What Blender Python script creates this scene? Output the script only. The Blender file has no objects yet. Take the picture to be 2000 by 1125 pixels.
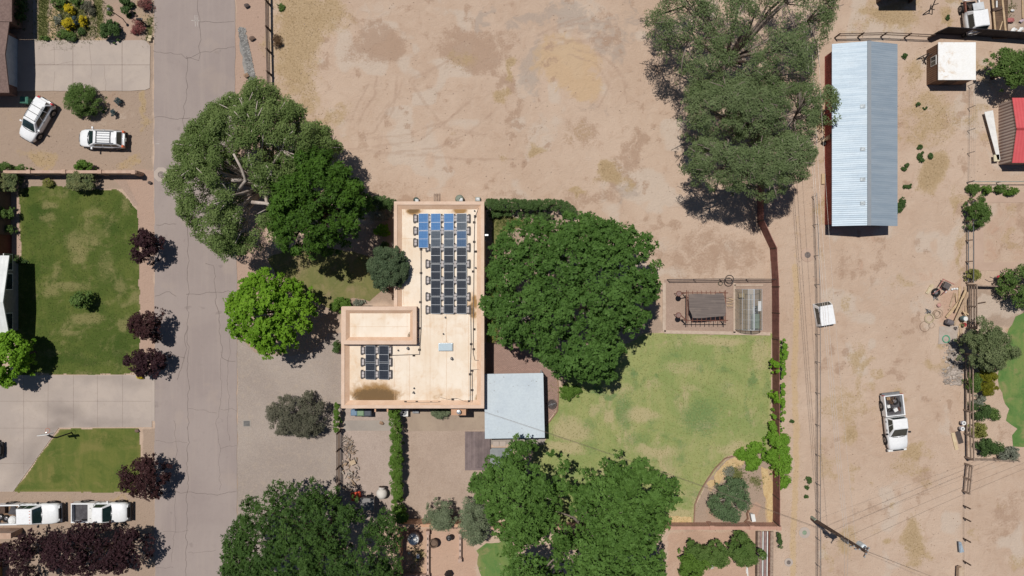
import bpy, math, random
import numpy as np
from mathutils import Vector, Matrix, noise

# ---------------------------------------------------------------- camera, sky, sun, exposure
SC = bpy.context.scene
COL = SC.collection
ALT = 67.0                     # flying height of the camera in metres
S = 20.0                       # photo pixels per metre on the ground
cam_d = bpy.data.cameras.new("camera")
cam_d.sensor_width = 36.0
cam_d.lens = 18.0 / (50.0 / ALT)
cam_d.clip_start = 0.5
cam_d.clip_end = 3000
cam = bpy.data.objects.new("camera", cam_d)
COL.objects.link(cam)
cam.location = (0, 0, ALT)
cam.rotation_euler = (0, 0, 0)
SC.camera = cam

SUN_TO = Vector((-0.20, 0.26, 1.0)).normalized()       # direction towards the sun
EL = math.asin(SUN_TO.z)
AZ = math.atan2(SUN_TO.x, SUN_TO.y)
world = bpy.data.worlds.new("World")
SC.world = world
world.use_nodes = True
wn = world.node_tree
for n in list(wn.nodes):
    wn.nodes.remove(n)
sky = wn.nodes.new("ShaderNodeTexSky")
sky.sky_type = 'NISHITA'
sky.sun_disc = False
sky.sun_elevation = EL
sky.sun_rotation = AZ
sky.altitude = 1600
bg = wn.nodes.new("ShaderNodeBackground")
bg.inputs[1].default_value = 0.05
wo = wn.nodes.new("ShaderNodeOutputWorld")
wn.links.new(sky.outputs[0], bg.inputs[0])
wn.links.new(bg.outputs[0], wo.inputs[0])
sun_d = bpy.data.lights.new("sun", 'SUN')
sun_d.energy = 4.3
sun_d.angle = math.radians(0.53)
sun_d.color = (1.0, 0.955, 0.89)
sun = bpy.data.objects.new("sun", sun_d)
COL.objects.link(sun)
sun.location = (0, 0, 90)
sun.rotation_euler = (-SUN_TO).to_track_quat('-Z', 'Y').to_euler()
SC.view_settings.view_transform = 'Standard'
SC.view_settings.look = 'None'
SC.view_settings.exposure = 0.0
SC.view_settings.gamma = 1.0
SC.cycles.max_bounces = 8
SC.cycles.transparent_max_bounces = 8

# ---------------------------------------------------------------- survey helpers
def W(px, py, z=0.0):
    k = (1 - z / ALT) / S
    return ((px - 1000) * k, (562.5 - py) * k)
def W3(px, py, z=0.0):
    x, y = W(px, py, z)
    return Vector((x, y, z))
def WP(pts, z=0.0):
    return [W(p[0], p[1], z) for p in pts]

def lin(c):
    c = c / 255.0
    return c / 12.92 if c <= 0.04045 else ((c + 0.055) / 1.055) ** 2.4
def A(r, g, b, k=0.75):
    """base colour of a level surface that looks (r,g,b) in full sun"""
    return (lin(r) * k, lin(g) * k, lin(b) * k, 1.0)

# ---------------------------------------------------------------- node helpers
def NN(nt, t, ins=None, **props):
    n = nt.nodes.new(t)
    for k, v in props.items():
        setattr(n, k, v)
    for k, v in (ins or {}).items():
        if isinstance(v, bpy.types.NodeSocket):
            nt.links.new(v, n.inputs[k])
        else:
            n.inputs[k].default_value = v
    return n
def MIX(nt, f, a, b, blend='MIX'):
    n = nt.nodes.new('ShaderNodeMix')
    n.data_type = 'RGBA'
    n.blend_type = blend
    for i, v in ((0, f), (6, a), (7, b)):
        if isinstance(v, bpy.types.NodeSocket):
            nt.links.new(v, n.inputs[i])
        else:
            n.inputs[i].default_value = v
    return n.outputs[2]
def MA(nt, op, a, b=0.0, clamp=False):
    n = nt.nodes.new('ShaderNodeMath')
    n.operation = op
    n.use_clamp = clamp
    for i, v in ((0, a), (1, b)):
        if isinstance(v, bpy.types.NodeSocket):
            nt.links.new(v, n.inputs[i])
        else:
            n.inputs[i].default_value = v
    return n.outputs[0]
def RANGE(nt, v, a, b, lo=0.0, hi=1.0):
    n = nt.nodes.new('ShaderNodeMapRange')
    n.interpolation_type = 'SMOOTHSTEP'
    nt.links.new(v, n.inputs[0])
    for i, x in ((1, a), (2, b), (3, lo), (4, hi)):
        n.inputs[i].default_value = x
    return n.outputs[0]
def NOISE(nt, vec, scale, detail=4.0, rough=0.55, dist=0.0):
    n = NN(nt, 'ShaderNodeTexNoise', {'Scale': scale, 'Detail': detail, 'Roughness': rough, 'Distortion': dist})
    if vec is not None:
        nt.links.new(vec, n.inputs['Vector'])
    return n.outputs[0]
def new_mat(name):
    m = bpy.data.materials.new(name)
    m.use_nodes = True
    nt = m.node_tree
    for n in list(nt.nodes):
        nt.nodes.remove(n)
    out = nt.nodes.new('ShaderNodeOutputMaterial')
    p = nt.nodes.new('ShaderNodeBsdfPrincipled')
    nt.links.new(p.outputs[0], out.inputs[0])
    return m, nt, p, out
MATS = {}
def mat(name, c1, c2=None, scale=3.0, rough=0.7, metal=0.0, spec=0.3, bump=0.0, bscale=20.0, coat=0.0,
        island=0.0, stripes=None, dirt=0.0):
    """general procedural surface: two tones mixed by noise, fine grain, optional bump and ribs"""
    if name in MATS:
        return MATS[name]
    m, nt, p, out = new_mat(name)
    tc = NN(nt, 'ShaderNodeTexCoord').outputs['Object']
    if c2 is None:
        c2 = (c1[0] * .82, c1[1] * .81, c1[2] * .8, 1)
    n1 = NOISE(nt, tc, scale, 6, .62)
    f = RANGE(nt, n1, .35, .68)
    col = MIX(nt, f, c1, c2)
    g = NOISE(nt, tc, scale * 9, 3, .6)
    col = MIX(nt, MA(nt, 'MULTIPLY', RANGE(nt, g, .3, .75), .28), col, (c2[0] * .7, c2[1] * .7, c2[2] * .7, 1))
    if island:
        r = NN(nt, 'ShaderNodeNewGeometry').outputs['Random Per Island']
        hs = NN(nt, 'ShaderNodeHueSaturation', {'Color': col})
        nt.links.new(MA(nt, 'ADD', MA(nt, 'MULTIPLY', r, 2 * island), 1 - island), hs.inputs['Value'])
        col = hs.outputs[0]
    if dirt:
        d = NOISE(nt, tc, scale * .6, 5, .7, .4)
        col = MIX(nt, MA(nt, 'MULTIPLY', RANGE(nt, d, .52, .75), dirt), col, A(150, 120, 95))
    nt.links.new(col, p.inputs['Base Color'])
    p.inputs['Metallic'].default_value = metal
    p.inputs['Specular IOR Level'].default_value = spec
    rr = RANGE(nt, n1, .3, .7, max(0.02, rough - .06), min(1, rough + .06))
    nt.links.new(rr, p.inputs['Roughness'])
    if coat:
        p.inputs['Coat Weight'].default_value = coat
        p.inputs['Coat Roughness'].default_value = .06
    h = None
    if bump:
        h = MA(nt, 'MULTIPLY', NOISE(nt, tc, bscale, 5, .65), bump)
    if stripes:
        axis, per, amp = stripes
        w = NN(nt, 'ShaderNodeTexWave', {'Scale': 1.0 / per / 3.18 * 1.0, 'Distortion': 0.0}, wave_type='BANDS', bands_direction=axis)
        nt.links.new(tc, w.inputs['Vector'])
        hw = MA(nt, 'MULTIPLY', w.outputs['Fac'], amp)
        h = hw if h is None else MA(nt, 'ADD', h, hw)
    if h is not None:
        b = NN(nt, 'ShaderNodeBump', {'Strength': 1.0, 'Distance': 1.0, 'Height': h})
        nt.links.new(b.outputs[0], p.inputs['Normal'])
    MATS[name] = m
    return m
def leafmat(name, c1, c2, trans=.3, rough=.6, spec=.12):
    if name in MATS:
        return MATS[name]
    m, nt, p, out = new_mat(name)
    geo = NN(nt, 'ShaderNodeNewGeometry')
    tone = NN(nt, 'ShaderNodeAttribute', attribute_name='tone').outputs['Fac']
    f = MA(nt, 'ADD', MA(nt, 'MULTIPLY', geo.outputs['Random Per Island'], .4), MA(nt, 'MULTIPLY', tone, .6), True)
    col = MIX(nt, f, c1, c2)
    nt.links.new(col, p.inputs['Base Color'])
    p.inputs['Roughness'].default_value = rough
    p.inputs['Specular IOR Level'].default_value = spec
    t = NN(nt, 'ShaderNodeBsdfTranslucent')
    nt.links.new(MIX(nt, .35, col, (c2[0] * 1.3, c2[1] * 1.5, c2[2] * .6, 1)), t.inputs[0])
    mx = NN(nt, 'ShaderNodeMixShader', {0: trans})
    nt.links.new(p.outputs[0], mx.inputs[1])
    nt.links.new(t.outputs[0], mx.inputs[2])
    nt.links.new(mx.outputs[0], out.inputs[0])
    MATS[name] = m
    return m

# ---------------------------------------------------------------- objects
def tag(o, label=None, cat=None, group=None, kind=None):
    if label: o['label'] = label
    if cat: o['category'] = cat
    if group: o['group'] = group
    if kind: o['kind'] = kind
    return o
def thing(name, label, cat, loc=(0, 0, 0), rotz=0.0, group=None):
    o = bpy.data.objects.new(name, None)
    o.empty_display_size = .3
    COL.objects.link(o)
    o.location = loc
    o.rotation_euler = (0, 0, rotz)
    return tag(o, label, cat, group)
def copy_thing(src, loc, rotz=None, label=None, group=None):
    r = src.copy(); COL.objects.link(r)
    r.location = loc
    if rotz is not None: r.rotation_euler = (0, 0, rotz)
    if label: r['label'] = label
    if group: r['group'] = group
    for ch in list(src.children):
        c = ch.copy(); COL.objects.link(c); c.parent = r
        for g in list(ch.children):
            d = g.copy(); COL.objects.link(d); d.parent = c
    return r

class MB:
    """collects shapes; build() links them as one mesh object"""
    def __init__(self, local=False):
        self.v = []; self.f = []; self.m = []; self.cur = 0; self.local = local
    def add(self, vs, fs):
        o = len(self.v)
        self.v += [tuple(p) for p in vs]
        for f in fs:
            self.f.append(tuple(i + o for i in f)); self.m.append(self.cur)
    def box(self, x0, x1, y0, y1, z0, z1):
        self.add([(x0, y0, z0), (x1, y0, z0), (x1, y1, z0), (x0, y1, z0), (x0, y0, z1), (x1, y0, z1), (x1, y1, z1), (x0, y1, z1)],
                 [(3, 2, 1, 0), (4, 5, 6, 7), (0, 1, 5, 4), (1, 2, 6, 5), (2, 3, 7, 6), (3, 0, 4, 7)])
    def obox(self, c, s, rz=0.0, ry=0.0, rx=0.0):
        M = Matrix.Translation(c) @ Matrix.Rotation(rz, 4, 'Z') @ Matrix.Rotation(ry, 4, 'Y') @ Matrix.Rotation(rx, 4, 'X')
        a, b, d = s[0] / 2, s[1] / 2, s[2] / 2
        vs = [M @ Vector(q) for q in ((-a, -b, -d), (a, -b, -d), (a, b, -d), (-a, b, -d), (-a, -b, d), (a, -b, d), (a, b, d), (-a, b, d))]
        self.add(vs, [(3, 2, 1, 0), (4, 5, 6, 7), (0, 1, 5, 4), (1, 2, 6, 5), (2, 3, 7, 6), (3, 0, 4, 7)])
    def beam(self, p0, p1, w, h):
        """box section bar from p0 to p1 (w across, h in height)"""
        p0 = Vector(p0); p1 = Vector(p1); d = p1 - p0
        L = d.length
        if L < 1e-6: return
        d.normalize()
        up = Vector((0, 0, 1)) if abs(d.z) < .95 else Vector((1, 0, 0))
        s = d.cross(up).normalized(); u = s.cross(d)
        s *= w / 2; u *= h / 2
        vs = [p0 - s - u, p0 + s - u, p0 + s + u, p0 - s + u, p1 - s - u, p1 + s - u, p1 + s + u, p1 - s + u]
        self.add(vs, [(0, 1, 2, 3), (7, 6, 5, 4), (0, 4, 5, 1), (1, 5, 6, 2), (2, 6, 7, 3), (3, 7, 4, 0)])
    def prism(self, poly, z0, z1):
        n = len(poly)
        a = sum(poly[i][0] * poly[(i + 1) % n][1] - poly[(i + 1) % n][0] * poly[i][1] for i in range(n))
        if a < 0: poly = poly[::-1]
        self.add([(p[0], p[1], z0) for p in poly] + [(p[0], p[1], z1) for p in poly],
                 [tuple(range(n))[::-1], tuple(range(n, 2 * n))] + [(i, (i + 1) % n, n + (i + 1) % n, n + i) for i in range(n)])
    def sheet(self, poly, z):
        n = len(poly)
        a = sum(poly[i][0] * poly[(i + 1) % n][1] - poly[(i + 1) % n][0] * poly[i][1] for i in range(n))
        if a < 0: poly = poly[::-1]
        self.add([(p[0], p[1], z) for p in poly], [tuple(range(n))])
    def tube(self, pts, r, seg=6, cap=True):
        pts = [Vector(p) for p in pts]
        n = len(pts)
        rs = r if isinstance(r, (list, tuple)) else [r] * n
        vs = []
        for i, p in enumerate(pts):
            d = (pts[min(i + 1, n - 1)] - pts[max(i - 1, 0)])
            if d.length < 1e-9: d = Vector((0, 0, 1))
            d.normalize()
            up = Vector((0, 0, 1)) if abs(d.z) < .9 else Vector((1, 0, 0))
            s = d.cross(up).normalized(); u = s.cross(d)
            for k in range(seg):
                a = 2 * math.pi * k / seg
                vs.append(p + (s * math.cos(a) + u * math.sin(a)) * rs[i])
        fs = []
        for i in range(n - 1):
            for k in range(seg):
                k2 = (k + 1) % seg
                fs.append((i * seg + k, i * seg + k2, (i + 1) * seg + k2, (i + 1) * seg + k))
        if cap:
            fs.append(tuple(range(seg))[::-1]); fs.append(tuple((n - 1) * seg + k for k in range(seg)))
        self.add(vs, fs)
    def ring(self, c, R, r, seg=20, sec=6, ax='z'):
        vs = []; fs = []
        for i in range(seg):
            a = 2 * math.pi * i / seg
            for k in range(sec):
                b = 2 * math.pi * k / sec
                q = ((R + r * math.cos(b)) * math.cos(a), (R + r * math.cos(b)) * math.sin(a), r * math.sin(b))
                if ax == 'y': q = (q[0], q[2], q[1])
                if ax == 'x': q = (q[2], q[0], q[1])
                vs.append((c[0] + q[0], c[1] + q[1], c[2] + q[2]))
        for i in range(seg):
            for k in range(sec):
                fs.append((i * sec + k, ((i + 1) % seg) * sec + k, ((i + 1) % seg) * sec + (k + 1) % sec, i * sec + (k + 1) % sec))
        self.add(vs, fs)
    def lathe(self, c, prof, seg=16):
        """prof: list of (radius, z) from bottom to top"""
        vs = []; fs = []
        n = len(prof)
        for (r, z) in prof:
            for k in range(seg):
                a = 2 * math.pi * k / seg
                vs.append((c[0] + r * math.cos(a), c[1] + r * math.sin(a), c[2] + z))
        for i in range(n - 1):
            for k in range(seg):
                k2 = (k + 1) % seg
                fs.append((i * seg + k, i * seg + k2, (i + 1) * seg + k2, (i + 1) * seg + k))
        fs.append(tuple(range(seg))[::-1]); fs.append(tuple((n - 1) * seg + k for k in range(seg)))
        self.add(vs, fs)
    def cyl(self, c, r, h, seg=14, ax='z'):
        c = Vector(c)
        d = {'z': Vector((0, 0, h)), 'y': Vector((0, h, 0)), 'x': Vector((h, 0, 0))}[ax]
        self.tube([c, c + d], r, seg)
    def rock(self, c, r, rng):
        a = [(1, 0, 0), (-1, 0, 0), (0, 1, 0), (0, -1, 0), (0, 0, 1), (0, 0, -1), (.6, .6, .5), (-.6, .6, .5), (-.6, -.6, .5), (.6, -.6, .5)]
        vs = []
        ang = rng.random() * 6.28
        for q in a:
            k = r * rng.uniform(.75, 1.25)
            x, y = q[0] * math.cos(ang) - q[1] * math.sin(ang), q[0] * math.sin(ang) + q[1] * math.cos(ang)
            vs.append((c[0] + x * k * 1.15, c[1] + y * k * .9, c[2] + q[2] * k * .7))
        self.add(vs, [(0, 6, 9), (4, 9, 6), (2, 7, 6), (4, 6, 7), (1, 8, 7), (4, 7, 8), (3, 9, 8), (4, 8, 9),
                      (0, 2, 6), (2, 1, 7), (1, 3, 8), (3, 0, 9), (5, 2, 0), (5, 1, 2), (5, 3, 1), (5, 0, 3)])
    def patch(self, q, u0, u1, v0, v1, off, th=.006):
        """rectangle on the quad q (a,b,c,d), pushed out by off along its normal"""
        a, b, c, d = [Vector(p) for p in q]
        n = (b - a).cross(d - a).normalized()
        def P(u, v): return (a * (1 - u) + b * u) * (1 - v) + (d * (1 - u) + c * u) * v
        top = [P(u0, v0) + n * off, P(u1, v0) + n * off, P(u1, v1) + n * off, P(u0, v1) + n * off]
        bot = [p - n * th for p in top]
        self.add(bot + top, [(4, 5, 6, 7), (0, 1, 5, 4), (1, 2, 6, 5), (2, 3, 7, 6), (3, 0, 4, 7)])
    def build(self, name, mats, parent=None, loc=None, smooth=False):
        me = bpy.data.meshes.new(name)
        off = Vector((0, 0, 0))
        if not self.local:
            if parent is not None:
                off = Vector(parent.location)
                if parent.parent is not None: off = off + Vector(parent.parent.location)
            elif loc is not None:
                off = Vector(loc)
        vs = self.v if off.length == 0 else [(p[0] - off.x, p[1] - off.y, p[2] - off.z) for p in self.v]
        me.from_pydata(vs, [], self.f)
        if not isinstance(mats, (list, tuple)): mats = [mats]
        for m in mats: me.materials.append(m)
        if len(mats) > 1: me.polygons.foreach_set('material_index', self.m)
        if smooth: me.polygons.foreach_set('use_smooth', [True] * len(me.polygons))
        me.update()
        o = bpy.data.objects.new(name, me)
        COL.objects.link(o)
        if parent is not None: o.parent = parent
        elif loc is not None: o.location = loc
        return o

def np_quads(name, V, mats, tone=None, nper=4, parent=None, loc=(0, 0, 0)):
    """V: (n*nper,3) vertices, every nper vertices one face"""
    n = len(V) // nper
    me = bpy.data.meshes.new(name)
    me.vertices.add(len(V))
    me.vertices.foreach_set('co', np.ascontiguousarray(V, dtype=np.float32).ravel())
    me.loops.add(len(V))
    me.loops.foreach_set('vertex_index', np.arange(len(V), dtype=np.int32))
    me.polygons.add(n)
    me.polygons.foreach_set('loop_start', np.arange(n, dtype=np.int32) * nper)
    try:
        me.polygons.foreach_set('loop_total', np.full(n, nper, dtype=np.int32))
    except Exception:
        pass
    if tone is not None:
        at = me.attributes.new('tone', 'FLOAT', 'POINT')
        at.data.foreach_set('value', np.repeat(tone, nper).astype(np.float32))
    me.materials.append(mats)
    me.update(calc_edges=True)
    o = bpy.data.objects.new(name, me)
    COL.objects.link(o)
    if parent is not None: o.parent = parent
    else: o.location = loc
    return o

# ---------------------------------------------------------------- planar helpers
def inside(poly, X, Y):
    r = np.zeros(X.shape, bool)
    n = len(poly)
    for i in range(n):
        x0, y0 = poly[i]; x1, y1 = poly[(i + 1) % n]
        c = (y0 > Y) != (y1 > Y)
        with np.errstate(divide='ignore', invalid='ignore'):
            r ^= c & (X < (x1 - x0) * (Y - y0) / ((y1 - y0) if y1 != y0 else 1e-9) + x0)
    return r
def edge_dist(poly, X, Y):
    d = np.full(X.shape, 1e9)
    n = len(poly)
    for i in range(n):
        x0, y0 = poly[i]; x1, y1 = poly[(i + 1) % n]
        dx, dy = x1 - x0, y1 - y0
        L = dx * dx + dy * dy + 1e-12
        t = np.clip(((X - x0) * dx + (Y - y0) * dy) / L, 0, 1)
        d = np.minimum(d, np.hypot(X - x0 - t * dx, Y - y0 - t * dy))
    return d
def vnoise(X, Y, seed):
    g = np.random.default_rng(seed); T = g.random((64, 64))
    xi = np.floor(X).astype(int); yi = np.floor(Y).astype(int); fx = X - xi; fy = Y - yi
    fx = fx * fx * (3 - 2 * fx); fy = fy * fy * (3 - 2 * fy)
    a = T[xi % 64, yi % 64]; b = T[(xi + 1) % 64, yi % 64]; c = T[xi % 64, (yi + 1) % 64]; d = T[(xi + 1) % 64, (yi + 1) % 64]
    return (a * (1 - fx) + b * fx) * (1 - fy) + (c * (1 - fx) + d * fx) * fy - .5
def line_dist(pts, X, Y):
    d = np.full(X.shape, 1e9)
    for i in range(len(pts) - 1):
        x0, y0 = pts[i]; x1, y1 = pts[i + 1]
        dx, dy = x1 - x0, y1 - y0
        L = dx * dx + dy * dy + 1e-12
        t = np.clip(((X - x0) * dx + (Y - y0) * dy) / L, 0, 1)
        d = np.minimum(d, np.hypot(X - x0 - t * dx, Y - y0 - t * dy))
    return d
def ell(cx, cy, rx, ry, n=16, jit=.1, seed=0):
    rng = random.Random(int(cx * 7 + cy * 13) + seed)
    ph = rng.random() * 6
    out = []
    for i in range(n):
        a = 2 * math.pi * i / n
        k = 1 + jit * (math.sin(3 * a + ph) * .5 + math.sin(5 * a + ph * 2) * .5 + rng.uniform(-.6, .6))
        out.append((cx + rx * k * math.cos(a), cy + ry * k * math.sin(a)))
    return out
def rough_poly(poly, step=.5, amp=.12, seed=0):
    """subdivide and wobble the outline of a patch of ground"""
    out = []
    n = len(poly)
    for i in range(n):
        a = Vector(poly[i]); b = Vector(poly[(i + 1) % n])
        L = (b - a).length
        k = max(1, int(L / step))
        d = (b - a) / max(L, 1e-6)
        nr = Vector((-d.y, d.x))
        for j in range(k):
            p = a + (b - a) * (j / k)
            w = noise.noise(Vector((p.x * .9, p.y * .9, seed))) * amp * 2 + noise.noise(Vector((p.x * 3, p.y * 3, seed + 5))) * amp
            out.append((p.x + nr.x * w, p.y + nr.y * w))
    return out
def ribbon(mb, pts, w, z, wob=.0, step=.35, seed=0):
    """thin flat ribbon (a crack or joint) along pts"""
    P = []
    for i in range(len(pts) - 1):
        a = Vector(pts[i]); b = Vector(pts[i + 1])
        k = max(1, int((b - a).length / step))
        for j in range(k):
            P.append(a + (b - a) * (j / k))
    P.append(Vector(pts[-1]))
    if wob:
        P = [p + Vector((noise.noise(Vector((p.x * 1.1, p.y * 1.1, seed))), noise.noise(Vector((p.x * 1.1, p.y * 1.1, seed + 9))))) * wob +
             Vector((noise.noise(Vector((p.x * 4, p.y * 4, seed))), noise.noise(Vector((p.x * 4, p.y * 4, seed + 9))))) * wob * .35 for p in P]
    L = []; R = []
    for i, p in enumerate(P):
        d = (P[min(i + 1, len(P) - 1)] - P[max(i - 1, 0)])
        if d.length < 1e-9: d = Vector((1, 0))
        d.normalize()
        ww = w * (1 if not wob else (.65 + .7 * abs(noise.noise(Vector((p.x * 2, p.y * 2, seed + 3))))))
        L.append((p.x - d.y * ww / 2, p.y + d.x * ww / 2, z)); R.append((p.x + d.y * ww / 2, p.y - d.x * ww / 2, z))
    n = len(P)
    mb.add(R + L, [(i, i + 1, n + i + 1, n + i) for i in range(n - 1)])

# ---------------------------------------------------------------- plants
def crown_mesh(name, poly, zb, zt, lm, nleaf, leaf, clump, rng, gap=0.0, shape='dome', parent=None, loc=(0, 0, 0), fill=.5, gscale=.3,
               nclump=None, flat=.7, hole=None, droop=0.0, ros=0):
    xs = [p[0] for p in poly]; ys = [p[1] for p in poly]
    x0, x1, y0, y1 = min(xs), max(xs), min(ys), max(ys)
    area = abs(sum(poly[i][0] * poly[(i + 1) % len(poly)][1] - poly[(i + 1) % len(poly)][0] * poly[i][1] for i in range(len(poly)))) / 2
    if nclump is None:
        nclump = int(max(8, area / (clump * clump) * 1.25))
    seedz = rng.random() * 50
    C = []; Rr = []; T = []
    tries = 0
    X = []; Y = []
    while len(X) < nclump and tries < nclump * 30:
        tries += 1
        x = rng.uniform(x0, x1); y = rng.uniform(y0, y1)
        X.append(x); Y.append(y)
        if len(X) >= nclump * 4: break
    X = np.array([rng.uniform(x0, x1) for _ in range(nclump * 5)]); Y = np.array([rng.uniform(y0, y1) for _ in range(nclump * 5)])
    ok = inside(poly, X, Y)
    D = edge_dist(poly, X, Y)
    Xg = np.linspace(x0, x1, 24); Yg = np.linspace(y0, y1, 24)
    GX, GY = np.meshgrid(Xg, Yg)
    dm = np.where(inside(poly, GX, GY), edge_dist(poly, GX, GY), 0).max()
    dm = max(dm, .05)
    for i in range(len(X)):
        if len(C) >= nclump: break
        if not ok[i]: continue
        x, y, d = X[i], Y[i], D[i]
        r = clump * rng.uniform(.65, 1.35)
        if d < r * .55:
            r = max(clump * (.62 if shape == 'box' else .42), d + clump * .15)
        t = min(1.0, d / dm)
        if shape == 'dome': hz = math.sqrt(max(0, 1 - (1 - t) ** 2.6))
        elif shape == 'cone': hz = t
        else: hz = min(1.0, .82 + .4 * t)
        g = noise.noise(Vector((x * gscale, y * gscale, seedz))) + .5 * noise.noise(Vector((x * gscale * 2.3, y * gscale * 2.3, seedz + 7)))
        if gap and g < -0.55 + gap and rng.random() < .85:
            continue
        if hole and any((x - h[0]) ** 2 + (y - h[1]) ** 2 < h[2] ** 2 for h in hole):
            continue
        z = zb + (zt - zb) * hz * (1 + .16 * g)
        if shape == 'dome': z -= rng.random() ** 1.4 * clump * (2.8 if clump > .5 else 1.4)
        if rng.random() < fill * .5:
            z = zb + (z - zb) * rng.uniform(.25, .8)
        C.append((x, y, z - r * flat)); Rr.append(r)
        T.append(min(1, max(0, .5 + .45 * g + rng.uniform(-.25, .25))))
    C = np.array(C); Rr = np.array(Rr); T = np.array(T)
    if len(C) == 0:
        C = np.array([(sum(xs) / len(xs), sum(ys) / len(ys), (zb + zt) / 2)]); Rr = np.array([clump]); T = np.array([.5])
    g = np.random.default_rng(rng.randrange(1 << 30))
    total = nleaf
    if ros: nleaf = total // ros
    idx = g.choice(len(C), nleaf, p=Rr ** 2 / np.sum(Rr ** 2))
    cz = g.uniform(-.35, 1, nleaf)
    az = g.uniform(0, 2 * np.pi, nleaf)
    sr = np.sqrt(np.clip(1 - cz * cz, 0, 1))
    dirv = np.stack([sr * np.cos(az), sr * np.sin(az), cz], 1)
    rad = Rr[idx] * g.uniform(.55, 1.12, nleaf)
    P = C[idx] + dirv * rad[:, None] * np.array([1, 1, flat])
    P[:, 2] = np.maximum(P[:, 2], max(.03, zb * .1))
    nrm = dirv * .5 + np.array([0, 0, .58]) + g.normal(0, .36, (nleaf, 3))
    nrm /= np.linalg.norm(nrm, axis=1)[:, None]
    ax = dirv * 1.0 + g.normal(0, .6, (nleaf, 3)) + np.array([0, 0, -droop])
    ax -= nrm * np.sum(ax * nrm, 1)[:, None]
    ax /= (np.linalg.norm(ax, axis=1)[:, None] + 1e-9)
    bx = np.cross(nrm, ax)
    if ros:      # leaves radiate from shoot tips
        sc = np.repeat(g.uniform(.75, 1.25, nleaf), ros)
        jit = g.normal(0, 1, nleaf)
        idx = np.repeat(idx, ros); P = np.repeat(P, ros, 0); nr = np.repeat(nrm, ros, 0); nleaf = len(P)
        an = g.uniform(0, 2 * np.pi, nleaf)
        t1 = np.cross(nr, np.array([.3, .9, .2])); t1 /= np.linalg.norm(t1, axis=1)[:, None]; t2 = np.cross(nr, t1)
        ax = t1 * np.cos(an)[:, None] + t2 * np.sin(an)[:, None] + nr * g.uniform(-.35, .3, nleaf)[:, None]
        ax /= np.linalg.norm(ax, axis=1)[:, None]
        nrm = nr + g.normal(0, .25, (nleaf, 3)); nrm -= ax * np.sum(ax * nrm, 1)[:, None]; nrm /= np.linalg.norm(nrm, axis=1)[:, None]
        bx = np.cross(nrm, ax)
        P = P + ax * (leaf[0] * .5 * sc)[:, None]
    l = leaf[0] * g.uniform(.6, 1.3, nleaf)[:, None] / 2
    w = leaf[1] * g.uniform(.6, 1.3, nleaf)[:, None] / 2
    V = np.empty((nleaf, 4, 3))
    V[:, 0] = P - ax * l; V[:, 1] = P + bx * w - ax * l * .1; V[:, 2] = P + ax * l - nrm * l * .25; V[:, 3] = P - bx * w - ax * l * .1
    tone = np.clip(T[idx] + (np.repeat(jit, ros) * .2 if ros else g.normal(0, .12, nleaf)), 0, 1)
    off = np.array(parent.location if parent is not None else loc)
    V = V.reshape(-1, 3) - off
    o = np_quads(name, V, lm, tone, 4, parent, loc)
    return o, C, Rr
def grow(poly, d):
    cx = sum(p[0] for p in poly) / len(poly); cy = sum(p[1] for p in poly) / len(poly); out = []
    for x, y in poly:
        L = math.hypot(x - cx, y - cy); out.append((cx + (x - cx) * (1 + d / L), cy + (y - cy) * (1 + d / L)))
    return out
TREE_N = [0]
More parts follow.
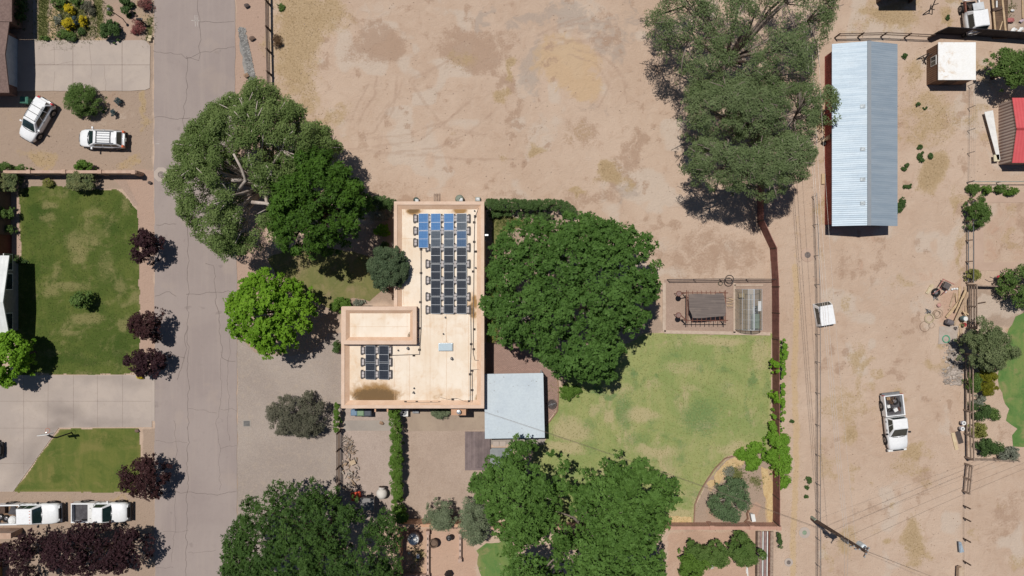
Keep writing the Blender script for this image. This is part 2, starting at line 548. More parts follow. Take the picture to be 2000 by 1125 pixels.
def tree(name, label, cat, poly_px, zt, lm, bark, nleaf, leaf=(.3, .17), clump=.8, zb=None, trunk=None, trunk_r=.2, gap=.1, group=None,
         shape='dome', limbs=14, seed=None, fill=.5, hole=None, flat=.7, twigs=0, gscale=.3, droop=0.0, rag=.22, bare=(), ros=0, grow_by=.3):
    TREE_N[0] += 1
    rng = random.Random(100 + TREE_N[0] if seed is None else seed)
    if zb is None: zb = zt * .4
    zm = zb + (zt - zb) * .55
    poly = WP(poly_px, zm)
    cx = sum(p[0] for p in poly) / len(poly); cy = sum(p[1] for p in poly) / len(poly)
    if rag: poly = rough_poly(grow(poly, grow_by if clump > .5 else .06), .45, rag if clump > .5 else rag * .5, TREE_N[0] * 3.7)
    if trunk: cx, cy = W(trunk[0], trunk[1], zm)
    root = thing(name, label, cat, (cx, cy, 0), 0, group)
    hl = [(*W(h[0], h[1], zm), h[2]) for h in hole] if hole else None
    o, C, R = crown_mesh('crown', poly, zb, zt, lm, nleaf, leaf, clump, rng, gap, shape, root, fill=fill, hole=hl, flat=flat, gscale=gscale, droop=droop, ros=ros)
    mb = MB()
    fork = Vector((cx + rng.uniform(-.15, .15), cy + rng.uniform(-.15, .15), min(zb * .75, zt * .3)))
    mb.tube([(cx, cy, -.05), (cx, cy, .15), (cx + rng.uniform(-.06, .06), cy, fork.z * .5), fork], [trunk_r * 1.35, trunk_r * 1.05, trunk_r * .9, trunk_r * .8], 8)
    order = list(range(len(C)))
    rng.shuffle(order)
    ends = []
    for i in order[:limbs]:
        c = Vector(C[i])
        mid = fork.lerp(c, .5) + Vector((rng.uniform(-.4, .4), rng.uniform(-.4, .4), (c.z - fork.z) * .18))
        q1 = fork.lerp(mid, .5) + Vector((rng.uniform(-.15, .15), rng.uniform(-.15, .15), .1))
        q2 = mid.lerp(c, .5) + Vector((rng.uniform(-.25, .25), rng.uniform(-.25, .25), .12))
        tip = c + Vector((rng.uniform(-.3, .3), rng.uniform(-.3, .3), R[i] * .5))
        mb.tube([fork, q1, mid, q2, tip], [trunk_r * .55, trunk_r * .45, trunk_r * .32, trunk_r * .2, trunk_r * .05], 6)
        ends.append((mid, q2))
    for k in range(twigs):
        i = rng.randrange(len(C))
        c = Vector(C[i])
        st = min(ends, key=lambda e: (e[1] - c).length)[1] if ends else fork
        tip = c + Vector((rng.uniform(-.6, .6), rng.uniform(-.6, .6), R[i] * flat * rng.uniform(.8, 1.25)))
        m1 = st.lerp(tip, .5) + Vector((rng.uniform(-.3, .3), rng.uniform(-.3, .3), .25))
        mb.tube([st, m1, tip], [trunk_r * .17, trunk_r * .13, trunk_r * .06], 4)
    for pl in bare:
        P = [fork] + [W3(a, b, z) for a, b, z in pl] if len(pl[0]) == 3 else pl
        mb.tube(P, [trunk_r * .6] + [trunk_r * (.42 - .3 * i / len(P)) for i in range(len(P) - 1)], 7)
    mb.build('trunk', bark, root, smooth=True)
    return root
def shrub(label, poly_px, zt, lm, nleaf, leaf=(.14, .08), clump=.35, zb=.12, name='shrub', cat='shrub', group=None, shape='dome', gap=.0, fill=.5, flat=.75):
    TREE_N[0] += 1
    rng = random.Random(500 + TREE_N[0])
    poly = WP(poly_px, zt * .5)
    cx = sum(p[0] for p in poly) / len(poly); cy = sum(p[1] for p in poly) / len(poly)
    o, C, R = crown_mesh(name, poly, zb, zt, lm, nleaf, leaf, clump, rng, gap, shape, None, (cx, cy, 0), fill=fill, flat=flat, gscale=.9)
    return tag(o, label, cat, group)

# ================================================================ GROUND
def axis(lo, hi, step, far):
    a = list(np.arange(lo, hi + 1e-6, step))
    pre = [-far, -far * .5, -far * .25, -far * .14, lo - 6, lo - 2]
    return np.array(pre + a + [hi + 2, hi + 6, far * .14, far * .25, far * .5, far])
def masked_grid(name, xs, ys, z, masks, m, poly=None, off=(0, 0, 0), parent=None, zfun=None):
    GX, GY = np.meshgrid(xs, ys)
    nx, ny = len(xs), len(ys)
    V = np.stack([GX.ravel() - off[0], GY.ravel() - off[1], np.full(GX.size, z - off[2]) if zfun is None else zfun(GX, GY).ravel()], 1)
    i = np.arange(nx - 1)[None, :] + nx * np.arange(ny - 1)[:, None]
    F = np.stack([i, i + 1, i + nx + 1, i + nx], -1).reshape(-1, 4)
    if poly is not None:
        cx = (GX[:-1, :-1] + GX[1:, 1:]).ravel() / 2; cy = (GY[:-1, :-1] + GY[1:, 1:]).ravel() / 2
        F = F[inside(poly, cx, cy)]
    me = bpy.data.meshes.new(name)
    me.vertices.add(len(V)); me.vertices.foreach_set('co', V.astype(np.float32).ravel())
    me.loops.add(F.size); me.loops.foreach_set('vertex_index', F.astype(np.int32).ravel())
    me.polygons.add(len(F)); me.polygons.foreach_set('loop_start', np.arange(len(F), dtype=np.int32) * 4)
    try: me.polygons.foreach_set('loop_total', np.full(len(F), 4, dtype=np.int32))
    except Exception: pass
    for k, v in masks.items():
        at = me.attributes.new(k, 'FLOAT', 'POINT')
        at.data.foreach_set('value', np.clip(v, 0, 1).astype(np.float32).ravel())
    me.materials.append(m)
    me.update(calc_edges=True)
    o = bpy.data.objects.new(name, me); COL.objects.link(o)
    if parent is not None: o.parent = parent
    else: o.location = off
    return o
class Mask:
    """surface kinds of the ground (dry weeds, pale silt, gravel ...), in metres, from survey pixels"""
    def __init__(self, X, Y, z=0, warp=1.0):
        self.k = (1 - z / ALT) / S
        PX = X / self.k + 1000; PY = 562.5 - Y / self.k
        self.QX, self.QY = PX, PY
        self.PX = PX + warp * sum(w * vnoise(PX / q, PY / q, i) for i, (q, w) in enumerate(((46, 34), (17, 18), (7, 10))))
        self.PY = PY + warp * sum(w * vnoise(PX / q, PY / q, i + 9) for i, (q, w) in enumerate(((46, 34), (17, 18), (7, 10))))
        self.a = {}
    def get(self, n):
        if n not in self.a: self.a[n] = np.zeros(self.PX.shape)
        return self.a[n]
    def e(self, n, cx, cy, rx, ry, s=1.0, rot=0.0, soft=.5):
        c, q = math.cos(math.radians(rot)), math.sin(math.radians(rot))
        dx = self.PX - cx; dy = self.PY - cy
        u = (dx * c + dy * q) / rx; v = (-dx * q + dy * c) / ry
        d = np.hypot(u, v)
        f = np.clip((1 + soft - d) / (2 * soft), 0, 1) * s
        self.a[n] = np.maximum(self.get(n), f)
    def l(self, n, pts, w, s=1.0, soft=.6):
        d = line_dist(pts, self.QX * .92 + self.PX * .08, self.QY * .92 + self.PY * .08) / w
        self.a[n] = np.maximum(self.get(n), np.clip((1 + soft - d) / (2 * soft), 0, 1) * s)
    def p(self, n, poly, s=1.0, soft=6):
        PX, PY = self.QX * .8 + self.PX * .2, self.QY * .8 + self.PY * .2
        ins = inside(poly, PX, PY)
        d = edge_dist(poly, PX, PY)
        d = np.where(ins, d, -d)
        self.a[n] = np.maximum(self.get(n), np.clip(.5 + d / (2 * soft), 0, 1) * s)

gx = axis(-52, 52, .2, 700); gy = axis(-30, 30, .2, 700)
GX, GY = np.meshgrid(gx, gy)
K = Mask(GX, GY)
for n in ('weed', 'pale', 'dark', 'pink', 'brown', 'grass', 'track', 'straw', 'ochre', 'red'): K.get(n)
# big dirt lot
K.e('weed', 575, 70, 55, 150, .75); K.e('weed', 620, 40, 70, 45, .7); K.e('weed', 590, 190, 45, 60, .6); K.e('weed', 640, 235, 50, 22, .6, -20)
K.e('dark', 745, 90, 55, 45, .8, 0, .4); K.e('dark', 735, 45, 16, 8, .7); K.e('dark', 700, 100, 35, 30, .5)
K.e('dark', 925, 95, 80, 40, .75, 8); K.e('dark', 1000, 165, 38, 20, .7, 30); K.e('dark', 960, 75, 60, 20, .55); K.e('weed', 1005, 135, 12, 30, .75); K.e('weed', 985, 185, 25, 14, .7)
K.e('weed', 905, 110, 40, 25, .5)
K.e('dark', 1010, 240, 24, 16, .7); K.e('dark', 995, 270, 8, 6, .7); K.e('weed', 1053, 290, 20, 18, .8); K.e('dark', 1145, 265, 38, 34, .55); K.e('weed', 1140, 270, 30, 26, .4)
K.e('dark', 1240, 290, 22, 50, .65); K.e('weed', 1195, 340, 38, 24, .8, 20); K.e('dark', 1210, 340, 40, 22, .6); K.e('dark', 1160, 385, 60, 18, .55)
K.e('pale', 1245, 360, 45, 40, .95); K.e('pale', 1290, 390, 40, 24, .8); K.e('pale', 1060, 260, 45, 40, .6); K.e('pale', 1040, 170, 25, 40, .6); K.e('pale', 910, 35, 30, 25, .7)
K.e('pale', 880, 20, 60, 18, .5); K.e('pale', 1130, 30, 60, 20, .7); K.e('pale', 740, 25, 60, 18, .5); K.e('pale', 1380, 410, 70, 30, .4)
K.e('ochre', 1110, 120, 60, 55, .85, 0, .4); K.e('ochre', 1140, 170, 50, 28, .8); K.e('ochre', 1085, 125, 30, 40, .6)
K.e('grey', 1050, 140, 22, 70, .75); K.e('grey', 1030, 45, 60, 18, .6); K.e('grey', 1120, 35, 80, 22, .75, 8); K.e('grey', 1190, 80, 45, 30, .7, 40); K.e('grey', 1225, 60, 30, 60, .55)
K.e('grey', 940, 35, 8, 30, .7, 15); K.e('grey', 890, 35, 10, 10, .6); K.e('grey', 1180, 215, 60, 20, .4); K.e('grey', 1215, 365, 40, 40, .6); K.e('dark', 780, 375, 90, 22, .4); K.e('dark', 800, 385, 18, 14, .9)
K.e('weed', 975, 318, 16, 9, .6); K.e('dark', 870, 340, 14, 10, .6); K.e('dark', 1000, 375, 60, 12, .5); K.e('weed', 1140, 372, 16, 8, .7)
K.e('dark', 1030, 322, 6, 16, .7)
for (a, b, c2, d) in ((1340, 250, 40, 60), (1300, 230, 25, 40), (1330, 160, 30, 40), (1290, 120, 25, 30)): K.e('dark', a, b, c2, d, .35)
rng = random.Random(3)
for k in range(70):
    K.e('dark', rng.uniform(560, 1330), rng.uniform(10, 530), rng.uniform(4, 16), rng.uniform(3, 9), rng.uniform(.3, .6), rng.uniform(0, 180))
for pts in ([(800, 160), (830, 205), (870, 250), (960, 265)], [(925, 190), (880, 230), (820, 275), (700, 290)], [(960, 220), (915, 260), (850, 290), (740, 300)],
            [(720, 165), (700, 200), (685, 240)], [(735, 180), (712, 215), (700, 245)], [(760, 200), (735, 235)], [(735, 150), (730, 190)], [(775, 150), (768, 215), (760, 230)],
            [(800, 155), (855, 130), (905, 100)], [(780, 180), (750, 225), (730, 260)], [(660, 290), (780, 300), (900, 310), (1010, 312)], [(690, 275), (800, 262), (860, 240)],
            [(1120, 95), (1180, 110), (1215, 150), (1225, 200)], [(1090, 75), (1160, 85), (1215, 110)], [(1060, 95), (1120, 80), (1190, 70)], [(1100, 60), (1170, 60), (1230, 90)],
            [(1110, 105), (1165, 125), (1190, 170), (1170, 210)], [(1080, 60), (1130, 45), (1200, 40)], [(1050, 70), (1090, 50), (1150, 30)], [(1165, 100), (1205, 130), (1225, 170)]):
    K.l('track', pts, 3.0, .9); 
    K.l('track', [(x + 9, y + 6) for x, y in pts], 2.2, .6)
# lot south-east, paddock by the pipe fence
K.e('dark', 1400, 500, 120, 50, .55); K.e('pale', 1290, 480, 60, 30, .5); K.e('dark', 1370, 450, 50, 16, .5); K.e('dark', 1440, 520, 50, 18, .5)
# alley and yard on the right
K.l('straw', [(1553, 520), (1556, 600), (1552, 700), (1553, 800), (1556, 900), (1552, 960), (1548, 1125)], 6, .85, .9)
K.l('straw', [(1560, 420), (1552, 520)], 5, .4)
K.p('pale', [(1530, 480), (1590, 480), (1592, 1125), (1530, 1125)], .3, 12)
K.l('track', [(1535, 470), (1537, 700), (1538, 1125)], 5, .35); K.l('track', [(1573, 520), (1574, 800), (1575, 1125)], 5, .3)
for q in ((1820, 330, 30, 40, .85), (1810, 220, 50, 60, .6), (1780, 130, 25, 40, .6), (1840, 250, 30, 50, .5), (1850, 130, 20, 40, .4), (1640, 800, 40, 60, .5), (1650, 860, 18, 25, .8), (1680, 780, 20, 60, .5),
          (1665, 700, 20, 40, .6), (1690, 720, 14, 20, .6), (1790, 880, 30, 14, .7), (1790, 1050, 26, 45, .8), (1760, 900, 40, 30, .5), (1660, 1060, 25, 40, .6), (1740, 1060, 14, 8, .7), (1610, 230, 14, 60, .75),
          (1612, 400, 14, 60, .6), (1880, 500, 10, 60, .6), (1875, 400, 12, 30, .6), (1740, 30, 60, 22, .8), (1850, 45, 14, 20, .8), (1700, 60, 60, 12, .5), (1865, 10, 14, 14, .8), (1880, 640, 8, 40, .5),
          (1835, 680, 14, 10, .6), (1620, 1090, 12, 40, .5), (1725, 740, 12, 14, .6), (1715, 770, 12, 14, .5)):
    K.e('weed', q[0], q[1], q[2], q[3], q[4])
for q in ((1960, 1010, 40, 40, .6), (1850, 795, 12, 8, .8), (1860, 830, 12, 12, .7), (1640, 510, 16, 30, .5), (1930, 1050, 30, 30, .4), (1770, 1015, 8, 8, .7), (1690, 1000, 40, 30, .4), (1980, 740, 10, 30, .3)):
    K.e('dark', *q)
for q in ((1740, 560, 60, 60, .45), (1800, 600, 40, 60, .5), (1700, 960, 80, 60, .35), (1850, 960, 40, 80, .4), (1800, 440, 50, 60, .35), (1900, 940, 60, 30, .3)): K.e('pale', *q)
for q in ((1860, 600, 30, 40, .8), (1800, 545, 20, 14, .5), (1880, 560, 16, 16, .6)): K.e('red', *q)
for k in range(60):
    K.e(rng.choice(['dark', 'weed', 'red']), rng.uniform(1610, 1990), rng.uniform(90, 1120), rng.uniform(4, 14), rng.uniform(3, 10), rng.uniform(.25, .6), rng.uniform(0, 180))
# left side
K.p('brown', [(-60, -60), (300, -60), (300, 340), (-60, 340)], .8, 6)
K.p('brown', [(-60, 958), (302, 958), (302, 1200), (-60, 1200)], .85, 6)
K.p('pink', [(268, 330), (304, 330), (304, 740), (270, 740)], .7, 4); K.p('pink', [(215, 345), (304, 345), (304, 480), (272, 410)], .6, 4); K.p('brown', [(-10, 340), (240, 340), (240, 372), (-10, 372)], .6, 3)
K.p('pink', [(20, 372), (42, 372), (42, 520), (20, 520)], .6, 4)
K.p('pink', [(459, -60), (524, -60), (522, 600), (460, 600)], .95, 3)
K.p('brown', [(276, 836), (304, 836), (304, 962), (276, 962)], .7, 4)
for q in ((60, 235, 40, 20, .5), (85, 300, 40, 18, .7), (75, 195, 30, 12, .6), (290, 200, 8, 50, .7), (290, 250, 8, 20, .6), (250, 320, 30, 12, .6), (275, 315, 12, 8, .8), (285, 15, 12, 60, .5), (120, 985, 60, 8, .3), (250, 965, 40, 6, .6)):
    K.e('weed', *q)
K.e('dark', 225, 205, 30, 22, .5); K.e('pale', 180, 235, 60, 12, .4); K.e('pale', 240, 240, 40, 14, .4)
# flower garden top left
K.p('grass', [(72, -40), (92, -40), (92, 80), (72, 80)], .85, 5); K.p('grass', [(180, -40), (206, -40), (200, 60), (188, 78), (184, 40)], .7, 6); K.p('grass', [(288, 30), (300, 30), (300, 78), (286, 78)], .6, 4)
K.e('grass', 135, 40, 50, 44, .6); K.e('brown', 240, 40, 60, 50, .7); K.e('straw', 100, 40, 14, 34, .8); K.e('straw', 192, 66, 10, 14, .7); K.e('pink', 250, 50, 40, 40, .6)
# around the house
K.p('brown', [(522, 480), (770, 400), (770, 600), (665, 600), (600, 640), (560, 600), (522, 600)], .5, 8); K.e('pink', 490, 520, 30, 60, .7)
K.e('dark', 735, 530, 20, 60, .6); K.e('dark', 700, 590, 50, 18, .5)
K.p('brown', [(948, 395), (1110, 420), (1300, 640), (1110, 745), (1060, 735), (948, 640)], .75, 8); K.e('grass', 1000, 435, 40, 16, .9)
K.p('brown', [(1300, 1036), (1520, 1036), (1520, 1140), (1300, 1140)], .3, 4); K.p('red', [(1300, 1036), (1480, 1036), (1480, 1140), (1300, 1140)], .7, 6)
K.p('red', [(785, 1030), (930, 1030), (930, 1140), (785, 1140)], .75, 6); K.p('straw', [(790, 1050), (835, 1050), (835, 1120), (790, 1120)], .45, 6); K.e('grass', 825, 1090, 10, 30, .5)
K.e('brown', 1350, 1060, 30, 16, .8); K.e('weed', 1380, 1100, 40, 12, .4)
# straw mulch bed in the south-east corner of the back lawn
K.p('brown', [(1355, 1024), (1358, 985), (1378, 940), (1415, 895), (1455, 885), (1512, 885), (1512, 1024)], .7, 3)
K.p('straw', [(1490, 915), (1510, 915), (1510, 1022), (1498, 1022)], 1, 3); K.p('straw', [(1395, 925), (1430, 892), (1455, 890), (1448, 912), (1420, 920), (1410, 945)], .95, 3); K.e('straw', 1385, 945, 12, 6, .8)
K.e('red', 1478, 1005, 14, 18, .9); K.e('grass', 1425, 922, 13, 14, .9); K.e('grass', 1470, 945, 10, 12, .6); K.e('dark', 1400, 1000, 30, 22, .6)
# right neighbours
K.p('red', [(1920, 397), (2060, 397), (2060, 512), (1920, 512)], .45, 3); K.p('brown', [(1960, -40), (2060, -40), (2060, 70), (1968, 70)], .8, 5); K.e('grass', 1975, 20, 14, 20, .5)
K.p('brown', [(1905, 560), (2060, 560), (2060, 640), (1905, 640)], .5, 6)
K.e('pale', 1835, 860, 8, 8, .3); K.e('grey', 1870, 710, 24, 40, .85)
# verge, west gravel yard, odd stains
K.p('brown', [(460, 600), (668, 600), (668, 1140), (460, 1140)], .5, 4)

B1 = vnoise(K.QX / 60, K.QY / 60, 31) + .6 * vnoise(K.QX / 24, K.QY / 24, 32)
lot = ((K.QX > 530) & (K.QX < 1480) & (K.QY < 545)) | (K.QX > 1600)
K.a['pale'] = np.maximum(K.a['pale'], np.where(lot, np.clip(B1 * 2.2 - .25, 0, .75), 0))
B2 = vnoise(K.QX / 40, K.QY / 40, 41) + .7 * vnoise(K.QX / 13, K.QY / 13, 42)
K.a['dark'] = np.maximum(K.a['dark'], np.where(lot, np.clip(B2 * 2.0 - .45, 0, .55), 0))
B3 = vnoise(K.QX / 55, K.QY / 55, 51) + .6 * vnoise(K.QX / 15, K.QY / 15, 52)
K.a['weed'] = np.maximum(K.a['weed'], np.where(K.QX > 1600, np.clip(B3 * 2.0 - .5, 0, .5), np.where(lot, np.clip(B3 * 2.0 - .75, 0, .35), 0)))
for k_ in K.a: K.a[k_] = np.where((np.abs(GX) < 52.5) & (np.abs(GY) < 30.5), K.a[k_], 0)
def ground_material():
    m, nt, p, out = new_mat('dry_earth')
    tc = NN(nt, 'ShaderNodeTexCoord').outputs['Object']
    nA = NOISE(nt, tc, .11, 6, .6, .3)
    nB = NOISE(nt, tc, .9, 8, .68, .6)
    nC = NOISE(nt, tc, 5.5, 6, .7)
    nD = NOISE(nt, tc, 22, 3, .6)
    col = MIX(nt, RANGE(nt, nA, .3, .7), A(208, 184, 164), A(197, 171, 150))
    col = MIX(nt, MA(nt, 'MULTIPLY', RANGE(nt, nB, .5, .72), .4), col, A(182, 151, 128))
    col = MIX(nt, MA(nt, 'MULTIPLY', RANGE(nt, nB, .5, .26), .5), col, A(212, 190, 170))
    def lay(col, attr, c, op, amt=.9, lo=.34, hi=.7, nz=None):
        a = NN(nt, 'ShaderNodeAttribute', attribute_name=attr).outputs['Fac']
        nn = nB if nz is None else nz
        v = MA(nt, 'ADD', a, MA(nt, 'MULTIPLY', MA(nt, 'SUBTRACT', nn, .5), amt))
        v = MA(nt, 'MULTIPLY', RANGE(nt, v, lo, hi), MA(nt, 'MULTIPLY', RANGE(nt, a, .0, .12), op))
        return MIX(nt, v, col, c)
    nM = MA(nt, 'ADD', MA(nt, 'MULTIPLY', nB, .55), MA(nt, 'MULTIPLY', nC, .45))
    col = lay(col, 'brown', A(173, 152, 135), .95, .5, .2, .55)
    col = lay(col, 'pink', A(186, 158, 141), .9, .5, .25, .6)
    col = lay(col, 'pale', A(207, 190, 174), .75, 1.2)
    col = lay(col, 'red', A(196, 160, 138), .65, .9)
    col = lay(col, 'grey', A(176, 161, 149), .65, 1.6)
    col = lay(col, 'ochre', A(205, 175, 139), .75, 1.3)
    col = lay(col, 'dark', A(177, 149, 128), .8, 2.0, .3, .66, nM)
    col = lay(col, 'weed', A(186, 161, 124), .8, 1.7, .28, .7, nM)
    w2 = lay(col, 'weed', A(156, 133, 98), .4, 2.4, .6, .95, nC)
    col = lay(w2, 'straw', A(204, 176, 136), .7, 1.5, .3, .62, nM)
    col = lay(col, 'grass', A(112, 116, 66), .85, 1.6, .3, .65, nM)
    col = lay(col, 'track', A(178, 151, 132), .5, 1.3, .35, 1.05)
    # grit
    col = MIX(nt, MA(nt, 'MULTIPLY', RANGE(nt, nC, .55, .8), .4), col, A(152, 126, 108))
    col = MIX(nt, MA(nt, 'MULTIPLY', RANGE(nt, nD, .58, .78), .34), col, A(136, 114, 98))
    col = MIX(nt, MA(nt, 'MULTIPLY', RANGE(nt, nD, .42, .25), .22), col, A(222, 202, 186))
    vo = NN(nt, 'ShaderNodeTexVoronoi', {'Scale': 3.1, 'Randomness': 1.0})
    nt.links.new(tc, vo.inputs['Vector'])
    spot = MA(nt, 'MULTIPLY', RANGE(nt, vo.outputs['Distance'], .10, .05), RANGE(nt, NN(nt, 'ShaderNodeSeparateColor', {0: vo.outputs['Color']}).outputs[0], .8, .83))
    col = MIX(nt, MA(nt, 'MULTIPLY', spot, .35), col, A(128, 104, 86))
    nt.links.new(col, p.inputs['Base Color'])
    p.inputs['Roughness'].default_value = .95
    p.inputs['Specular IOR Level'].default_value = .1
    h = MA(nt, 'ADD', MA(nt, 'MULTIPLY', nB, .2), MA(nt, 'ADD', MA(nt, 'MULTIPLY', nC, .085), MA(nt, 'MULTIPLY', nD, .018)))
    b = NN(nt, 'ShaderNodeBump', {'Strength': .8, 'Distance': 1.0, 'Height': h})
    nt.links.new(b.outputs[0], p.inputs['Normal'])
    return m
M_EARTH = ground_material()
tag(masked_grid('ground', gx, gy, 0.0, K.a, M_EARTH), kind='structure')

def gravel_mat(name, c1, c2, c3, big=1.0):
    m, nt, p, out = new_mat(name)
    tc = NN(nt, 'ShaderNodeTexCoord').outputs['Object']
    nA = NOISE(nt, tc, .25 * big, 6, .6, .3); nB = NOISE(nt, tc, 1.7, 7, .7); nC = NOISE(nt, tc, 14, 4, .7)
    vo = NN(nt, 'ShaderNodeTexVoronoi', {'Scale': 16.0}); nt.links.new(tc, vo.inputs['Vector'])
    r = NN(nt, 'ShaderNodeSeparateColor', {0: vo.outputs['Color']}).outputs[0]
    col = MIX(nt, RANGE(nt, nA, .33, .67), c1, c2)
    col = MIX(nt, MA(nt, 'MULTIPLY', RANGE(nt, nB, .48, .75), .6), col, c3)
    hs = NN(nt, 'ShaderNodeHueSaturation', {'Color': col})
    nt.links.new(MA(nt, 'ADD', .9, MA(nt, 'MULTIPLY', r, .2)), hs.inputs['Value'])
    col = MIX(nt, MA(nt, 'MULTIPLY', RANGE(nt, nC, .55, .75), .2), hs.outputs[0], (c3[0] * .5, c3[1] * .5, c3[2] * .5, 1))
    nt.links.new(col, p.inputs['Base Color'])
    p.inputs['Roughness'].default_value = .93; p.inputs['Specular IOR Level'].default_value = .12
    h = MA(nt, 'ADD', MA(nt, 'MULTIPLY', nC, .03), MA(nt, 'MULTIPLY', nB, .05))
    b = NN(nt, 'ShaderNodeBump', {'Strength': .8, 'Distance': 1.0, 'Height': h}); nt.links.new(b.outputs[0], p.inputs['Normal'])
    return m
def lawn_mat(name, cols, scale=.3):
    """cols: green, yellow-green, straw, deep green"""
    m, nt, p, out = new_mat(name)
    tc = NN(nt, 'ShaderNodeTexCoord').outputs['Object']
    mp = NN(nt, 'ShaderNodeMapping', {'Scale': (2.6, .35, 1), 'Rotation': (0, 0, .06)}); nt.links.new(tc, mp.inputs[0])
    mq = NN(nt, 'ShaderNodeMapping', {'Location': (37, 11, 3)}); nt.links.new(tc, mq.inputs[0])
    nA = NOISE(nt, tc, scale, 7, .62, .8); nE = NOISE(nt, mq.outputs[0], scale * 1.25, 8, .66, .7); nF = NOISE(nt, mq.outputs[0], scale * 3.1, 8, .7, .6)
    nB = NOISE(nt, tc, scale * 2.3, 8, .7, .5); nS = NOISE(nt, mp.outputs[0], .8, 5, .6); nC = NOISE(nt, tc, 6, 6, .75); nD = NOISE(nt, tc, 26, 3, .7)
    col = MIX(nt, RANGE(nt, nA, .40, .60), cols[0], cols[1])
    col = MIX(nt, MA(nt, 'MULTIPLY', RANGE(nt, nE, .50, .66), .85), col, cols[2])
    col = MIX(nt, MA(nt, 'MULTIPLY', RANGE(nt, nB, .52, .68), .7), col, cols[3])
    col = MIX(nt, MA(nt, 'MULTIPLY', RANGE(nt, nF, .55, .7), .5), col, cols[2])
    col = MIX(nt, MA(nt, 'MULTIPLY', RANGE(nt, nS, .46, .62), .45), col, cols[0])
    col = MIX(nt, MA(nt, 'MULTIPLY', RANGE(nt, nC, .52, .75), .3), col, (cols[3][0] * .75, cols[3][1] * .75, cols[3][2] * .75, 1))
    col = MIX(nt, MA(nt, 'MULTIPLY', RANGE(nt, nC, .46, .28), .3), col, (cols[2][0] * 1.08, cols[2][1] * 1.08, cols[2][2] * 1.05, 1))
    col = MIX(nt, MA(nt, 'MULTIPLY', RANGE(nt, nD, .52, .72), .3), col, (cols[3][0] * .6, cols[3][1] * .6, cols[3][2] * .6, 1))
    for an_, cc, op in (('deep', cols[3], .8), ('straw', cols[2], .8)):
        a = NN(nt, 'ShaderNodeAttribute', attribute_name=an_).outputs['Fac']
        v = MA(nt, 'MULTIPLY', RANGE(nt, MA(nt, 'ADD', a, MA(nt, 'MULTIPLY', MA(nt, 'SUBTRACT', nC, .5), 1.3)), .25, .75), MA(nt, 'MULTIPLY', RANGE(nt, a, 0, .15), op))
        col = MIX(nt, v, col, cc)
    nt.links.new(col, p.inputs['Base Color'])
    p.inputs['Roughness'].default_value = .9; p.inputs['Specular IOR Level'].default_value = .1
    h = MA(nt, 'ADD', MA(nt, 'MULTIPLY', nC, .05), MA(nt, 'MULTIPLY', nD, .02))
    b = NN(nt, 'ShaderNodeBump', {'Strength': .7, 'Distance': 1.0, 'Height': h}); nt.links.new(b.outputs[0], p.inputs['Normal'])
    return m
M_LAWN_L = lawn_mat('watered_lawn', [A(80, 96, 42), A(98, 108, 52), A(136, 130, 86), A(64, 84, 34)], .3)
M_LAWN_S = lawn_mat('green_lawn', [A(92, 106, 50), A(110, 116, 58), A(126, 122, 70), A(80, 96, 42)], .35)
M_LAWN_C = lawn_mat('pale_lawn', [A(140, 153, 93), A(158, 162, 105), A(184, 170, 132), A(106, 132, 82)], .2)
M_LAWN_F = lawn_mat('front_lawn', [A(116, 118, 72), A(134, 128, 84), A(152, 134, 104), A(98, 106, 58)], .4)
M_LAWN_R = lawn_mat('lush_lawn', [A(96, 130, 70), A(122, 140, 80), A(150, 142, 98), A(78, 114, 58)], .35)
M_GRAV_W = gravel_mat('grey_drive', A(174, 161, 151), A(162, 149, 140), A(182, 165, 148), .5)
M_GRAV_S = gravel_mat('gravel', A(183, 166, 155), A(174, 157, 146), A(164, 146, 134))
M_GRAV_P = gravel_mat('pinkish_gravel', A(184, 164, 149), A(175, 155, 140), A(166, 144, 128))
M_GRAV_Y = gravel_mat('yard_grit', A(178, 154, 139), A(168, 145, 130), A(158, 134, 118))
M_GRAV_G = gravel_mat('grey_stones', A(150, 146, 142), A(170, 166, 160), A(120, 114, 110))

def concrete_mat(name, c1, c2, stain):
    m, nt, p, out = new_mat(name)
    tc = NN(nt, 'ShaderNodeTexCoord').outputs['Object']
    nA = NOISE(nt, tc, .35, 6, .65, .4); nB = NOISE(nt, tc, 2.4, 7, .7); nC = NOISE(nt, tc, 18, 4, .7)
    col = MIX(nt, RANGE(nt, nA, .35, .65), c1, c2)
    col = MIX(nt, MA(nt, 'MULTIPLY', RANGE(nt, nB, .52, .75), .4), col, stain)
    col = MIX(nt, MA(nt, 'MULTIPLY', RANGE(nt, nC, .52, .75), .22), col, (stain[0] * .6, stain[1] * .6, stain[2] * .6, 1))
    nt.links.new(col, p.inputs['Base Color'])
    p.inputs['Roughness'].default_value = .88; p.inputs['Specular IOR Level'].default_value = .2
    b = NN(nt, 'ShaderNodeBump', {'Strength': .5, 'Distance': 1.0, 'Height': MA(nt, 'MULTIPLY', nC, .01)}); nt.links.new(b.outputs[0], p.inputs['Normal'])
    return m
M_CONC = concrete_mat('concrete', A(190, 176, 165), A(180, 167, 158), A(166, 151, 141))
M_CONC_P = concrete_mat('pink_concrete', A(196, 170, 152), A(186, 160, 142), A(170, 143, 124))
M_CONC_G = concrete_mat('grey_concrete', A(172, 162, 152), A(160, 150, 142), A(148, 136, 126))
M_JOINT = mat('joint', A(160, 145, 136), A(146, 131, 122), 6, .95)
M_CRACK = mat('crack', A(136, 124, 118), A(124, 112, 107), 6, .95)

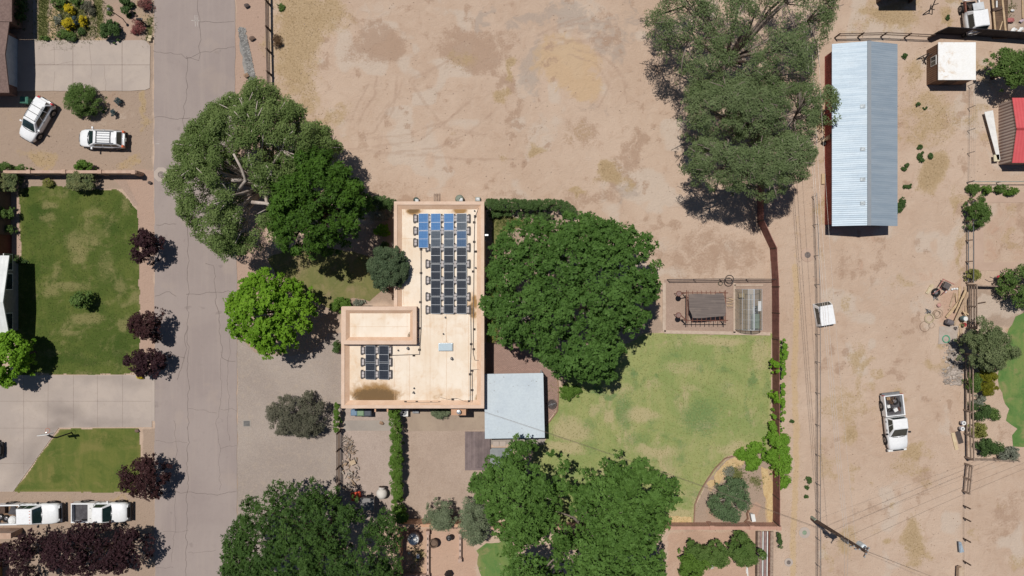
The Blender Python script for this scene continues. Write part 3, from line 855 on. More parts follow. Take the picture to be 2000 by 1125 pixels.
def asphalt_mat():
    m, nt, p, out = new_mat('old_asphalt')
    tc = NN(nt, 'ShaderNodeTexCoord').outputs['Object']
    mp = NN(nt, 'ShaderNodeMapping', {'Scale': (2.2, .12, 1)}); nt.links.new(tc, mp.inputs[0])
    nS = NOISE(nt, mp.outputs[0], 1.0, 4, .6)
    nA = NOISE(nt, tc, .16, 6, .6, .4); nB = NOISE(nt, tc, 1.3, 7, .7); nC = NOISE(nt, tc, 24, 4, .75)
    col = MIX(nt, RANGE(nt, nA, .35, .65), A(166, 153, 147), A(158, 145, 140))
    col = MIX(nt, MA(nt, 'MULTIPLY', RANGE(nt, nS, .45, .7), .4), col, A(172, 158, 150))
    col = MIX(nt, MA(nt, 'MULTIPLY', RANGE(nt, nB, .5, .75), .3), col, A(148, 135, 130))
    col = MIX(nt, MA(nt, 'MULTIPLY', RANGE(nt, nC, .5, .75), .3), col, A(124, 113, 109))
    nO = NOISE(nt, tc, .75, 3, .5, .3); nP = NOISE(nt, tc, .22, 4, .6, .5)
    col = MIX(nt, MA(nt, 'MULTIPLY', RANGE(nt, nO, .66, .74), .35), col, A(124, 112, 108))
    col = MIX(nt, MA(nt, 'MULTIPLY', RANGE(nt, nP, .55, .66), .3), col, A(176, 160, 148))
    nt.links.new(col, p.inputs['Base Color'])
    p.inputs['Roughness'].default_value = .9; p.inputs['Specular IOR Level'].default_value = .2
    b = NN(nt, 'ShaderNodeBump', {'Strength': .6, 'Distance': 1.0, 'Height': MA(nt, 'MULTIPLY', nC, .01)}); nt.links.new(b.outputs[0], p.inputs['Normal'])
    return m
M_ASPH = asphalt_mat()

def patch_ground(name, px, z, m, amp=.08, step=.5, seed=0, thick=0.0):
    mb = MB()
    poly = WP(px)
    poly = rough_poly(poly, step, amp, seed) if amp else poly
    if thick: mb.prism(poly, z - thick, z)
    else: mb.sheet(poly, z)
    return mb, poly
def put(name, px, z, m, amp=.08, step=.5, seed=0, thick=0.0):
    mb, _ = patch_ground(name, px, z, m, amp, step, seed, thick)
    return tag(mb.build(name, m), kind='structure')

def lawn_grid(px, z, m, amp, seed, deep=(), straw=()):
    poly = rough_poly(WP(px), .4, amp, seed)
    xs = np.arange(min(p[0] for p in poly) - .1, max(p[0] for p in poly) + .2, .1); ys = np.arange(min(p[1] for p in poly) - .1, max(p[1] for p in poly) + .2, .1)
    X, Y = np.meshgrid(xs, ys); k = Mask(X, Y, 0, .5); k.get('deep'); k.get('straw')
    for q in deep: k.e('deep', *q)
    for q in straw: k.e('straw', *q)
    edge = np.clip(1 - edge_dist(poly, X, Y) / .5, 0, 1) * np.clip(.5 + 1.6 * vnoise(X / 1.3, Y / 1.3, seed), 0, 1)
    k.a['straw'] = np.maximum(k.a['straw'], edge * .8)
    return tag(masked_grid('lawn', xs, ys, z, k.a, m, poly), kind='structure')
# ---- road with its cracks
mb, _ = patch_ground('road', [(301, -9000), (380, -9000), (459, -9000), (459, -60), (460, 300), (463, 600), (463, 1200), (463, 9000), (380, 9000), (303, 9000), (303, 1200), (302, 600), (301, -60)], .03, M_ASPH, .05, .6, 2, .05)
mb.cur = 1
for i, pts in enumerate(([(301, 99), (335, 103), (366, 113), (395, 104), (420, 98), (458, 92)], [(390, 42), (430, 44), (458, 42)], [(389, -10), (390, 60), (389, 118), (366, 113)],
                         [(366, 113), (366, 180), (360, 232), (355, 300)], [(304, 231), (340, 234), (372, 232)], [(303, 438), (345, 440)], [(366, 380), (367, 460), (367, 575), (366, 636), (360, 700), (345, 740)],
                         [(303, 575), (330, 571), (345, 577)], [(366, 575), (420, 571), (460, 569)], [(303, 692), (330, 690), (360, 699)], [(405, 516), (418, 520), (421, 575), (430, 640), (434, 700), (462, 705)],
                         [(366, 636), (368, 800), (366, 925), (363, 1125)], [(303, 968), (330, 962), (366, 962), (420, 967), (461, 958)], [(428, 700), (432, 760), (425, 830), (430, 870), (430, 960)], [(430, 800), (450, 798), (460, 800)],
                         [(430, 872), (462, 872)], [(303, 1112), (340, 1110)], [(366, 1078), (420, 1075)], [(303, 700), (300, 760)], [(445, 600), (448, 720), (447, 860)], [(340, 820), (345, 900), (342, 1000), (338, 1100)],
                         [(304, 862), (366, 866)], [(366, 800), (425, 806)], [(320, 1040), (366, 1036)])):
    ribbon(mb, WP(pts), .06 if i < 13 else .035, .034, .28, .3, i * 3.1)
mb.cur = 2
for (a, b) in ((372, 40), (383, 42)):                      # painted survey cross on the tarmac
    pass
ribbon(mb, WP([(374, 40), (390, 41)]), .06, .038); ribbon(mb, WP([(381, 30), (382, 52)]), .06, .038); ribbon(mb, WP([(385, 30), (386, 52)]), .05, .038)
ribbon(mb, WP([(303, 281), (312, 281)]), .05, .038)
tag(mb.build('road', [M_ASPH, M_CRACK, mat('faded_paint', A(205, 198, 190), A(175, 165, 160), 8)]), kind='structure')

# ---- concrete drives with joints
def slab(name, px, z, m, joints, jw=.035, amp=.02, cracks=()):
    mb, _ = patch_ground(name, px, z, m, amp, .6, 1, .1)
    mb.cur = 1
    for i, j in enumerate(joints): ribbon(mb, WP(j), jw, z + .007)
    for i, j in enumerate(cracks): ribbon(mb, WP(j), .03, z + .004, .16, .3, i * 5 + 1)
    return tag(mb.build(name, [m, M_JOINT]), kind='structure')
slab('driveway', [(20, 79), (285, 79), (294, 90), (293, 172), (284, 176), (240, 178), (20, 178)], .05, M_CONC,
     [[(66, 127), (293, 127)], [(143, 79), (143, 178)], [(239, 79), (239, 178)]], .05, .02,
     [[(97, 98), (118, 97), (143, 95)], [(176, 79), (178, 127), (182, 178)], [(107, 140), (105, 178)], [(143, 120), (110, 126), (66, 127)], [(205, 128), (207, 178)], [(106, 79), (107, 127)]])
put('path', [(65, -40), (73, -40), (73, 79), (65, 79)], .045, M_CONC_G, .02, .5, 3, .08)
def stained(px, z, base, stains):
    poly = WP(px)
    xs = np.arange(min(p[0] for p in poly), max(p[0] for p in poly) + .1, .12); ys = np.arange(min(p[1] for p in poly), max(p[1] for p in poly) + .1, .12)
    X, Y = np.meshgrid(xs, ys); k = Mask(X, Y, 0, .4); k.get('soot')
    for q in stains: k.e('soot', *q)
    m = base.copy(); nt = m.node_tree; p = [n for n in nt.nodes if n.type == 'BSDF_PRINCIPLED'][0]
    c = p.inputs['Base Color'].links[0].from_socket
    a = NN(nt, 'ShaderNodeAttribute', attribute_name='soot').outputs['Fac']
    nt.links.new(MIX(nt, MA(nt, 'MULTIPLY', a, .62), c, A(112, 102, 98)), p.inputs['Base Color'])
    return tag(masked_grid('driveway', xs, ys, z, k.a, m, poly), kind='structure')
stained([(-58, 734), (296.5, 733.5), (296.5, 833.5), (114.5, 834.5), (25.5, 959), (-58, 959)], .053, M_CONC, ((128, 806, 34, 14, .8, 10, .9), (190, 826, 60, 10, .6, 0, .9), (110, 830, 26, 12, .8, -40, .9), (60, 890, 16, 60, .7, 35, 1.0), (250, 745, 40, 10, .4, 0, .9), (200, 740, 60, 8, .5, 0, .9), (-10, 870, 50, 40, .3), (60, 760, 60, 20, .3, 0, .9)))
slab('driveway', [(-60, 733), (297, 732), (297, 834), (115, 835), (26, 960), (-60, 960)], .05, M_CONC,
     [[(-40, 783.5), (296, 783.5)], [(47, 733), (47, 925)], [(95, 733), (94, 836)], [(144, 733), (144, 834)], [(191, 733), (191, 834)], [(240, 733), (240, 834)], [(-40, 836), (115, 836)], [(-40, 905), (64, 905)]], .03, .01)
mb = MB()
ribbon(mb, WP([(299.5, 740), (299.5, 822)]), .3, .047, .0)
tag(mb.build('gutter', M_CONC), kind='structure')
# ---- lawns
lawn_grid([(37, 374), (53, 364), (90, 361), (132, 364), (150, 371), (199, 372), (225, 368), (240, 378), (254, 394), (268, 412), (272, 470), (273, 600), (272, 731), (30, 731), (30, 520), (42, 505), (40, 440)], .012, M_LAWN_L, .09, 4, ((80, 415, 25, 20, .8), (65, 530, 20, 30, .7), (240, 680, 22, 40, .7), (220, 440, 30, 20, .6), (180, 600, 25, 20, .6), (150, 705, 70, 16, .6), (60, 600, 14, 60, .5), (230, 560, 20, 30, .5)), ((100, 400, 14, 10, .9), (95, 425, 20, 10, .6), (180, 420, 30, 12, .6), (150, 480, 22, 30, .6), (150, 503, 14, 8, .9), (130, 560, 44, 10, .7), (243, 400, 14, 14, .6), (170, 620, 30, 14, .8), (235, 640, 14, 14, .7), (100, 570, 20, 14, .7), (140, 650, 30, 8, .6), (90, 690, 30, 10, .5), (200, 520, 20, 40, .45), (235, 555, 14, 20, .6)))
lawn_grid([(117, 837), (200, 837), (272, 836), (276, 880), (270, 962), (160, 961), (28, 960)], .012, M_LAWN_S, .06, 5, ((110, 930, 14, 14, .7), (220, 860, 40, 14, .5), (230, 930, 20, 14, .5)), ((180, 880, 30, 14, .7), (150, 900, 16, 10, .5), (195, 948, 14, 6, .6), (120, 945, 60, 8, .4)))
put('lawn', [(522, 505), (545, 490), (600, 485), (660, 488), (700, 492), (730, 510), (742, 540), (745, 570), (722, 586), (690, 582), (640, 602), (600, 585), (566, 560), (538, 535)], .012, M_LAWN_F, .16, .5, 6)
lawn_grid([(1065, 858), (1068, 830), (1086, 805), (1092, 760), (1110, 735), (1180, 700), (1250, 652), (1296, 649), (1400, 651), (1505, 652), (1507, 700), (1506, 886), (1450, 884), (1418, 893), (1380, 938), (1358, 984), (1354, 1021), (1200, 1022), (1050, 1022), (1030, 950), (1040, 880)], .012, M_LAWN_C, .12, 7, ((1160, 690, 30, 14, .95), (1135, 686, 12, 9, .8), (1185, 700, 16, 14, .9), (1204, 694, 10, 16, .9), (1120, 680, 12, 7, .7), (1165, 765, 16, 9, .8), (1190, 772, 24, 6, .7), (1245, 735, 9, 7, .7), (1275, 742, 8, 6, .6), (1370, 812, 50, 42, .6), (1220, 805, 22, 44, .6), (1470, 740, 9, 20, .7), (1460, 800, 6, 44, .5), (1235, 862, 26, 20, .5), (1100, 770, 20, 8, .4), (1300, 700, 16, 10, .4)), ((1120, 840, 44, 30, .8), (1255, 812, 34, 16, .8), (1400, 668, 60, 15, .7), (1485, 690, 22, 40, .6), (1190, 812, 10, 16, .8), (1270, 884, 44, 15, .7), (1320, 1010, 44, 16, .9), (1440, 872, 54, 14, .7), (1330, 720, 44, 20, .5), (1100, 880, 44, 14, .8), (1300, 960, 34, 20, .5), (1160, 800, 14, 12, .6), (1350, 760, 20, 10, .5), (1180, 720, 60, 8, .4), (1420, 760, 20, 30, .4)))
put('lawn', [(1975, 632), (2000, 616), (2090, 612), (2090, 872), (2000, 868), (1978, 850), (1966, 800), (1952, 745), (1955, 690)], .012, M_LAWN_R, .4, .5, 8)
put('lawn', [(930, 1075), (950, 1062), (990, 1055), (1010, 1080), (1010, 1150), (945, 1150), (935, 1110)], .012, M_LAWN_R, .15, .4, 9)
put('lawn', [(962, 422), (1000, 424), (1022, 428), (1020, 442), (985, 455), (970, 500), (962, 520)], .012, M_LAWN_F, .1, .4, 10)
# ---- gravel and yards
put('gravel_drive', [(464, 655), (500, 690), (560, 695), (610, 690), (640, 650), (667, 650), (668, 795), (660, 840), (661, 1010), (640, 1150), (464, 1150)], .008, M_GRAV_W, .1, .6, 11)
put('gravel_yard', [(671, 790), (768, 790), (768, 1030), (662, 1030), (662, 842), (671, 842)], .008, M_GRAV_S, .03, .6, 12)
put('gravel_yard', [(775, 838), (948, 838), (948, 1024), (775, 1024)], .008, M_GRAV_P, .03, .6, 13)
put('gravel_yard', [(1297, 546), (1509, 546), (1509, 648), (1297, 648)], .006, M_GRAV_Y, .02, .6, 14)
put('drain_stones', [(469, 52), (478, 55), (480, 90), (487, 120), (500, 150), (504, 200), (490, 200), (487, 160), (474, 125), (468, 100)], .012, M_GRAV_G, .12, .3, 15)
put('path', [(672, 821), (768, 821), (768, 841), (671, 841)], .03, M_CONC_G, .01, .6, 16, .06)
put('path', [(775, 796), (948, 790), (948, 839), (850, 842), (775, 841)], .03, concrete_mat('tan_concrete', A(176, 158, 140), A(164, 146, 130), A(140, 120, 105)), .03, .6, 17, .06)
# brick patio
def brick_mat():
    m, nt, p, out = new_mat('brick_paving')
    tc = NN(nt, 'ShaderNodeTexCoord').outputs['Object']
    b = NN(nt, 'ShaderNodeTexBrick', {'Color1': A(176, 142, 128), 'Color2': A(158, 126, 114), 'Mortar': A(122, 106, 98), 'Scale': 1.0, 'Mortar Size': .014, 'Brick Width': .22, 'Row Height': .11})
    nt.links.new(tc, b.inputs['Vector'])
    n = NOISE(nt, tc, .8, 6, .65)
    c = MIX(nt, MA(nt, 'MULTIPLY', RANGE(nt, n, .4, .7), .5), b.outputs['Color'], A(150, 124, 112))
    nt.links.new(c, p.inputs['Base Color']); p.inputs['Roughness'].default_value = .9
    return m
put('brick_patio', [(948, 655), (985, 655), (1030, 690), (1060, 715), (1087, 735), (1090, 770), (1088, 800), (1062, 832), (948, 832)], .016, brick_mat(), .03, .5, 18, .03)
put('path', [(948, 830), (1062, 833), (1064, 868), (948, 868)], .014, M_CONC_G, .02, .5, 19)
# right neighbours' concrete
put('path', [(1896, 376), (2090, 376), (2090, 396), (1921, 396), (1921, 512), (2090, 512), (2090, 528), (1903, 528), (1903, 396), (1896, 396)], .03, M_CONC_P, .02, .6, 20, .05)
put('path', [(664, 350), (664, 349), (663, 349)], .02, M_CONC_P, 0) if False else None
put('concrete_pad', [(1834, 638), (1871, 636), (1868, 671), (1832, 672)], .04, mat('pale_pad', A(190, 178, 168), A(178, 162, 150), 2), .02, .4, 21, .06)
put('verge', [(228, 352), (246, 352), (270, 400), (262, 402)], .006, M_GRAV_Y, .03, .4, 22)
M_MULCH = mat('straw_mulch', A(216, 190, 144), A(196, 166, 120), 2.2, .95, bump=.04, bscale=9)
for px in ([(1396, 930), (1404, 914), (1418, 900), (1438, 890), (1456, 892), (1452, 908), (1434, 912), (1420, 914), (1412, 930), (1404, 946), (1394, 944)], [(1486, 912), (1500, 918), (1509, 940), (1509, 1020), (1500, 1020), (1497, 985), (1490, 960), (1488, 930)], [(1380, 944), (1394, 938), (1398, 948), (1386, 952)], [(1306, 1008), (1350, 1010), (1350, 1022), (1306, 1022)]):
    mb = MB(); mb.sheet(rough_poly(WP(px), .2, .1, px[0][0]), .016)
    tag(mb.build('straw_mulch', M_MULCH), kind='structure')
# manhole collars with iron lids
def manhole(label, px, py, r, rl, n, m, lm):
    x, y = W(px, py)
    t = thing('manhole', label, 'manhole', (x, y, 0))
    mb = MB(); mb.prism([(x + r * math.cos(2 * math.pi * i / n + .39), y + r * math.sin(2 * math.pi * i / n + .39)) for i in range(n)], -.05, .045); mb.build('collar', m, t)
    mb = MB(); mb.lathe((x, y, .03), [(rl, 0), (rl, .022), (rl * .9, .028), (rl * .88, .022), (.001, .022)], 24); mb.build('lid', lm, t)
M_IRON = mat('iron_lid', A(140, 128, 122), A(112, 102, 98), 8, .6, .3)
manhole('octagonal pale concrete manhole collar at the road edge under the cottonwood', 315, 341, .75, .32, 8, M_CONC, M_IRON)
manhole('round concrete manhole in the alley right of the brown board fence', 1577, 498, .68, .3, 24, M_CONC_P, M_IRON)
manhole('oval whitish manhole with a greenish lid at the left of the utility pole foot', 1571, 1040, .55, .22, 24, M_CONC, mat('green_lid', A(150, 168, 142), A(128, 146, 122), 6))
manhole('small white ring manhole at the bottom end of the alley', 1540, 1098, .42, .2, 20, M_CONC, M_IRON)
x, y = W(482, 827)
t = thing('utility_cover', 'square grey utility cover set in the gravel drive left of the grey-green bush', 'utility cover', (x, y, 0))
mb = MB(); mb.box(x - .42, x + .42, y - .36, y + .36, -.04, .03); mb.build('collar', M_CONC_G, t)
mb = MB(); mb.box(x - .3, x + .3, y - .26, y + .26, .0, .04); mb.build('lid', mat('lid_grey', A(120, 118, 116), A(104, 102, 100), 5), t)

# ================================================================ BUILDINGS
M_STUCCO = mat('peach_stucco', A(214, 172, 142), A(204, 160, 130), 1.2, .9, bump=.012, bscale=30)
M_STUCCO_D = mat('tan_stucco', A(206, 176, 156), A(190, 158, 138), 1.5, .9, bump=.012, bscale=30)
M_PINKWALL = mat('pink_stucco', A(204, 162, 142), A(190, 148, 130), 1.5, .9, bump=.012, bscale=30)
M_GLASS = mat('window_glass', A(60, 72, 78), A(44, 52, 58), 1, .08, spec=.8)
M_WHITE = mat('white_paint', A(244, 244, 242), A(226, 226, 224), 2, .5)
M_BLACK = mat('black_steel', A(52, 48, 50), A(38, 35, 36), 6, .5)
M_GREYM = mat('grey_metal', A(150, 152, 154), A(122, 124, 128), 4, .45, .5)
M_GALV = mat('galvanised', A(196, 202, 206), A(170, 176, 182), 3, .4, .6)
M_WOODG = mat('weathered_wood', A(178, 158, 141), A(142, 122, 108), 4, .9, bump=.01, bscale=40)
M_WOODL = mat('pale_lumber', A(212, 186, 152), A(188, 160, 126), 3, .85)
M_WOODD = mat('dark_wood', A(104, 84, 72), A(78, 62, 54), 4, .9)
M_RUST = mat('rusty_steel', A(140, 92, 76), A(104, 70, 60), 6, .85)
M_REDBROWN = mat('redbrown_boards', A(158, 108, 98), A(136, 92, 84), 2, .85, island=.12)

# ---- flat-roofed house
ZP, ZR = 4.0, 3.62
HP = WP([(770, 394), (945, 394), (945, 797), (667, 797), (667, 600), (770, 600)], ZP)
hx0, hy0 = HP[3]; hx1, hy1 = HP[1]
house = thing('house', 'L-shaped flat-roofed stucco house with cream roof carrying solar panels', 'house', ((hx0 + hx1) / 2, (hy0 + hy1) / 2, 0))
def inset(poly, d):
    n = len(poly); out = []
    ar = sum(poly[i][0] * poly[(i + 1) % n][1] - poly[(i + 1) % n][0] * poly[i][1] for i in range(n))
    sg = 1 if ar > 0 else -1
    for i in range(n):
        p0 = Vector(poly[i - 1]); p1 = Vector(poly[i]); p2 = Vector(poly[(i + 1) % n])
        e1 = (p1 - p0).normalized(); e2 = (p2 - p1).normalized()
        n1 = Vector((-e1.y, e1.x)) * sg; n2 = Vector((-e2.y, e2.x)) * sg
        k = n1 + n2
        q = p1 + k * (d / max(.2, 1 + n1.dot(n2)))
        out.append((q.x, q.y))
    return out
def strip(mb, A0, z0, B0, z1):
    n = len(A0)
    mb.add([(p[0], p[1], z0) for p in A0] + [(p[0], p[1], z1) for p in B0], [(i, (i + 1) % n, n + (i + 1) % n, n + i) for i in range(n)])
I1 = inset(HP, .28); I2 = inset(HP, .66)
mb = MB(); strip(mb, HP, 0, HP, ZP - .06); mb.build('wall', M_STUCCO, house)
mb = MB()
O1 = inset(HP, -.03)
strip(mb, O1, ZP - .06, O1, ZP); strip(mb, O1, ZP, I1, ZP); strip(mb, HP, ZP - .06, O1, ZP - .06)
mb.build('parapet', mat('parapet_cap', A(234, 206, 185), A(224, 194, 171), 1.2, .9, bump=.008), house)
mb = MB(); strip(mb, I1, ZP, I1, ZP - .06); strip(mb, I1, ZP - .06, I2, ZR); mb.build('parapet_flashing', mat('flashing', A(240, 206, 178), A(230, 192, 162), 1.0, .85), house)
def roof_mat():
    m, nt, p, out = new_mat('cream_roof')
    tc = NN(nt, 'ShaderNodeTexCoord').outputs['Object']
    nA = NOISE(nt, tc, .3, 6, .62, .6); nB = NOISE(nt, tc, 1.4, 7, .7, .4); nC = NOISE(nt, tc, 7, 5, .7)
    mp = NN(nt, 'ShaderNodeMapping', {'Scale': (3.0, .25, 1)}); nt.links.new(tc, mp.inputs[0])
    nS = NOISE(nt, mp.outputs[0], 1, 5, .6)
    col = MIX(nt, RANGE(nt, nA, .35, .68), A(249, 236, 219), A(239, 220, 197))
    col = MIX(nt, MA(nt, 'MULTIPLY', RANGE(nt, nS, .5, .75), .4), col, A(228, 203, 176))
    col = MIX(nt, MA(nt, 'MULTIPLY', RANGE(nt, nB, .5, .75), .45), col, A(230, 203, 174))
    def lay(col, attr, c, op, amt, lo, hi, nz):
        a = NN(nt, 'ShaderNodeAttribute', attribute_name=attr).outputs['Fac']
        v = MA(nt, 'ADD', a, MA(nt, 'MULTIPLY', MA(nt, 'SUBTRACT', nz, .5), amt))
        v = MA(nt, 'MULTIPLY', RANGE(nt, v, lo, hi), MA(nt, 'MULTIPLY', RANGE(nt, a, 0, .1), op))
        return MIX(nt, v, col, c)
    col = lay(col, 'rust', A(222, 184, 144), .65, 1.2, .2, .9, nB)
    col = lay(col, 'silt', A(160, 122, 72), .95, .9, .3, .8, nB)
    col = lay(col, 'mud', A(112, 88, 58), .85, 1.2, .4, .85, nC)
    nt.links.new(col, p.inputs['Base Color'])
    p.inputs['Roughness'].default_value = .75; p.inputs['Specular IOR Level'].default_value = .25
    b = NN(nt, 'ShaderNodeBump', {'Strength': .4, 'Distance': 1.0, 'Height': MA(nt, 'MULTIPLY', nB, .03)}); nt.links.new(b.outputs[0], p.inputs['Normal'])
    return m
M_ROOF = roof_mat()
rxs = np.arange(I2[3][0] - .3, I2[1][0] + .4, .14); rys = np.arange(I2[3][1] - .3, I2[1][1] + .4, .14)
RX, RY = np.meshgrid(rxs, rys)
R = Mask(RX, RY, ZR, .3)
for n in ('rust', 'silt', 'mud'): R.get(n)
R.e('rust', 735, 765, 62, 34, .8, 0, .6); R.e('silt', 733, 768, 48, 22, .9, 0, .5); R.e('mud', 732, 772, 44, 17, .9, 0, .35); R.e('silt', 700, 755, 8, 22, .5); R.e('silt', 738, 752, 6, 22, .5)
for cx, rr, mu in ((811, 14, .9), (897, 13, .35)):
    R.e('silt', cx, 409, rr, 10, .9, 0, .45); R.e('rust', cx, 412, rr * 1.6, 14, .7); R.e('mud', cx, 408, rr * .8, 7, mu, 0, .4)
R.e('rust', 928, 600, 14, 36, .85); R.e('silt', 931, 588, 6, 14, .8); R.e('mud', 926, 604, 5, 18, .8); R.e('silt', 926, 610, 8, 16, .7)
R.e('rust', 870, 772, 60, 18, .6); R.e('silt', 856, 776, 14, 5, .5, -15); R.e('rust', 930, 720, 16, 70, .5); R.e('silt', 935, 712, 5, 12, .6); R.e('silt', 936, 775, 6, 12, .7); R.e('mud', 918, 786, 8, 4, .6)
R.e('rust', 880, 640, 60, 20, .45); R.e('rust', 790, 520, 14, 110, .4); R.e('rust', 690, 720, 18, 40, .5); R.e('rust', 870, 678, 24, 12, .55); R.e('rust', 850, 640, 30, 30, .35); R.e('rust', 800, 480, 30, 20, .35)
R.e('mud', 937, 750, 2, 30, .5); R.e('rust', 780, 700, 30, 60, .3); R.e('silt', 760, 792, 14, 3, .6); R.e('rust', 830, 740, 50, 30, .3)
masked_grid('roof', rxs, rys, ZR + .001, R.a, M_ROOF, inset(HP, .5), tuple(house.location), house)
for j in ([(788, 400), (788, 420)], [(840, 614), (840, 790)], [(872, 614), (872, 790)], [(800, 690), (800, 790)], [(770, 700), (770, 790)], [(915, 620), (915, 790)], [(774, 466), (806, 466)], [(788, 500), (788, 595)], [(870, 640), (872, 668)]):
    mb = MB(); ribbon(mb, WP(j, ZR), .022, ZR + .006); mb.build('roof_seam', mat('seam', A(226, 190, 156), A(214, 176, 142), 4, .85), house)
# raised entry roof
EP = WP([(668.5, 599), (813, 599), (813, 672), (668.5, 672)], 4.45)
E1 = inset(EP, .32); E2 = inset(EP, .62)
mb = MB(); strip(mb, EP, 3.3, EP, 4.4); mb.build('wall', M_STUCCO, house)
mb = MB(); E0 = inset(EP, -.03); strip(mb, E0, 4.4, E0, 4.46); strip(mb, E0, 4.46, E1, 4.46); strip(mb, EP, 4.4, E0, 4.4); mb.build('parapet', MATS['parapet_cap'], house)
mb = MB(); strip(mb, E1, 4.46, E2, 4.12); mb.build('parapet_flashing', MATS['flashing'], house)
exs = np.arange(E2[0][0] - .2, E2[1][0] + .3, .14); eys = np.arange(E2[3][1] - .2, E2[0][1] + .3, .14)
EX, EY = np.meshgrid(exs, eys); R2 = Mask(EX, EY, 4.12, .2)
for n in ('rust', 'silt', 'mud'): R2.get(n)
R2.e('mud', 676, 662, 6, 5, .9); R2.e('mud', 799, 654, 4, 8, .9); R2.e('rust', 770, 615, 30, 10, .5); R2.e('rust', 690, 640, 14, 24, .4); R2.e('mud', 766, 608, 20, 2, .7); R2.e('rust', 740, 625, 50, 12, .3)
masked_grid('roof', exs, eys, 4.121, R2.a, M_ROOF, inset(EP, .5), tuple(house.location), house)
mb = MB(); ribbon(mb, WP([(678, 638), (798, 638)], 4.12), .022, 4.127); mb.build('roof_seam', MATS['seam'], house)
# windows and doors of the house (mostly hidden from above)
def wall_rect(mb, x0, x1, y0, y1, z0, z1): mb.box(min(x0, x1), max(x0, x1), min(y0, y1), max(y0, y1), z0, z1)
for (px, side) in ((820, 'n'), (895, 'n'), (700, 's'), (850, 's')):
    x = W(px, 0, ZP)[0]; y = HP[0][1] if side == 'n' else HP[2][1]; s = 1 if side == 'n' else -1
    mb = MB(); wall_rect(mb, x - .7, x + .7, y - .02, y + s * .03, 1.0, 2.2); w = mb.build('window', M_WHITE, house)
    mb = MB(); wall_rect(mb, x - .62, x + .62, y, y + s * .036, 1.08, 2.12); mb.build('pane', M_GLASS, w)
for (py, side) in ((450, 'e'), (560, 'e'), (690, 'e'), (740, 'w'), (470, 'w')):
    y = W(0, py, ZP)[1]; x = HP[1][0] if side == 'e' else (HP[3][0] if py > 600 else HP[0][0]); s = 1 if side == 'e' else -1
    mb = MB(); wall_rect(mb, x - s * .02, x + s * .03, y - .8, y + .8, 0.9, 2.2); w = mb.build('window', M_WHITE, house)
    mb = MB(); wall_rect(mb, x, x + s * .036, y - .72, y + .72, .98, 2.12); mb.build('pane', M_GLASS, w)
y = W(0, 575, 0)[1]; x0_, y0_ = W(700, 600, ZP)
mb = MB(); mb.box(x0_ - .5, x0_ + .5, HP[4][1] - .02, HP[4][1] + .04, 0, 2.1); d = mb.build('door', M_WOODD, house)
mb = MB(); mb.ring((x0_ + .38, HP[4][1] + .07, 1.0), .04, .012, 10, 5, 'y'); mb.build('handle', M_GREYM, d)
# skylight, vents, conduits, scuppers, chimney-like cooler stack on the south side
x0_, y1_ = W(857, 671, 3.9); x1_, y0_ = W(883, 684.5, 3.9)
mb = MB(); mb.box(x0_ - .05, x1_ + .05, y0_ - .05, y1_ + .05, ZR, 3.82); sk = mb.build('skylight', M_GALV, house)
mb = MB(); mb.box(x0_, x1_, y0_, y1_, 3.82, 3.93); mb.build('pane', mat('skylight_dome', A(196, 214, 224), A(186, 204, 214), 1, .25, spec=.6), sk)
M_VENT = mat('vent_metal', A(120, 120, 122), A(90, 90, 94), 6, .5, .4)
for px, py, h, r in ((882.5, 700, .35, .09), (866, 652, .2, .05), (870, 620, .16, .06), (808, 766, .4, .06), (809, 758, .2, .05), (927, 412, .16, .05), (797, 680, .3, .09), (778, 684, .22, .05), (929, 523, .2, .06), (927, 424, .2, .05)):
    x, y = W(px, py, ZR)
    mb = MB(); mb.lathe((x, y, ZR), [(r * 1.6, 0), (r * 1.5, .03), (r, .06), (r, h), (r * 1.3, h), (r * 1.2, h + .05), (.01, h + .07)], 10); mb.build('vent_pipe', M_VENT, house)
M_COND = mat('conduit', A(128, 118, 112), A(104, 96, 92), 5, .5, .3)
M_FOOT = mat('rubber_foot', A(70, 62, 58), A(54, 48, 46), 5, .9)
def conduit(px_pts, foot_px, r=.028):
    pts = [W3(a, b, ZR + .14) for a, b in px_pts]
    mb = MB(); mb.tube(pts, r, 6); c = mb.build('conduit', M_COND, house)
    for a, b in foot_px:
        mb = MB(); x, y = W(a, b, ZR + .1); mb.box(x - .11, x + .11, y - .09, y + .09, ZR, ZR + .12); mb.build('conduit_foot', M_FOOT, c)
conduit([(822, 486), (822, 640), (819, 692), (763, 694)], [(822, 487), (822, 533), (821, 590), (820, 641), (819, 683), (808, 694), (763, 694)])
conduit([(936, 404), (927, 424), (926, 470), (925, 560), (924, 690), (927, 703), (940, 705)], [(928, 422), (926, 434), (926, 472), (929, 491), (924, 530), (926, 643), (925, 682)], .022)
conduit([(919, 600), (920, 672), (918, 730), (918, 794)], [(920, 672), (918, 731)], .022)
conduit([(946, 721), (922, 722), (922, 794)], [(922, 724), (922, 762)], .022)
conduit([(788, 795), (790, 786), (850, 786), (908, 788)], [(792, 785), (814, 785), (842, 786), (858, 786)], .022)
conduit([(860, 776), (875, 780), (893, 778), (905, 783), (916, 786)], [(916, 784), (884, 780)], .016)
for px, py in ((811, 396), (897, 396)):
    mb = MB(); x, y = W(px, py, ZR); mb.box(x - .14, x + .14, y - .3, y + .12, ZR, ZR + .12); mb.build('scupper', M_BLACK, house)
for py in (459, 586):
    x, y = W(944, py, 3.7)
    mb = MB(); mb.obox((x + .1, y, 3.66), (.7, .14, .1)); mb.build('rain_spout', M_GALV, house)
for px, py in ((733, 797), (757, 797)):
    x, y = W(px, py, 3.5); mb = MB(); mb.obox((x, y - .1, 3.5), (.14, .5, .1)); mb.build('rain_spout', M_STUCCO, house)
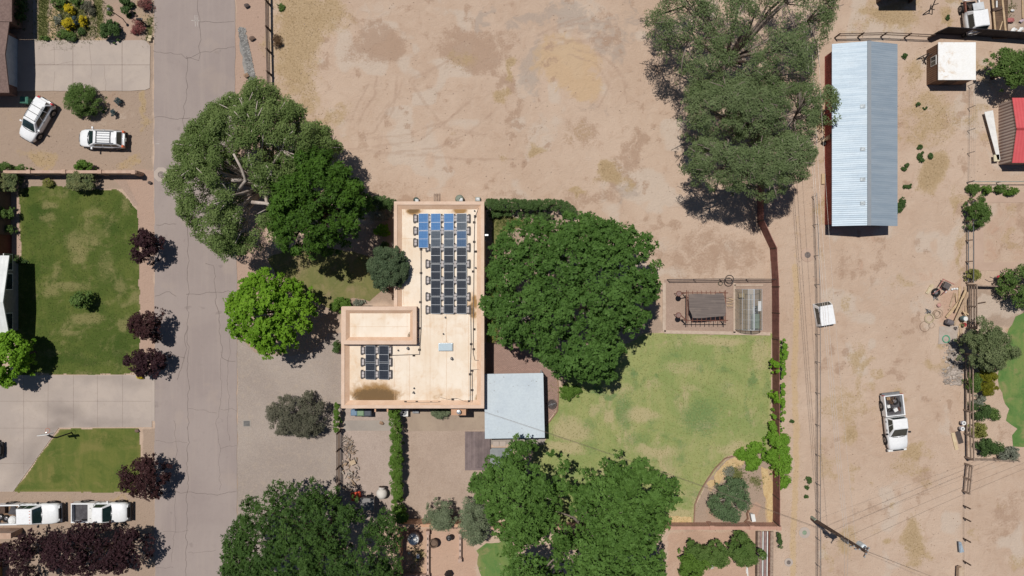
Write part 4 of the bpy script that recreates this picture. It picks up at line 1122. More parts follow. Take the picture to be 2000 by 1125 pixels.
x0_, y1_ = W(881, 797, 3.0); x1_, y0_ = W(910, 811, 3.0)
mb = MB(); mb.prism([(x0_, HP[2][1] - .005), (x0_, y0_), (x1_, y0_), (x1_, HP[2][1] - .005)], 0, 3.0); st = mb.build('chimney', M_STUCCO, house)
mb = MB(); mb.lathe(((x0_ + x1_) / 2 + .05, y0_ + .35, 3.0), [(.17, 0), (.17, .3), (.22, .3), (.2, .4), (.02, .44)], 12); mb.build('flue', M_GALV, st)

# ---- solar panels and ballast trays on the roof
def pv_mat(name, c1, c2, line):
    m, nt, p, out = new_mat(name)
    tc = NN(nt, 'ShaderNodeTexCoord').outputs['Object']
    b = NN(nt, 'ShaderNodeTexBrick', {'Color1': c1, 'Color2': c2, 'Mortar': line, 'Scale': 1.0, 'Mortar Size': .005, 'Brick Width': .15, 'Row Height': .15}, offset=0.0)
    nt.links.new(tc, b.inputs['Vector'])
    nt.links.new(b.outputs['Color'], p.inputs['Base Color'])
    p.inputs['Roughness'].default_value = .16; p.inputs['Specular IOR Level'].default_value = .38
    return m
M_PV = [pv_mat('dark_cells', A(55, 60, 69), A(48, 52, 61), A(82, 88, 98)), pv_mat('sky_reflection_cells', A(80, 128, 182), A(72, 118, 174), A(128, 168, 208)), pv_mat('grey_reflection_cells', A(88, 98, 110), A(78, 88, 100), A(128, 134, 140)),
        pv_mat('mid_reflection_cells', A(70, 98, 132), A(62, 90, 124), A(116, 138, 164))]  # blue and slate tones are sky reflection painted into the cell colour
M_ALU = mat('aluminium', A(204, 208, 214), A(186, 190, 196), 4, .4, .2)
PW, PL = .90, 1.60
FRW = .013
def make_panel(k):
    t = thing('solar_panel', '', 'solar panel')
    mb = MB(True)
    for sx in (-1, 1): mb.box(sx * PW / 2 - FRW, sx * PW / 2 + FRW, -PL / 2, PL / 2, -.02, .02)
    for y in (-PL / 2, 0, PL / 2): mb.box(-PW / 2 + FRW, PW / 2 - FRW, y - FRW, y + FRW, -.02, .0205)
    mb.build('frame', M_ALU, t)
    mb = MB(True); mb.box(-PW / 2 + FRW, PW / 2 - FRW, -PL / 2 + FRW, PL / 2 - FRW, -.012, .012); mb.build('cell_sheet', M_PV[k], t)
    for y in (-PL * .42, PL * .42):
        mb = MB(True); mb.box(PW / 2 - .06, PW / 2 - .02, y - .02, y + .02, -.27, -.02); mb.build('leg', M_GREYM, t)
        mb = MB(True); mb.box(-PW / 2 + .02, -PW / 2 + .06, y - .02, y + .02, -.13, -.02); mb.build('leg', M_GREYM, t)
    return t
ORD = ['first', 'second', 'third', 'fourth', 'fifth', 'sixth', 'seventh', 'eighth']
protos = {}
rows = [(418, 450.3), (450.3, 483), (483, 515), (515, 547), (547, 579), (579, 611.5)]
cols = [827, 851, 876.5, 901.5]
TILT = math.radians(-8)
def place_panel(k, px, y0, y1, label, grp):
    z = 3.86
    x, y = W(px, (y0 + y1) / 2, z)
    if k not in protos:
        o = make_panel(k); protos[k] = o; o.location = (x, y, z); o['label'] = label; o['group'] = grp
    else: o = copy_thing(protos[k], (x, y, z), None, label, grp)
    o.rotation_euler = (0, TILT, 0)
cname = ['leftmost', 'second', 'third', 'rightmost']
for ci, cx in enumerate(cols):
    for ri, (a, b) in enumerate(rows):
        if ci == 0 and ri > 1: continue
        k = 0  # upper panels take the cells with the reflected sky coloured in
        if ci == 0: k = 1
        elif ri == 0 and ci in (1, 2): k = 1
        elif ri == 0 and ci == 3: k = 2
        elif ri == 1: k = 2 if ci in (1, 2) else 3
        look = {0: 'dark', 1: 'reflection-painted bright blue', 2: 'reflection-painted slate grey', 3: 'reflection-painted mid blue'}[k]
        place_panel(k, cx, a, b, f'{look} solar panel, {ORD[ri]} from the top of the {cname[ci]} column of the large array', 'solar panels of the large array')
for ci, cx in enumerate((723.5, 749.5)):
    for ri, (a, b) in enumerate(((677, 708), (708, 739.5))):
        place_panel(0, cx, a, b, f'dark solar panel, {["upper", "lower"][ri]} {["left", "right"][ci]} one of the small array near the brown roof stain', 'solar panels of the small array')
tray0 = None
M_TRAY = mat('tray_plastic', A(88, 82, 84), A(70, 66, 68), 6, .6)
M_BLOCK = mat('concrete_block', A(206, 198, 196), A(184, 176, 174), 8, .9)
def make_tray():
    t = thing('ballast_tray', '', 'ballast tray')
    mb = MB(True)
    mb.box(-.2, .2, -.34, .34, 0, .03)
    for sx in (-1, 1): mb.box(sx * .2 - .022, sx * .2 + .022, -.34, .34, .03, .13)
    for sy in (-1, 1): mb.box(-.178, .178, sy * .32 - .022, sy * .32 + .022, .03, .13)
    mb.box(-.2, .0, -.42, -.34, 0, .1); mb.box(-.2, .0, .34, .42, 0, .1)
    mb.build('tray', M_TRAY, t)
    mb = MB(True); mb.box(-.1, .12, -.26, -.01, .03, .16); mb.build('block', M_BLOCK, t)
    mb = MB(True); mb.box(-.1, .12, .02, .27, .03, .16); mb.build('block', M_BLOCK, t)
    return t
def place_tray(px, py, label, grp, flip=False):
    global tray0
    z = ZR + .004
    x, y = W(px, py, z)
    if tray0 is None:
        tray0 = make_tray(); o = tray0; o.location = (x, y, z); o['label'] = label; o['group'] = grp
    else: o = copy_thing(tray0, (x, y, z), None, label, grp)
    o.rotation_euler = (0, 0, math.pi if flip else 0)
ty = [427, 451, 483.5, 515.5, 547.5, 579.5, 605]
gaps = [(812, 'left of the leftmost panel column'), (839, 'between the two left panel columns'), (864, 'between the second and third panel columns'), (889, 'between the two right panel columns'), (914.5, 'right of the rightmost panel column')]
for gi, (gx_, gname) in enumerate(gaps):
    ys_ = [427, 451, 474] if gi == 0 else ty
    for ri, yy in enumerate(ys_):
        if gi == 1 and ri > 1: xx = 836
        else: xx = gx_
        place_tray(xx, yy, f'ballast tray with pale blocks {gname}, {ORD[ri]} from the top', 'ballast trays of the large array', gi == 4)
for gi, (gx_, gname) in enumerate(((709.5, 'left end'), (736.5, 'middle'), (762, 'right end'))):
    for ri, yy in enumerate((684, 707, 731)):
        place_tray(gx_, yy, f'ballast tray at the {gname} of the small array, {ORD[ri]} row from the top', 'ballast trays of the small array', gi == 2)

# ---- patio cover beside the house
def patio_mat():
    m = mat('patio_sheet', A(204, 216, 224), A(196, 208, 218), .6, .55, spec=.4)
    nt = m.node_tree; p = [n for n in nt.nodes if n.type == 'BSDF_PRINCIPLED'][0]
    base = p.inputs['Base Color'].links[0].from_socket
    tc = NN(nt, 'ShaderNodeTexCoord').outputs['Object']
    mp = NN(nt, 'ShaderNodeMapping', {'Scale': (2.2, 6, 1)}); nt.links.new(tc, mp.inputs[0])
    vo = NN(nt, 'ShaderNodeTexVoronoi', {'Scale': 1.0}); nt.links.new(mp.outputs[0], vo.inputs['Vector'])
    pick = RANGE(nt, NN(nt, 'ShaderNodeSeparateColor', {0: vo.outputs['Color']}).outputs[0], .45, .5)
    f = MA(nt, 'MULTIPLY', MA(nt, 'MULTIPLY', RANGE(nt, vo.outputs['Distance'], .2, .1), pick), RANGE(nt, NOISE(nt, tc, .5, 4, .6), .42, .56))
    c = MIX(nt, MA(nt, 'MULTIPLY', f, .95), base, A(130, 126, 122))
    nt.links.new(c, p.inputs['Base Color'])
    return m
zc = 2.75
q = WP([(946, 730.5), (1061, 728.5), (1064, 855), (947, 857)], zc)
cx_, cy_ = sum(p[0] for p in q) / 4, sum(p[1] for p in q) / 4
pc = thing('patio_cover', 'pale blue metal patio cover attached to the house beside the lawn', 'patio cover', (cx_, cy_, 0))
mb = MB(); mb.prism(q, zc - .05, zc); mb.build('roof_sheet', patio_mat(), pc)
qi = inset(q, .12)
for i in range(4): mb = MB(); mb.beam((*qi[i], zc - .16), (*qi[(i + 1) % 4], zc - .16), .09, .2); mb.build('beam', M_WHITE, pc)
for k in (1, 2, 3):
    f = k / 4
    a = Vector(qi[0]).lerp(Vector(qi[1]), f); b = Vector(qi[3]).lerp(Vector(qi[2]), f)
    mb = MB(); mb.beam((a.x, a.y, zc - .13), (b.x, b.y, zc - .13), .06, .14); mb.build('joist', M_WHITE, pc)
for p in (qi[1], qi[2], qi[3]):
    mb = MB(); mb.box(p[0] - .07, p[0] + .07, p[1] - .07, p[1] + .07, 0, zc - .26); mb.build('post', M_WHITE, pc)

# ---- long barn
def gable_roof(mb, x0, x1, y0, y1, ze, zr, axis='y', th=.05):
    """two slopes; ridge along axis"""
    if axis == 'y':
        xm = (x0 + x1) / 2
        for (a, b) in ((x0, xm), (xm, x1)):
            za, zb = (ze, zr) if a == x0 else (zr, ze)
            mb.add([(a, y0, za), (b, y0, zb), (b, y1, zb), (a, y1, za), (a, y0, za - th), (b, y0, zb - th), (b, y1, zb - th), (a, y1, za - th)],
                   [(0, 1, 2, 3), (7, 6, 5, 4), (0, 4, 5, 1), (2, 6, 7, 3), (1, 5, 6, 2), (3, 7, 4, 0)])
M_BARN = mat('barn_tin', A(205, 215, 222), A(180, 194, 204), .7, .42, .75, bump=.0, stripes=('Y', .62, .05))
def barn_mat():
    m, nt, p, out = new_mat('barn_sheet')
    tc = NN(nt, 'ShaderNodeTexCoord').outputs['Object']
    mp = NN(nt, 'ShaderNodeMapping', {'Scale': (.1, 2.4, 1)}); nt.links.new(tc, mp.inputs[0])
    nS = NOISE(nt, mp.outputs[0], 1.0, 4, .6); nB = NOISE(nt, tc, 1.1, 6, .65)
    col = MIX(nt, RANGE(nt, nS, .38, .62), A(178, 192, 204), A(164, 180, 194))
    col = MIX(nt, MA(nt, 'MULTIPLY', RANGE(nt, nB, .5, .75), .25), col, A(168, 176, 184))
    nt.links.new(col, p.inputs['Base Color'])
    p.inputs['Metallic'].default_value = .38
    p.inputs['Roughness'].default_value = .55
    w = NN(nt, 'ShaderNodeTexWave', {'Scale': 1.6, 'Distortion': 0.0}, wave_type='BANDS', bands_direction='Y'); nt.links.new(tc, w.inputs['Vector'])
    b = NN(nt, 'ShaderNodeBump', {'Strength': 1.0, 'Distance': 1.0, 'Height': MA(nt, 'ADD', MA(nt, 'MULTIPLY', w.outputs['Fac'], .012), MA(nt, 'MULTIPLY', nB, .02))}); nt.links.new(b.outputs[0], p.inputs['Normal'])
    return m
M_BARN = barn_mat()
ze, zr = 2.5, 3.3
bx0 = W(1625, 0, ze)[0]; bx1 = W(1753, 0, ze)[0]; by1 = W(0, 86, ze)[1]; by0 = W(0, 441.5, ze)[1]
xm = (bx0 + bx1) / 2
barn = thing('barn', 'long barn with a corrugated silver metal gable roof and red walls', 'barn', (xm, (by0 + by1) / 2, 0))
mb = MB(); gable_roof(mb, bx0, bx1, by0, by1, ze, zr); mb.build('roof', M_BARN, barn)
mb = MB(); mb.beam((xm, by0 - .02, zr + .02), (xm, by1 + .02, zr + .02), .34, .05); mb.build('ridge_cap', M_GALV, barn)
M_BARNRED = mat('barn_red', A(186, 92, 84), A(160, 76, 70), 2, .7, stripes=('Y', .25, .02))
wx0, wx1, wy0, wy1 = bx0 + .45, bx1 - .45, by0 + .35, by1 - .35
mb = MB(); mb.box(wx0, wx0 + .1, wy0, wy1, 0, ze); mb.build('wall', M_BARNRED, barn)
mb = MB(); mb.box(wx1 - .1, wx1, wy0, wy1, 0, ze); mb.build('wall', M_BARNRED, barn)
mb = MB()
mb.add([(wx0 + .1, wy1 - .1, 0), (wx1 - .1, wy1 - .1, 0), (wx1 - .1, wy1 - .1, ze), (xm, wy1 - .1, zr - .12), (wx0 + .1, wy1 - .1, ze)], [(4, 3, 2, 1, 0), (0, 1, 2, 3, 4)])
mb.build('end_wall', M_BARNRED, barn)
for a, b in ((wx0 + .1, wx0 + 2), (wx1 - 2, wx1 - .1)): mb = MB(); mb.box(a, b, wy0, wy0 + .08, 0, ze - .1); mb.build('end_wall', M_BARNRED, barn)
for k in range(7):
    y = wy0 + .4 + (wy1 - wy0 - .8) * k / 6
    mb = MB(); mb.beam((wx0 + .1, y, ze - .02), (wx1 - .1, y, ze - .02), .08, .12); mb.build('tie_beam', M_WOODD, barn)
for py in (207.5, 291, 350.5, 397):
    zv = ze + (zr - ze) * .78 + .05
    x, y = W(1685, py, zv)
    mb = MB(); mb.obox((x, y, zv), (.42, .34, .14), 0, math.radians(-14)); mb.build('roof_vent', mat('vent_grey', A(150, 158, 164), A(128, 136, 142), 5, .5, .4), barn)
# red skirt wall along the west side
mb = MB()
xw = W(1612, 0, 0)[0]
mb.box(xw, xw + .06, W(0, 452, 0)[1] + 1.0, W(0, 180, 0)[1], 0, 1.0)
mb.build('side_panel', mat('side_red', A(176, 92, 86), A(150, 74, 70), 3, .8, stripes=('Y', .2, .02)), barn)

# ---- brown shed with white roof
zs = 1.95
sx0, sy1 = W(1832.5, 82.5, zs); sx1, sy0 = W(1906, 156, zs)
shed = thing('shed', 'small brown shed with a rust-marked white roof', 'shed', ((sx0 + sx1) / 2, (sy0 + sy1) / 2, 0))
def shedroof_mat():
    m = mat('shed_white', A(255, 255, 254), A(252, 250, 246), 1, .5)
    nt = m.node_tree; p = [n for n in nt.nodes if n.type == 'BSDF_PRINCIPLED'][0]
    base = p.inputs['Base Color'].links[0].from_socket
    tc = NN(nt, 'ShaderNodeTexCoord').outputs['Object']
    nB = NOISE(nt, tc, 1.1, 6, .7, .5)
    gr = NN(nt, 'ShaderNodeSeparateXYZ', {0: tc})
    f = MA(nt, 'MULTIPLY', RANGE(nt, nB, .5, .7), RANGE(nt, gr.outputs[0], 1.2, -1.4))
    nt.links.new(MIX(nt, MA(nt, 'MULTIPLY', f, .8), base, A(206, 170, 124)), p.inputs['Base Color'])
    return m
mb = MB()
mb.prism([(sx0, sy0), (sx1, sy0), (sx1, sy1), (sx0, sy1)], zs - .06, zs); mb.build('roof', shedroof_mat(), shed)
M_BROWNSIDE = mat('brown_siding', A(142, 110, 88), A(124, 96, 78), 2, .85, stripes=('Y', .2, .03))
wx0, wx1, wy0, wy1 = sx0 + .06, sx1 - .1, sy0 + .08, sy1 - .1
mb = MB(); mb.box(wx0, wx1, wy0, wy1, 0, zs - .064); mb.build('wall', M_BROWNSIDE, shed)
ym = W(0, 119, 1.2)[1]
mb = MB(); mb.box(wx0 - .05, wx0 - .002, ym - .45, ym + .45, .75, 1.6); w = mb.build('window', M_WHITE, shed)
for s in (-1, 1):
    mb = MB(); mb.box(wx0 - .056, wx0 - .004, ym + s * .21 - .18, ym + s * .21 + .18, .83, 1.52); mb.build('pane', M_GLASS, w)
mb = MB(); mb.box((wx0 + wx1) / 2 - .5, (wx0 + wx1) / 2 + .5, wy0 - .03, wy0 + .02, 0, 1.75); mb.build('door', M_WOODD, shed)

# ---- red-roofed shed at the right edge
ze, zr = 1.92, 2.5
x0 = W(1950, 0, 0)[0]
y1 = W(0, 191, ze)[1]; y0 = W(0, 318, ze)[1]; ym = (y0 + y1) / 2; x1 = x0 + 6
rs = thing('shed', 'shed with a red metal gable roof and striped tan end wall', 'shed', ((x0 + x1) / 2, ym, 0))
M_REDROOF = mat('red_roof', A(222, 98, 102), A(210, 90, 94), 1, .5, stripes=('X', .3, .015))
mb = MB()
for (ya, za, yb, zb) in ((y0, ze, ym, zr), (ym, zr, y1, ze)):
    mb.add([(x0 - .05, ya, za), (x1, ya, za), (x1, yb, zb), (x0 - .05, yb, zb), (x0 - .05, ya, za - .04), (x1, ya, za - .04), (x1, yb, zb - .04), (x0 - .05, yb, zb - .04)],
           [(0, 1, 2, 3), (7, 6, 5, 4), (0, 4, 5, 1), (1, 5, 6, 2), (2, 6, 7, 3), (3, 7, 4, 0)])
mb.build('roof', M_REDROOF, rs)
mb = MB(); mb.beam((x0 - .06, ym, zr + .02), (x1, ym, zr + .02), .2, .04); mb.build('ridge_cap', mat('dark_red', A(176, 66, 70), None, 2, .5), rs)
def ribwall():
    m, nt, p, out = new_mat('ribbed_tan')
    tc = NN(nt, 'ShaderNodeTexCoord').outputs['Object']
    w = NN(nt, 'ShaderNodeTexWave', {'Scale': 1.05, 'Distortion': 0.0}, wave_type='BANDS', bands_direction='Y'); nt.links.new(tc, w.inputs['Vector'])
    nt.links.new(MIX(nt, RANGE(nt, w.outputs['Fac'], .2, .5), A(150, 122, 112), A(208, 188, 176)), p.inputs['Base Color'])
    p.inputs['Roughness'].default_value = .6
    b = NN(nt, 'ShaderNodeBump', {'Strength': 1.0, 'Distance': 1.0, 'Height': MA(nt, 'MULTIPLY', w.outputs['Fac'], .03)}); nt.links.new(b.outputs[0], p.inputs['Normal'])
    return m
M_RIB = ribwall()
mb = MB()
a, b = y0 + .12, y1 - .12
def pent(x): return [(x, a, 0), (x, b, 0), (x, b, ze - .03), (x, ym, zr - .06), (x, a, ze - .03)]
mb.add(pent(x0) + pent(x1 - .1), [(0, 4, 3, 2, 1), (5, 6, 7, 8, 9), (0, 5, 9, 4), (1, 2, 7, 6)])
mb.build('wall', M_RIB, rs)
for (p0, p1, w, lb) in (((1931, 217), (1951, 312), .95, 'long white board leaning by the striped wall of the red-roofed shed'), ((1946, 302), (1947, 315), .55, 'short pale yellowish board at the lower corner of the red-roofed shed')):
    a = Vector((*W(p0[0], p0[1], .5), .5)); b = Vector((*W(p1[0], p1[1], .5), .5))
    mb = MB(); d = (b - a).normalized(); s = Vector((d.y, -d.x, 0)) * w / 2
    if 'long' in lb: vs = [a - s * .9 , a + s * .9, b + s * .3, b - s * .3]
    else: vs = [a - s, a + s, b + s, b - s]
    lo = [Vector((v.x, v.y, v.z - .04)) for v in vs]
    # inner edge leans up towards the wall
    mb.add(lo + vs, [(0, 1, 2, 3), (7, 6, 5, 4), (0, 4, 5, 1), (1, 5, 6, 2), (2, 6, 7, 3), (3, 7, 4, 0)])
    mb.box((a.x + b.x) / 2 - .04, (a.x + b.x) / 2 + .04, (a.y + b.y) / 2 - .2, (a.y + b.y) / 2 + .2, 0, .46)
    tag(mb.build('board', M_WHITE if 'long' in lb else mat('cream_board', A(224, 214, 184), None, 3, .8), loc=((a.x + b.x) / 2, (a.y + b.y) / 2, 0)), lb, 'board')
# ---- dark shed cut by the top edge
x0 = W(1711, 0, 0)[0]; x1 = W(1776, 0, 0)[0]; y0 = W(0, 7, 0)[1]
ts = thing('shed', 'dark open-fronted shed at the top edge above the silver barn', 'shed', ((x0 + x1) / 2, y0 + 2, 0))
for q in ((x0, x0 + .1, y0, y0 + 4), (x1 - .1, x1, y0, y0 + 4), (x0 + .1, x1 - .1, y0 + 3.9, y0 + 4)): mb = MB(); mb.box(*q, 0, 2.2); mb.build('wall', M_WOODD, ts)
mb = MB(); mb.box(x0 - .2, x1 + .2, y0 - .1, y0 + 4.2, 2.2, 2.28); mb.build('roof', M_GALV, ts)

# ---- left neighbours
M_SHING = mat('brown_shingle', A(138, 116, 108), A(118, 98, 92), 5, .95, bump=.03, bscale=9)
def gable_house(name, label, xe, ya, yb, yr, ze, zr, xw, roof_m, wall_m, back=10):
    """gable facing east: eave corners at ya, yb, ridge at yr; xe roof edge, xw wall"""
    t = thing(name, label, 'house', (xw - back / 2, (ya + yb) / 2, 0))
    mb = MB()
    for (a, za, b, zb) in ((ya, ze, yr, zr), (yr, zr, yb, ze)):
        mb.add([(xe, a, za), (xe, b, zb), (xe - back, b, zb), (xe - back, a, za), (xe, a, za - .12), (xe, b, zb - .12), (xe - back, b, zb - .12), (xe - back, a, za - .12)],
               [(0, 1, 2, 3), (7, 6, 5, 4), (0, 4, 5, 1), (1, 5, 6, 2), (2, 6, 7, 3), (3, 7, 4, 0)])
    mb.build('roof', roof_m, t)
    mb = MB(); a, b = (min(ya, yb) + .4, max(ya, yb) - .4)
    mb.add([(xw, a, 0), (xw, b, 0), (xw, b, ze - .15), (xw, yr, zr - .15), (xw, a, ze - .15), (xw - back + 2, a, 0), (xw - back + 2, b, 0), (xw - back + 2, b, ze - .15), (xw - back + 2, yr, zr - .15), (xw - back + 2, a, ze - .15)],
           [(0, 1, 2, 3, 4), (9, 8, 7, 6, 5), (0, 4, 9, 5), (1, 6, 7, 2)])
    mb.build('wall', wall_m, t)
    return t
M_BRICKW = mat('reddish_wall', A(150, 116, 100), A(132, 100, 88), 3, .9)
xe, _ = W(18, 0, 2.7)
ya = W(0, 43, 2.7)[1]; yb = W(0, 181, 2.7)[1]; yr = W(0, 106, 3.2)[1]
g = gable_house('house', 'brown-shingled house with a pale garage door facing the upper concrete driveway', xe, ya, yb, yr, 2.7, 3.25, -48.3, M_SHING, M_BRICKW)
mb = MB(); yd0, yd1 = W(0, 165, 1)[1], W(0, 70, 1)[1]; mb.box(-48.31, -48.26, yd0, yd1, 0, 2.25); mb.build('garage_door', mat('pale_door', A(206, 214, 222), A(190, 198, 208), 2, .5), g)
mb = MB(); x2 = W(23, 0, 2.7)[0]; mb.box(x2 - 9, x2, W(0, 42, 2.7)[1], W(0, -60, 2.7)[1], 2.58, 2.7); mb.build('porch_roof', M_SHING, g)
mb = MB(); mb.box(x2 - 8, x2 - .9, W(0, 40, 2.7)[1] + .2, W(0, -60, 2.7)[1], 0, 2.57); mb.build('side_wall', M_BRICKW, g)
M_WROOF = mat('white_metal_roof', A(238, 240, 238), A(226, 228, 226), 1, .5, stripes=('X', .4, .02))
xe = W(18, 0, 2.7)[0]
ya = W(0, 499, 2.7)[1]; yb = W(0, 657, 2.7)[1]; yr = W(0, 590, 3.5)[1]
M_GREYW = mat('grey_siding', A(168, 162, 156), A(150, 144, 140), 3, .8)
g = gable_house('house', 'house with a white metal gable roof beside the big left lawn', xe, ya, yb, yr, 2.7, 3.5, -48.2, M_WROOF, M_GREYW)
for py in (512, 550, 627):
    y = W(0, py, 1.2)[1]
    mb = MB(); mb.box(-48.22, -48.15, y - .8, y + .8, .8, 2.0); w = mb.build('window', M_WHITE, g)
    mb = MB(); mb.box(-48.2, -48.144, y - .72, y + .72, .88, 1.92); mb.build('pane', M_GLASS, w)
mb = MB(); mb.box(-56, -48.9, W(0, 495, 0)[1], W(0, 343, 0)[1], 0, 2.7); mb.build('side_wall', mat('brown_wall', A(128, 104, 92), A(110, 90, 80), 2, .9), g)
mb = MB(); y = W(0, 478, 0)[1]; mb.box(-48.92, -48.85, y - .9, y + .9, 0, 2.1); mb.build('door', mat('dark_red_door', A(110, 60, 50), None, 3, .6), g)
mb = MB(); mb.box(-57, -49.0, W(0, 495, 0)[1] + .02, W(0, 340, 0)[1] + .2, 2.704, 2.82); mb.build('side_roof', M_SHING, g)
# lower-left house corner and its tan wall
mb = MB(); yA = W(0, 1062, 0)[1]
lh = thing('house', 'ochre-walled house corner at the bottom left edge behind the purple trees', 'house', (-54, yA - 4, 0))
mb.box(-60, W(5, 0, 0)[0], yA - 8, yA, 0, 2.6); mb.build('wall', mat('ochre_wall', A(170, 132, 80), A(150, 116, 70), 2, .9), lh)
mb = MB(); mb.box(-60, W(5, 0, 0)[0] + .1, yA - 8, yA + .1, 2.604, 2.75); mb.build('roof', M_SHING, lh)

# ================================================================ WALLS AND FENCES
def wall_run(name, label, px0, px1, top_z, th, m, pil=(), pil_s=.42, cap=.04):
    """masonry wall whose top centreline runs px0 to px1 (pixels at top_z)"""
    a = Vector((*W(px0[0], px0[1], top_z), 0)); b = Vector((*W(px1[0], px1[1], top_z), 0))
    c = (a + b) / 2
    t = thing(name, label, 'wall', c)
    mb = MB(); mb.beam(a + Vector((0, 0, (top_z - cap) / 2)), b + Vector((0, 0, (top_z - cap) / 2)), th, top_z - cap); mb.build('wall', m, t)
    mb = MB(); mb.beam(a + Vector((0, 0, top_z - cap / 2)), b + Vector((0, 0, top_z - cap / 2)), th + .06, cap); mb.build('cap', m, t)
    for p in pil:
        x, y = W(p[0], p[1], top_z + .06)
        mb = MB(); s = pil_s / 2; mb.box(x - s, x + s, y - s, y + s, 0, top_z + .08); mb.build('pillar', m, t)
    return t
wall_run('garden_wall', 'tan stucco wall with square pillars above the big left lawn', (6, 335.5), (266, 335.5), 1.45, .22, M_STUCCO_D, ((55, 335), (124, 335), (194, 335), (260, 336)), .38)
wall_run('garden_wall', 'pink stucco wall with pillars along the bottom of the back lawn', (960, 1031), (1522, 1031.5), 1.25, .26, M_PINKWALL, ((1391, 1031), (1469, 1031), (1522, 1032)), .42)
wall_run('garden_wall', 'peach stucco wall below the pinkish gravel yard, running behind the olive tree', (781, 1027), (900, 1027), 1.75, .22, M_STUCCO, (), .4)
wall_run('garden_wall', 'peach stucco wall with a pillar running down to the bottom edge beside the white tank', (778.5, 1029), (778.5, 1180), 1.75, .24, M_STUCCO, ((778.5, 1027), (778.5, 1088)), .36)
wall_run('garden_wall', 'low tan wall at the left edge between the utility pickup and the purple trees', (-60, 1047), (21, 1047), 1.6, .5, M_STUCCO_D, (), .4)

def fence(label, pts, posts_every, h, rails, pm, rm, pw=.1, rail_w=.05, rail_h=.1, pickets=None, name='fence', post_pos=None, wires=(), wm=None, boards=None):
    """pts: ground pixels; rails: heights; boards: (z0,z1,thick,material)"""
    P = [Vector((*W(*p), 0)) for p in pts]
    c = sum(P, Vector()) / len(P)
    t = thing(name, label, 'fence', c)
    for r in rails:
        for i in range(len(P) - 1):
            mb = MB(); mb.beam(P[i] + Vector((0, 0, r)), P[i + 1] + Vector((0, 0, r)), rail_w, rail_h); mb.build('rail', rm, t)
    if wires:
        mb = MB()
        for z in wires:
            for i in range(len(P) - 1): mb.tube([P[i] + Vector((0, 0, z)), P[i + 1] + Vector((0, 0, z))], .005, 4)
        mb.build('chain_mesh' if len(wires) > 6 else 'wire_netting', wm or rm, t)
    pos = []
    if post_pos: pos = [Vector((*W(*p), 0)) for p in post_pos]
    else:
        for i in range(len(P) - 1):
            L = (P[i + 1] - P[i]).length; k = max(1, round(L / posts_every))
            for j in range(k + (1 if i == len(P) - 2 else 0)): pos.append(P[i].lerp(P[i + 1], j / k))
    for p in pos:
        mb = MB()
        hh = h * (1 + .04 * math.sin(p.x * 7 + p.y * 3))
        if pw < .09: mb.cyl((p.x, p.y, -.05), pw / 2, hh, 8)
        else: mb.box(p.x - pw / 2, p.x + pw / 2, p.y - pw / 2, p.y + pw / 2, -.05, hh)
        mb.build('post', pm, t)
    if boards:
        z0, z1, th, bm, bw = boards
        mb = MB()
        for i in range(len(P) - 1):
            L = (P[i + 1] - P[i]).length; k = max(1, int(L / bw)); d = (P[i + 1] - P[i]).normalized()
            for j in range(k):
                a = P[i].lerp(P[i + 1], j / k); b = P[i].lerp(P[i + 1], (j + .985) / k)
                dz = .025 * math.sin(j * 12.9 + i) + (.0)
                mb.beam((a.x, a.y, (z0 + z1 + dz) / 2), (b.x, b.y, (z0 + z1 + dz) / 2), th, z1 - z0 + dz)
        mb.build('board_panel', bm, t)
    return t
fence('brown post and rail fence beside the pinkish verge at the dirt lot', [(527, -40), (528, 60), (531, 190)], 2.4, 1.35, (.45, .85, 1.2), M_WOODD, mat('grey_rail', A(120, 104, 94), A(96, 82, 74), 4, .9), .14, .06, .12)
fence('black pipe fence between the dirt lot and the small gravel yard', [(1303, 546), (1405, 545), (1508, 545.5)], 2.6, 1.25, (.6, 1.15), M_BLACK, M_BLACK, .08, .06, .06)
fence('tall reddish-brown board fence between the back lawn and the alley', [(1481, 250), (1479, 433), (1504, 486), (1508, 560), (1510, 1016)], 2.6, 1.75, (), M_WOODD, M_WOODD, .1, boards=(0, 1.72, .05, M_REDBROWN, .16))
fence('chain-link fence with thin posts between the alley and the big dirt yard', [(1585, 380), (1591, 560), (1592, 760), (1592, 1180)], 2.85, 1.2, (1.18,), M_GREYM, M_GREYM, .06, .035, .035,
      post_pos=[(1585, 385), (1587, 440), (1589, 500), (1590.5, 556), (1591, 610), (1591.5, 652), (1592, 706), (1592, 766), (1592, 828), (1592, 886), (1592, 942), (1592, 995), (1592, 1048), (1592, 1099)],
      wires=[.16 * i for i in range(1, 8)], wm=mat('mesh_wire', A(150, 140, 134), A(130, 120, 116), 3, .6))
fence('dark board fence behind the brown shed at the upper right', [(1812, 74), (1830, 66), (1900, 70), (2060, 82)], 2.4, 1.8, (), M_BLACK, M_BLACK, .08, boards=(0, 1.75, .05, mat('black_boards', A(62, 60, 66), A(48, 46, 52), 2, .8), .3))
fence('rail and wire fence behind the silver barn', [(1630, 74), (1720, 72), (1812, 76)], 2.4, 1.2, (.6, 1.1), M_WOODD, M_WOODD, .1, .05, .08, wires=(.3, .85), wm=M_BLACK)
fence('thin wire fence between the barn yard and the red-roofed shed', [(1890, 168), (1889, 300), (1888, 356)], 2.6, 1.2, (), M_GREYM, M_GREYM, .06, wires=(.3, .6, .9, 1.15), wm=M_GREYM)
fence('low grey rail fence above the row of small bushes right of the barn yard', [(1888, 357), (2060, 357)], 2.6, .9, (.8,), M_GREYM, mat('greenish_rail', A(160, 168, 160), A(140, 148, 140), 3, .8), .08, .06, .1)
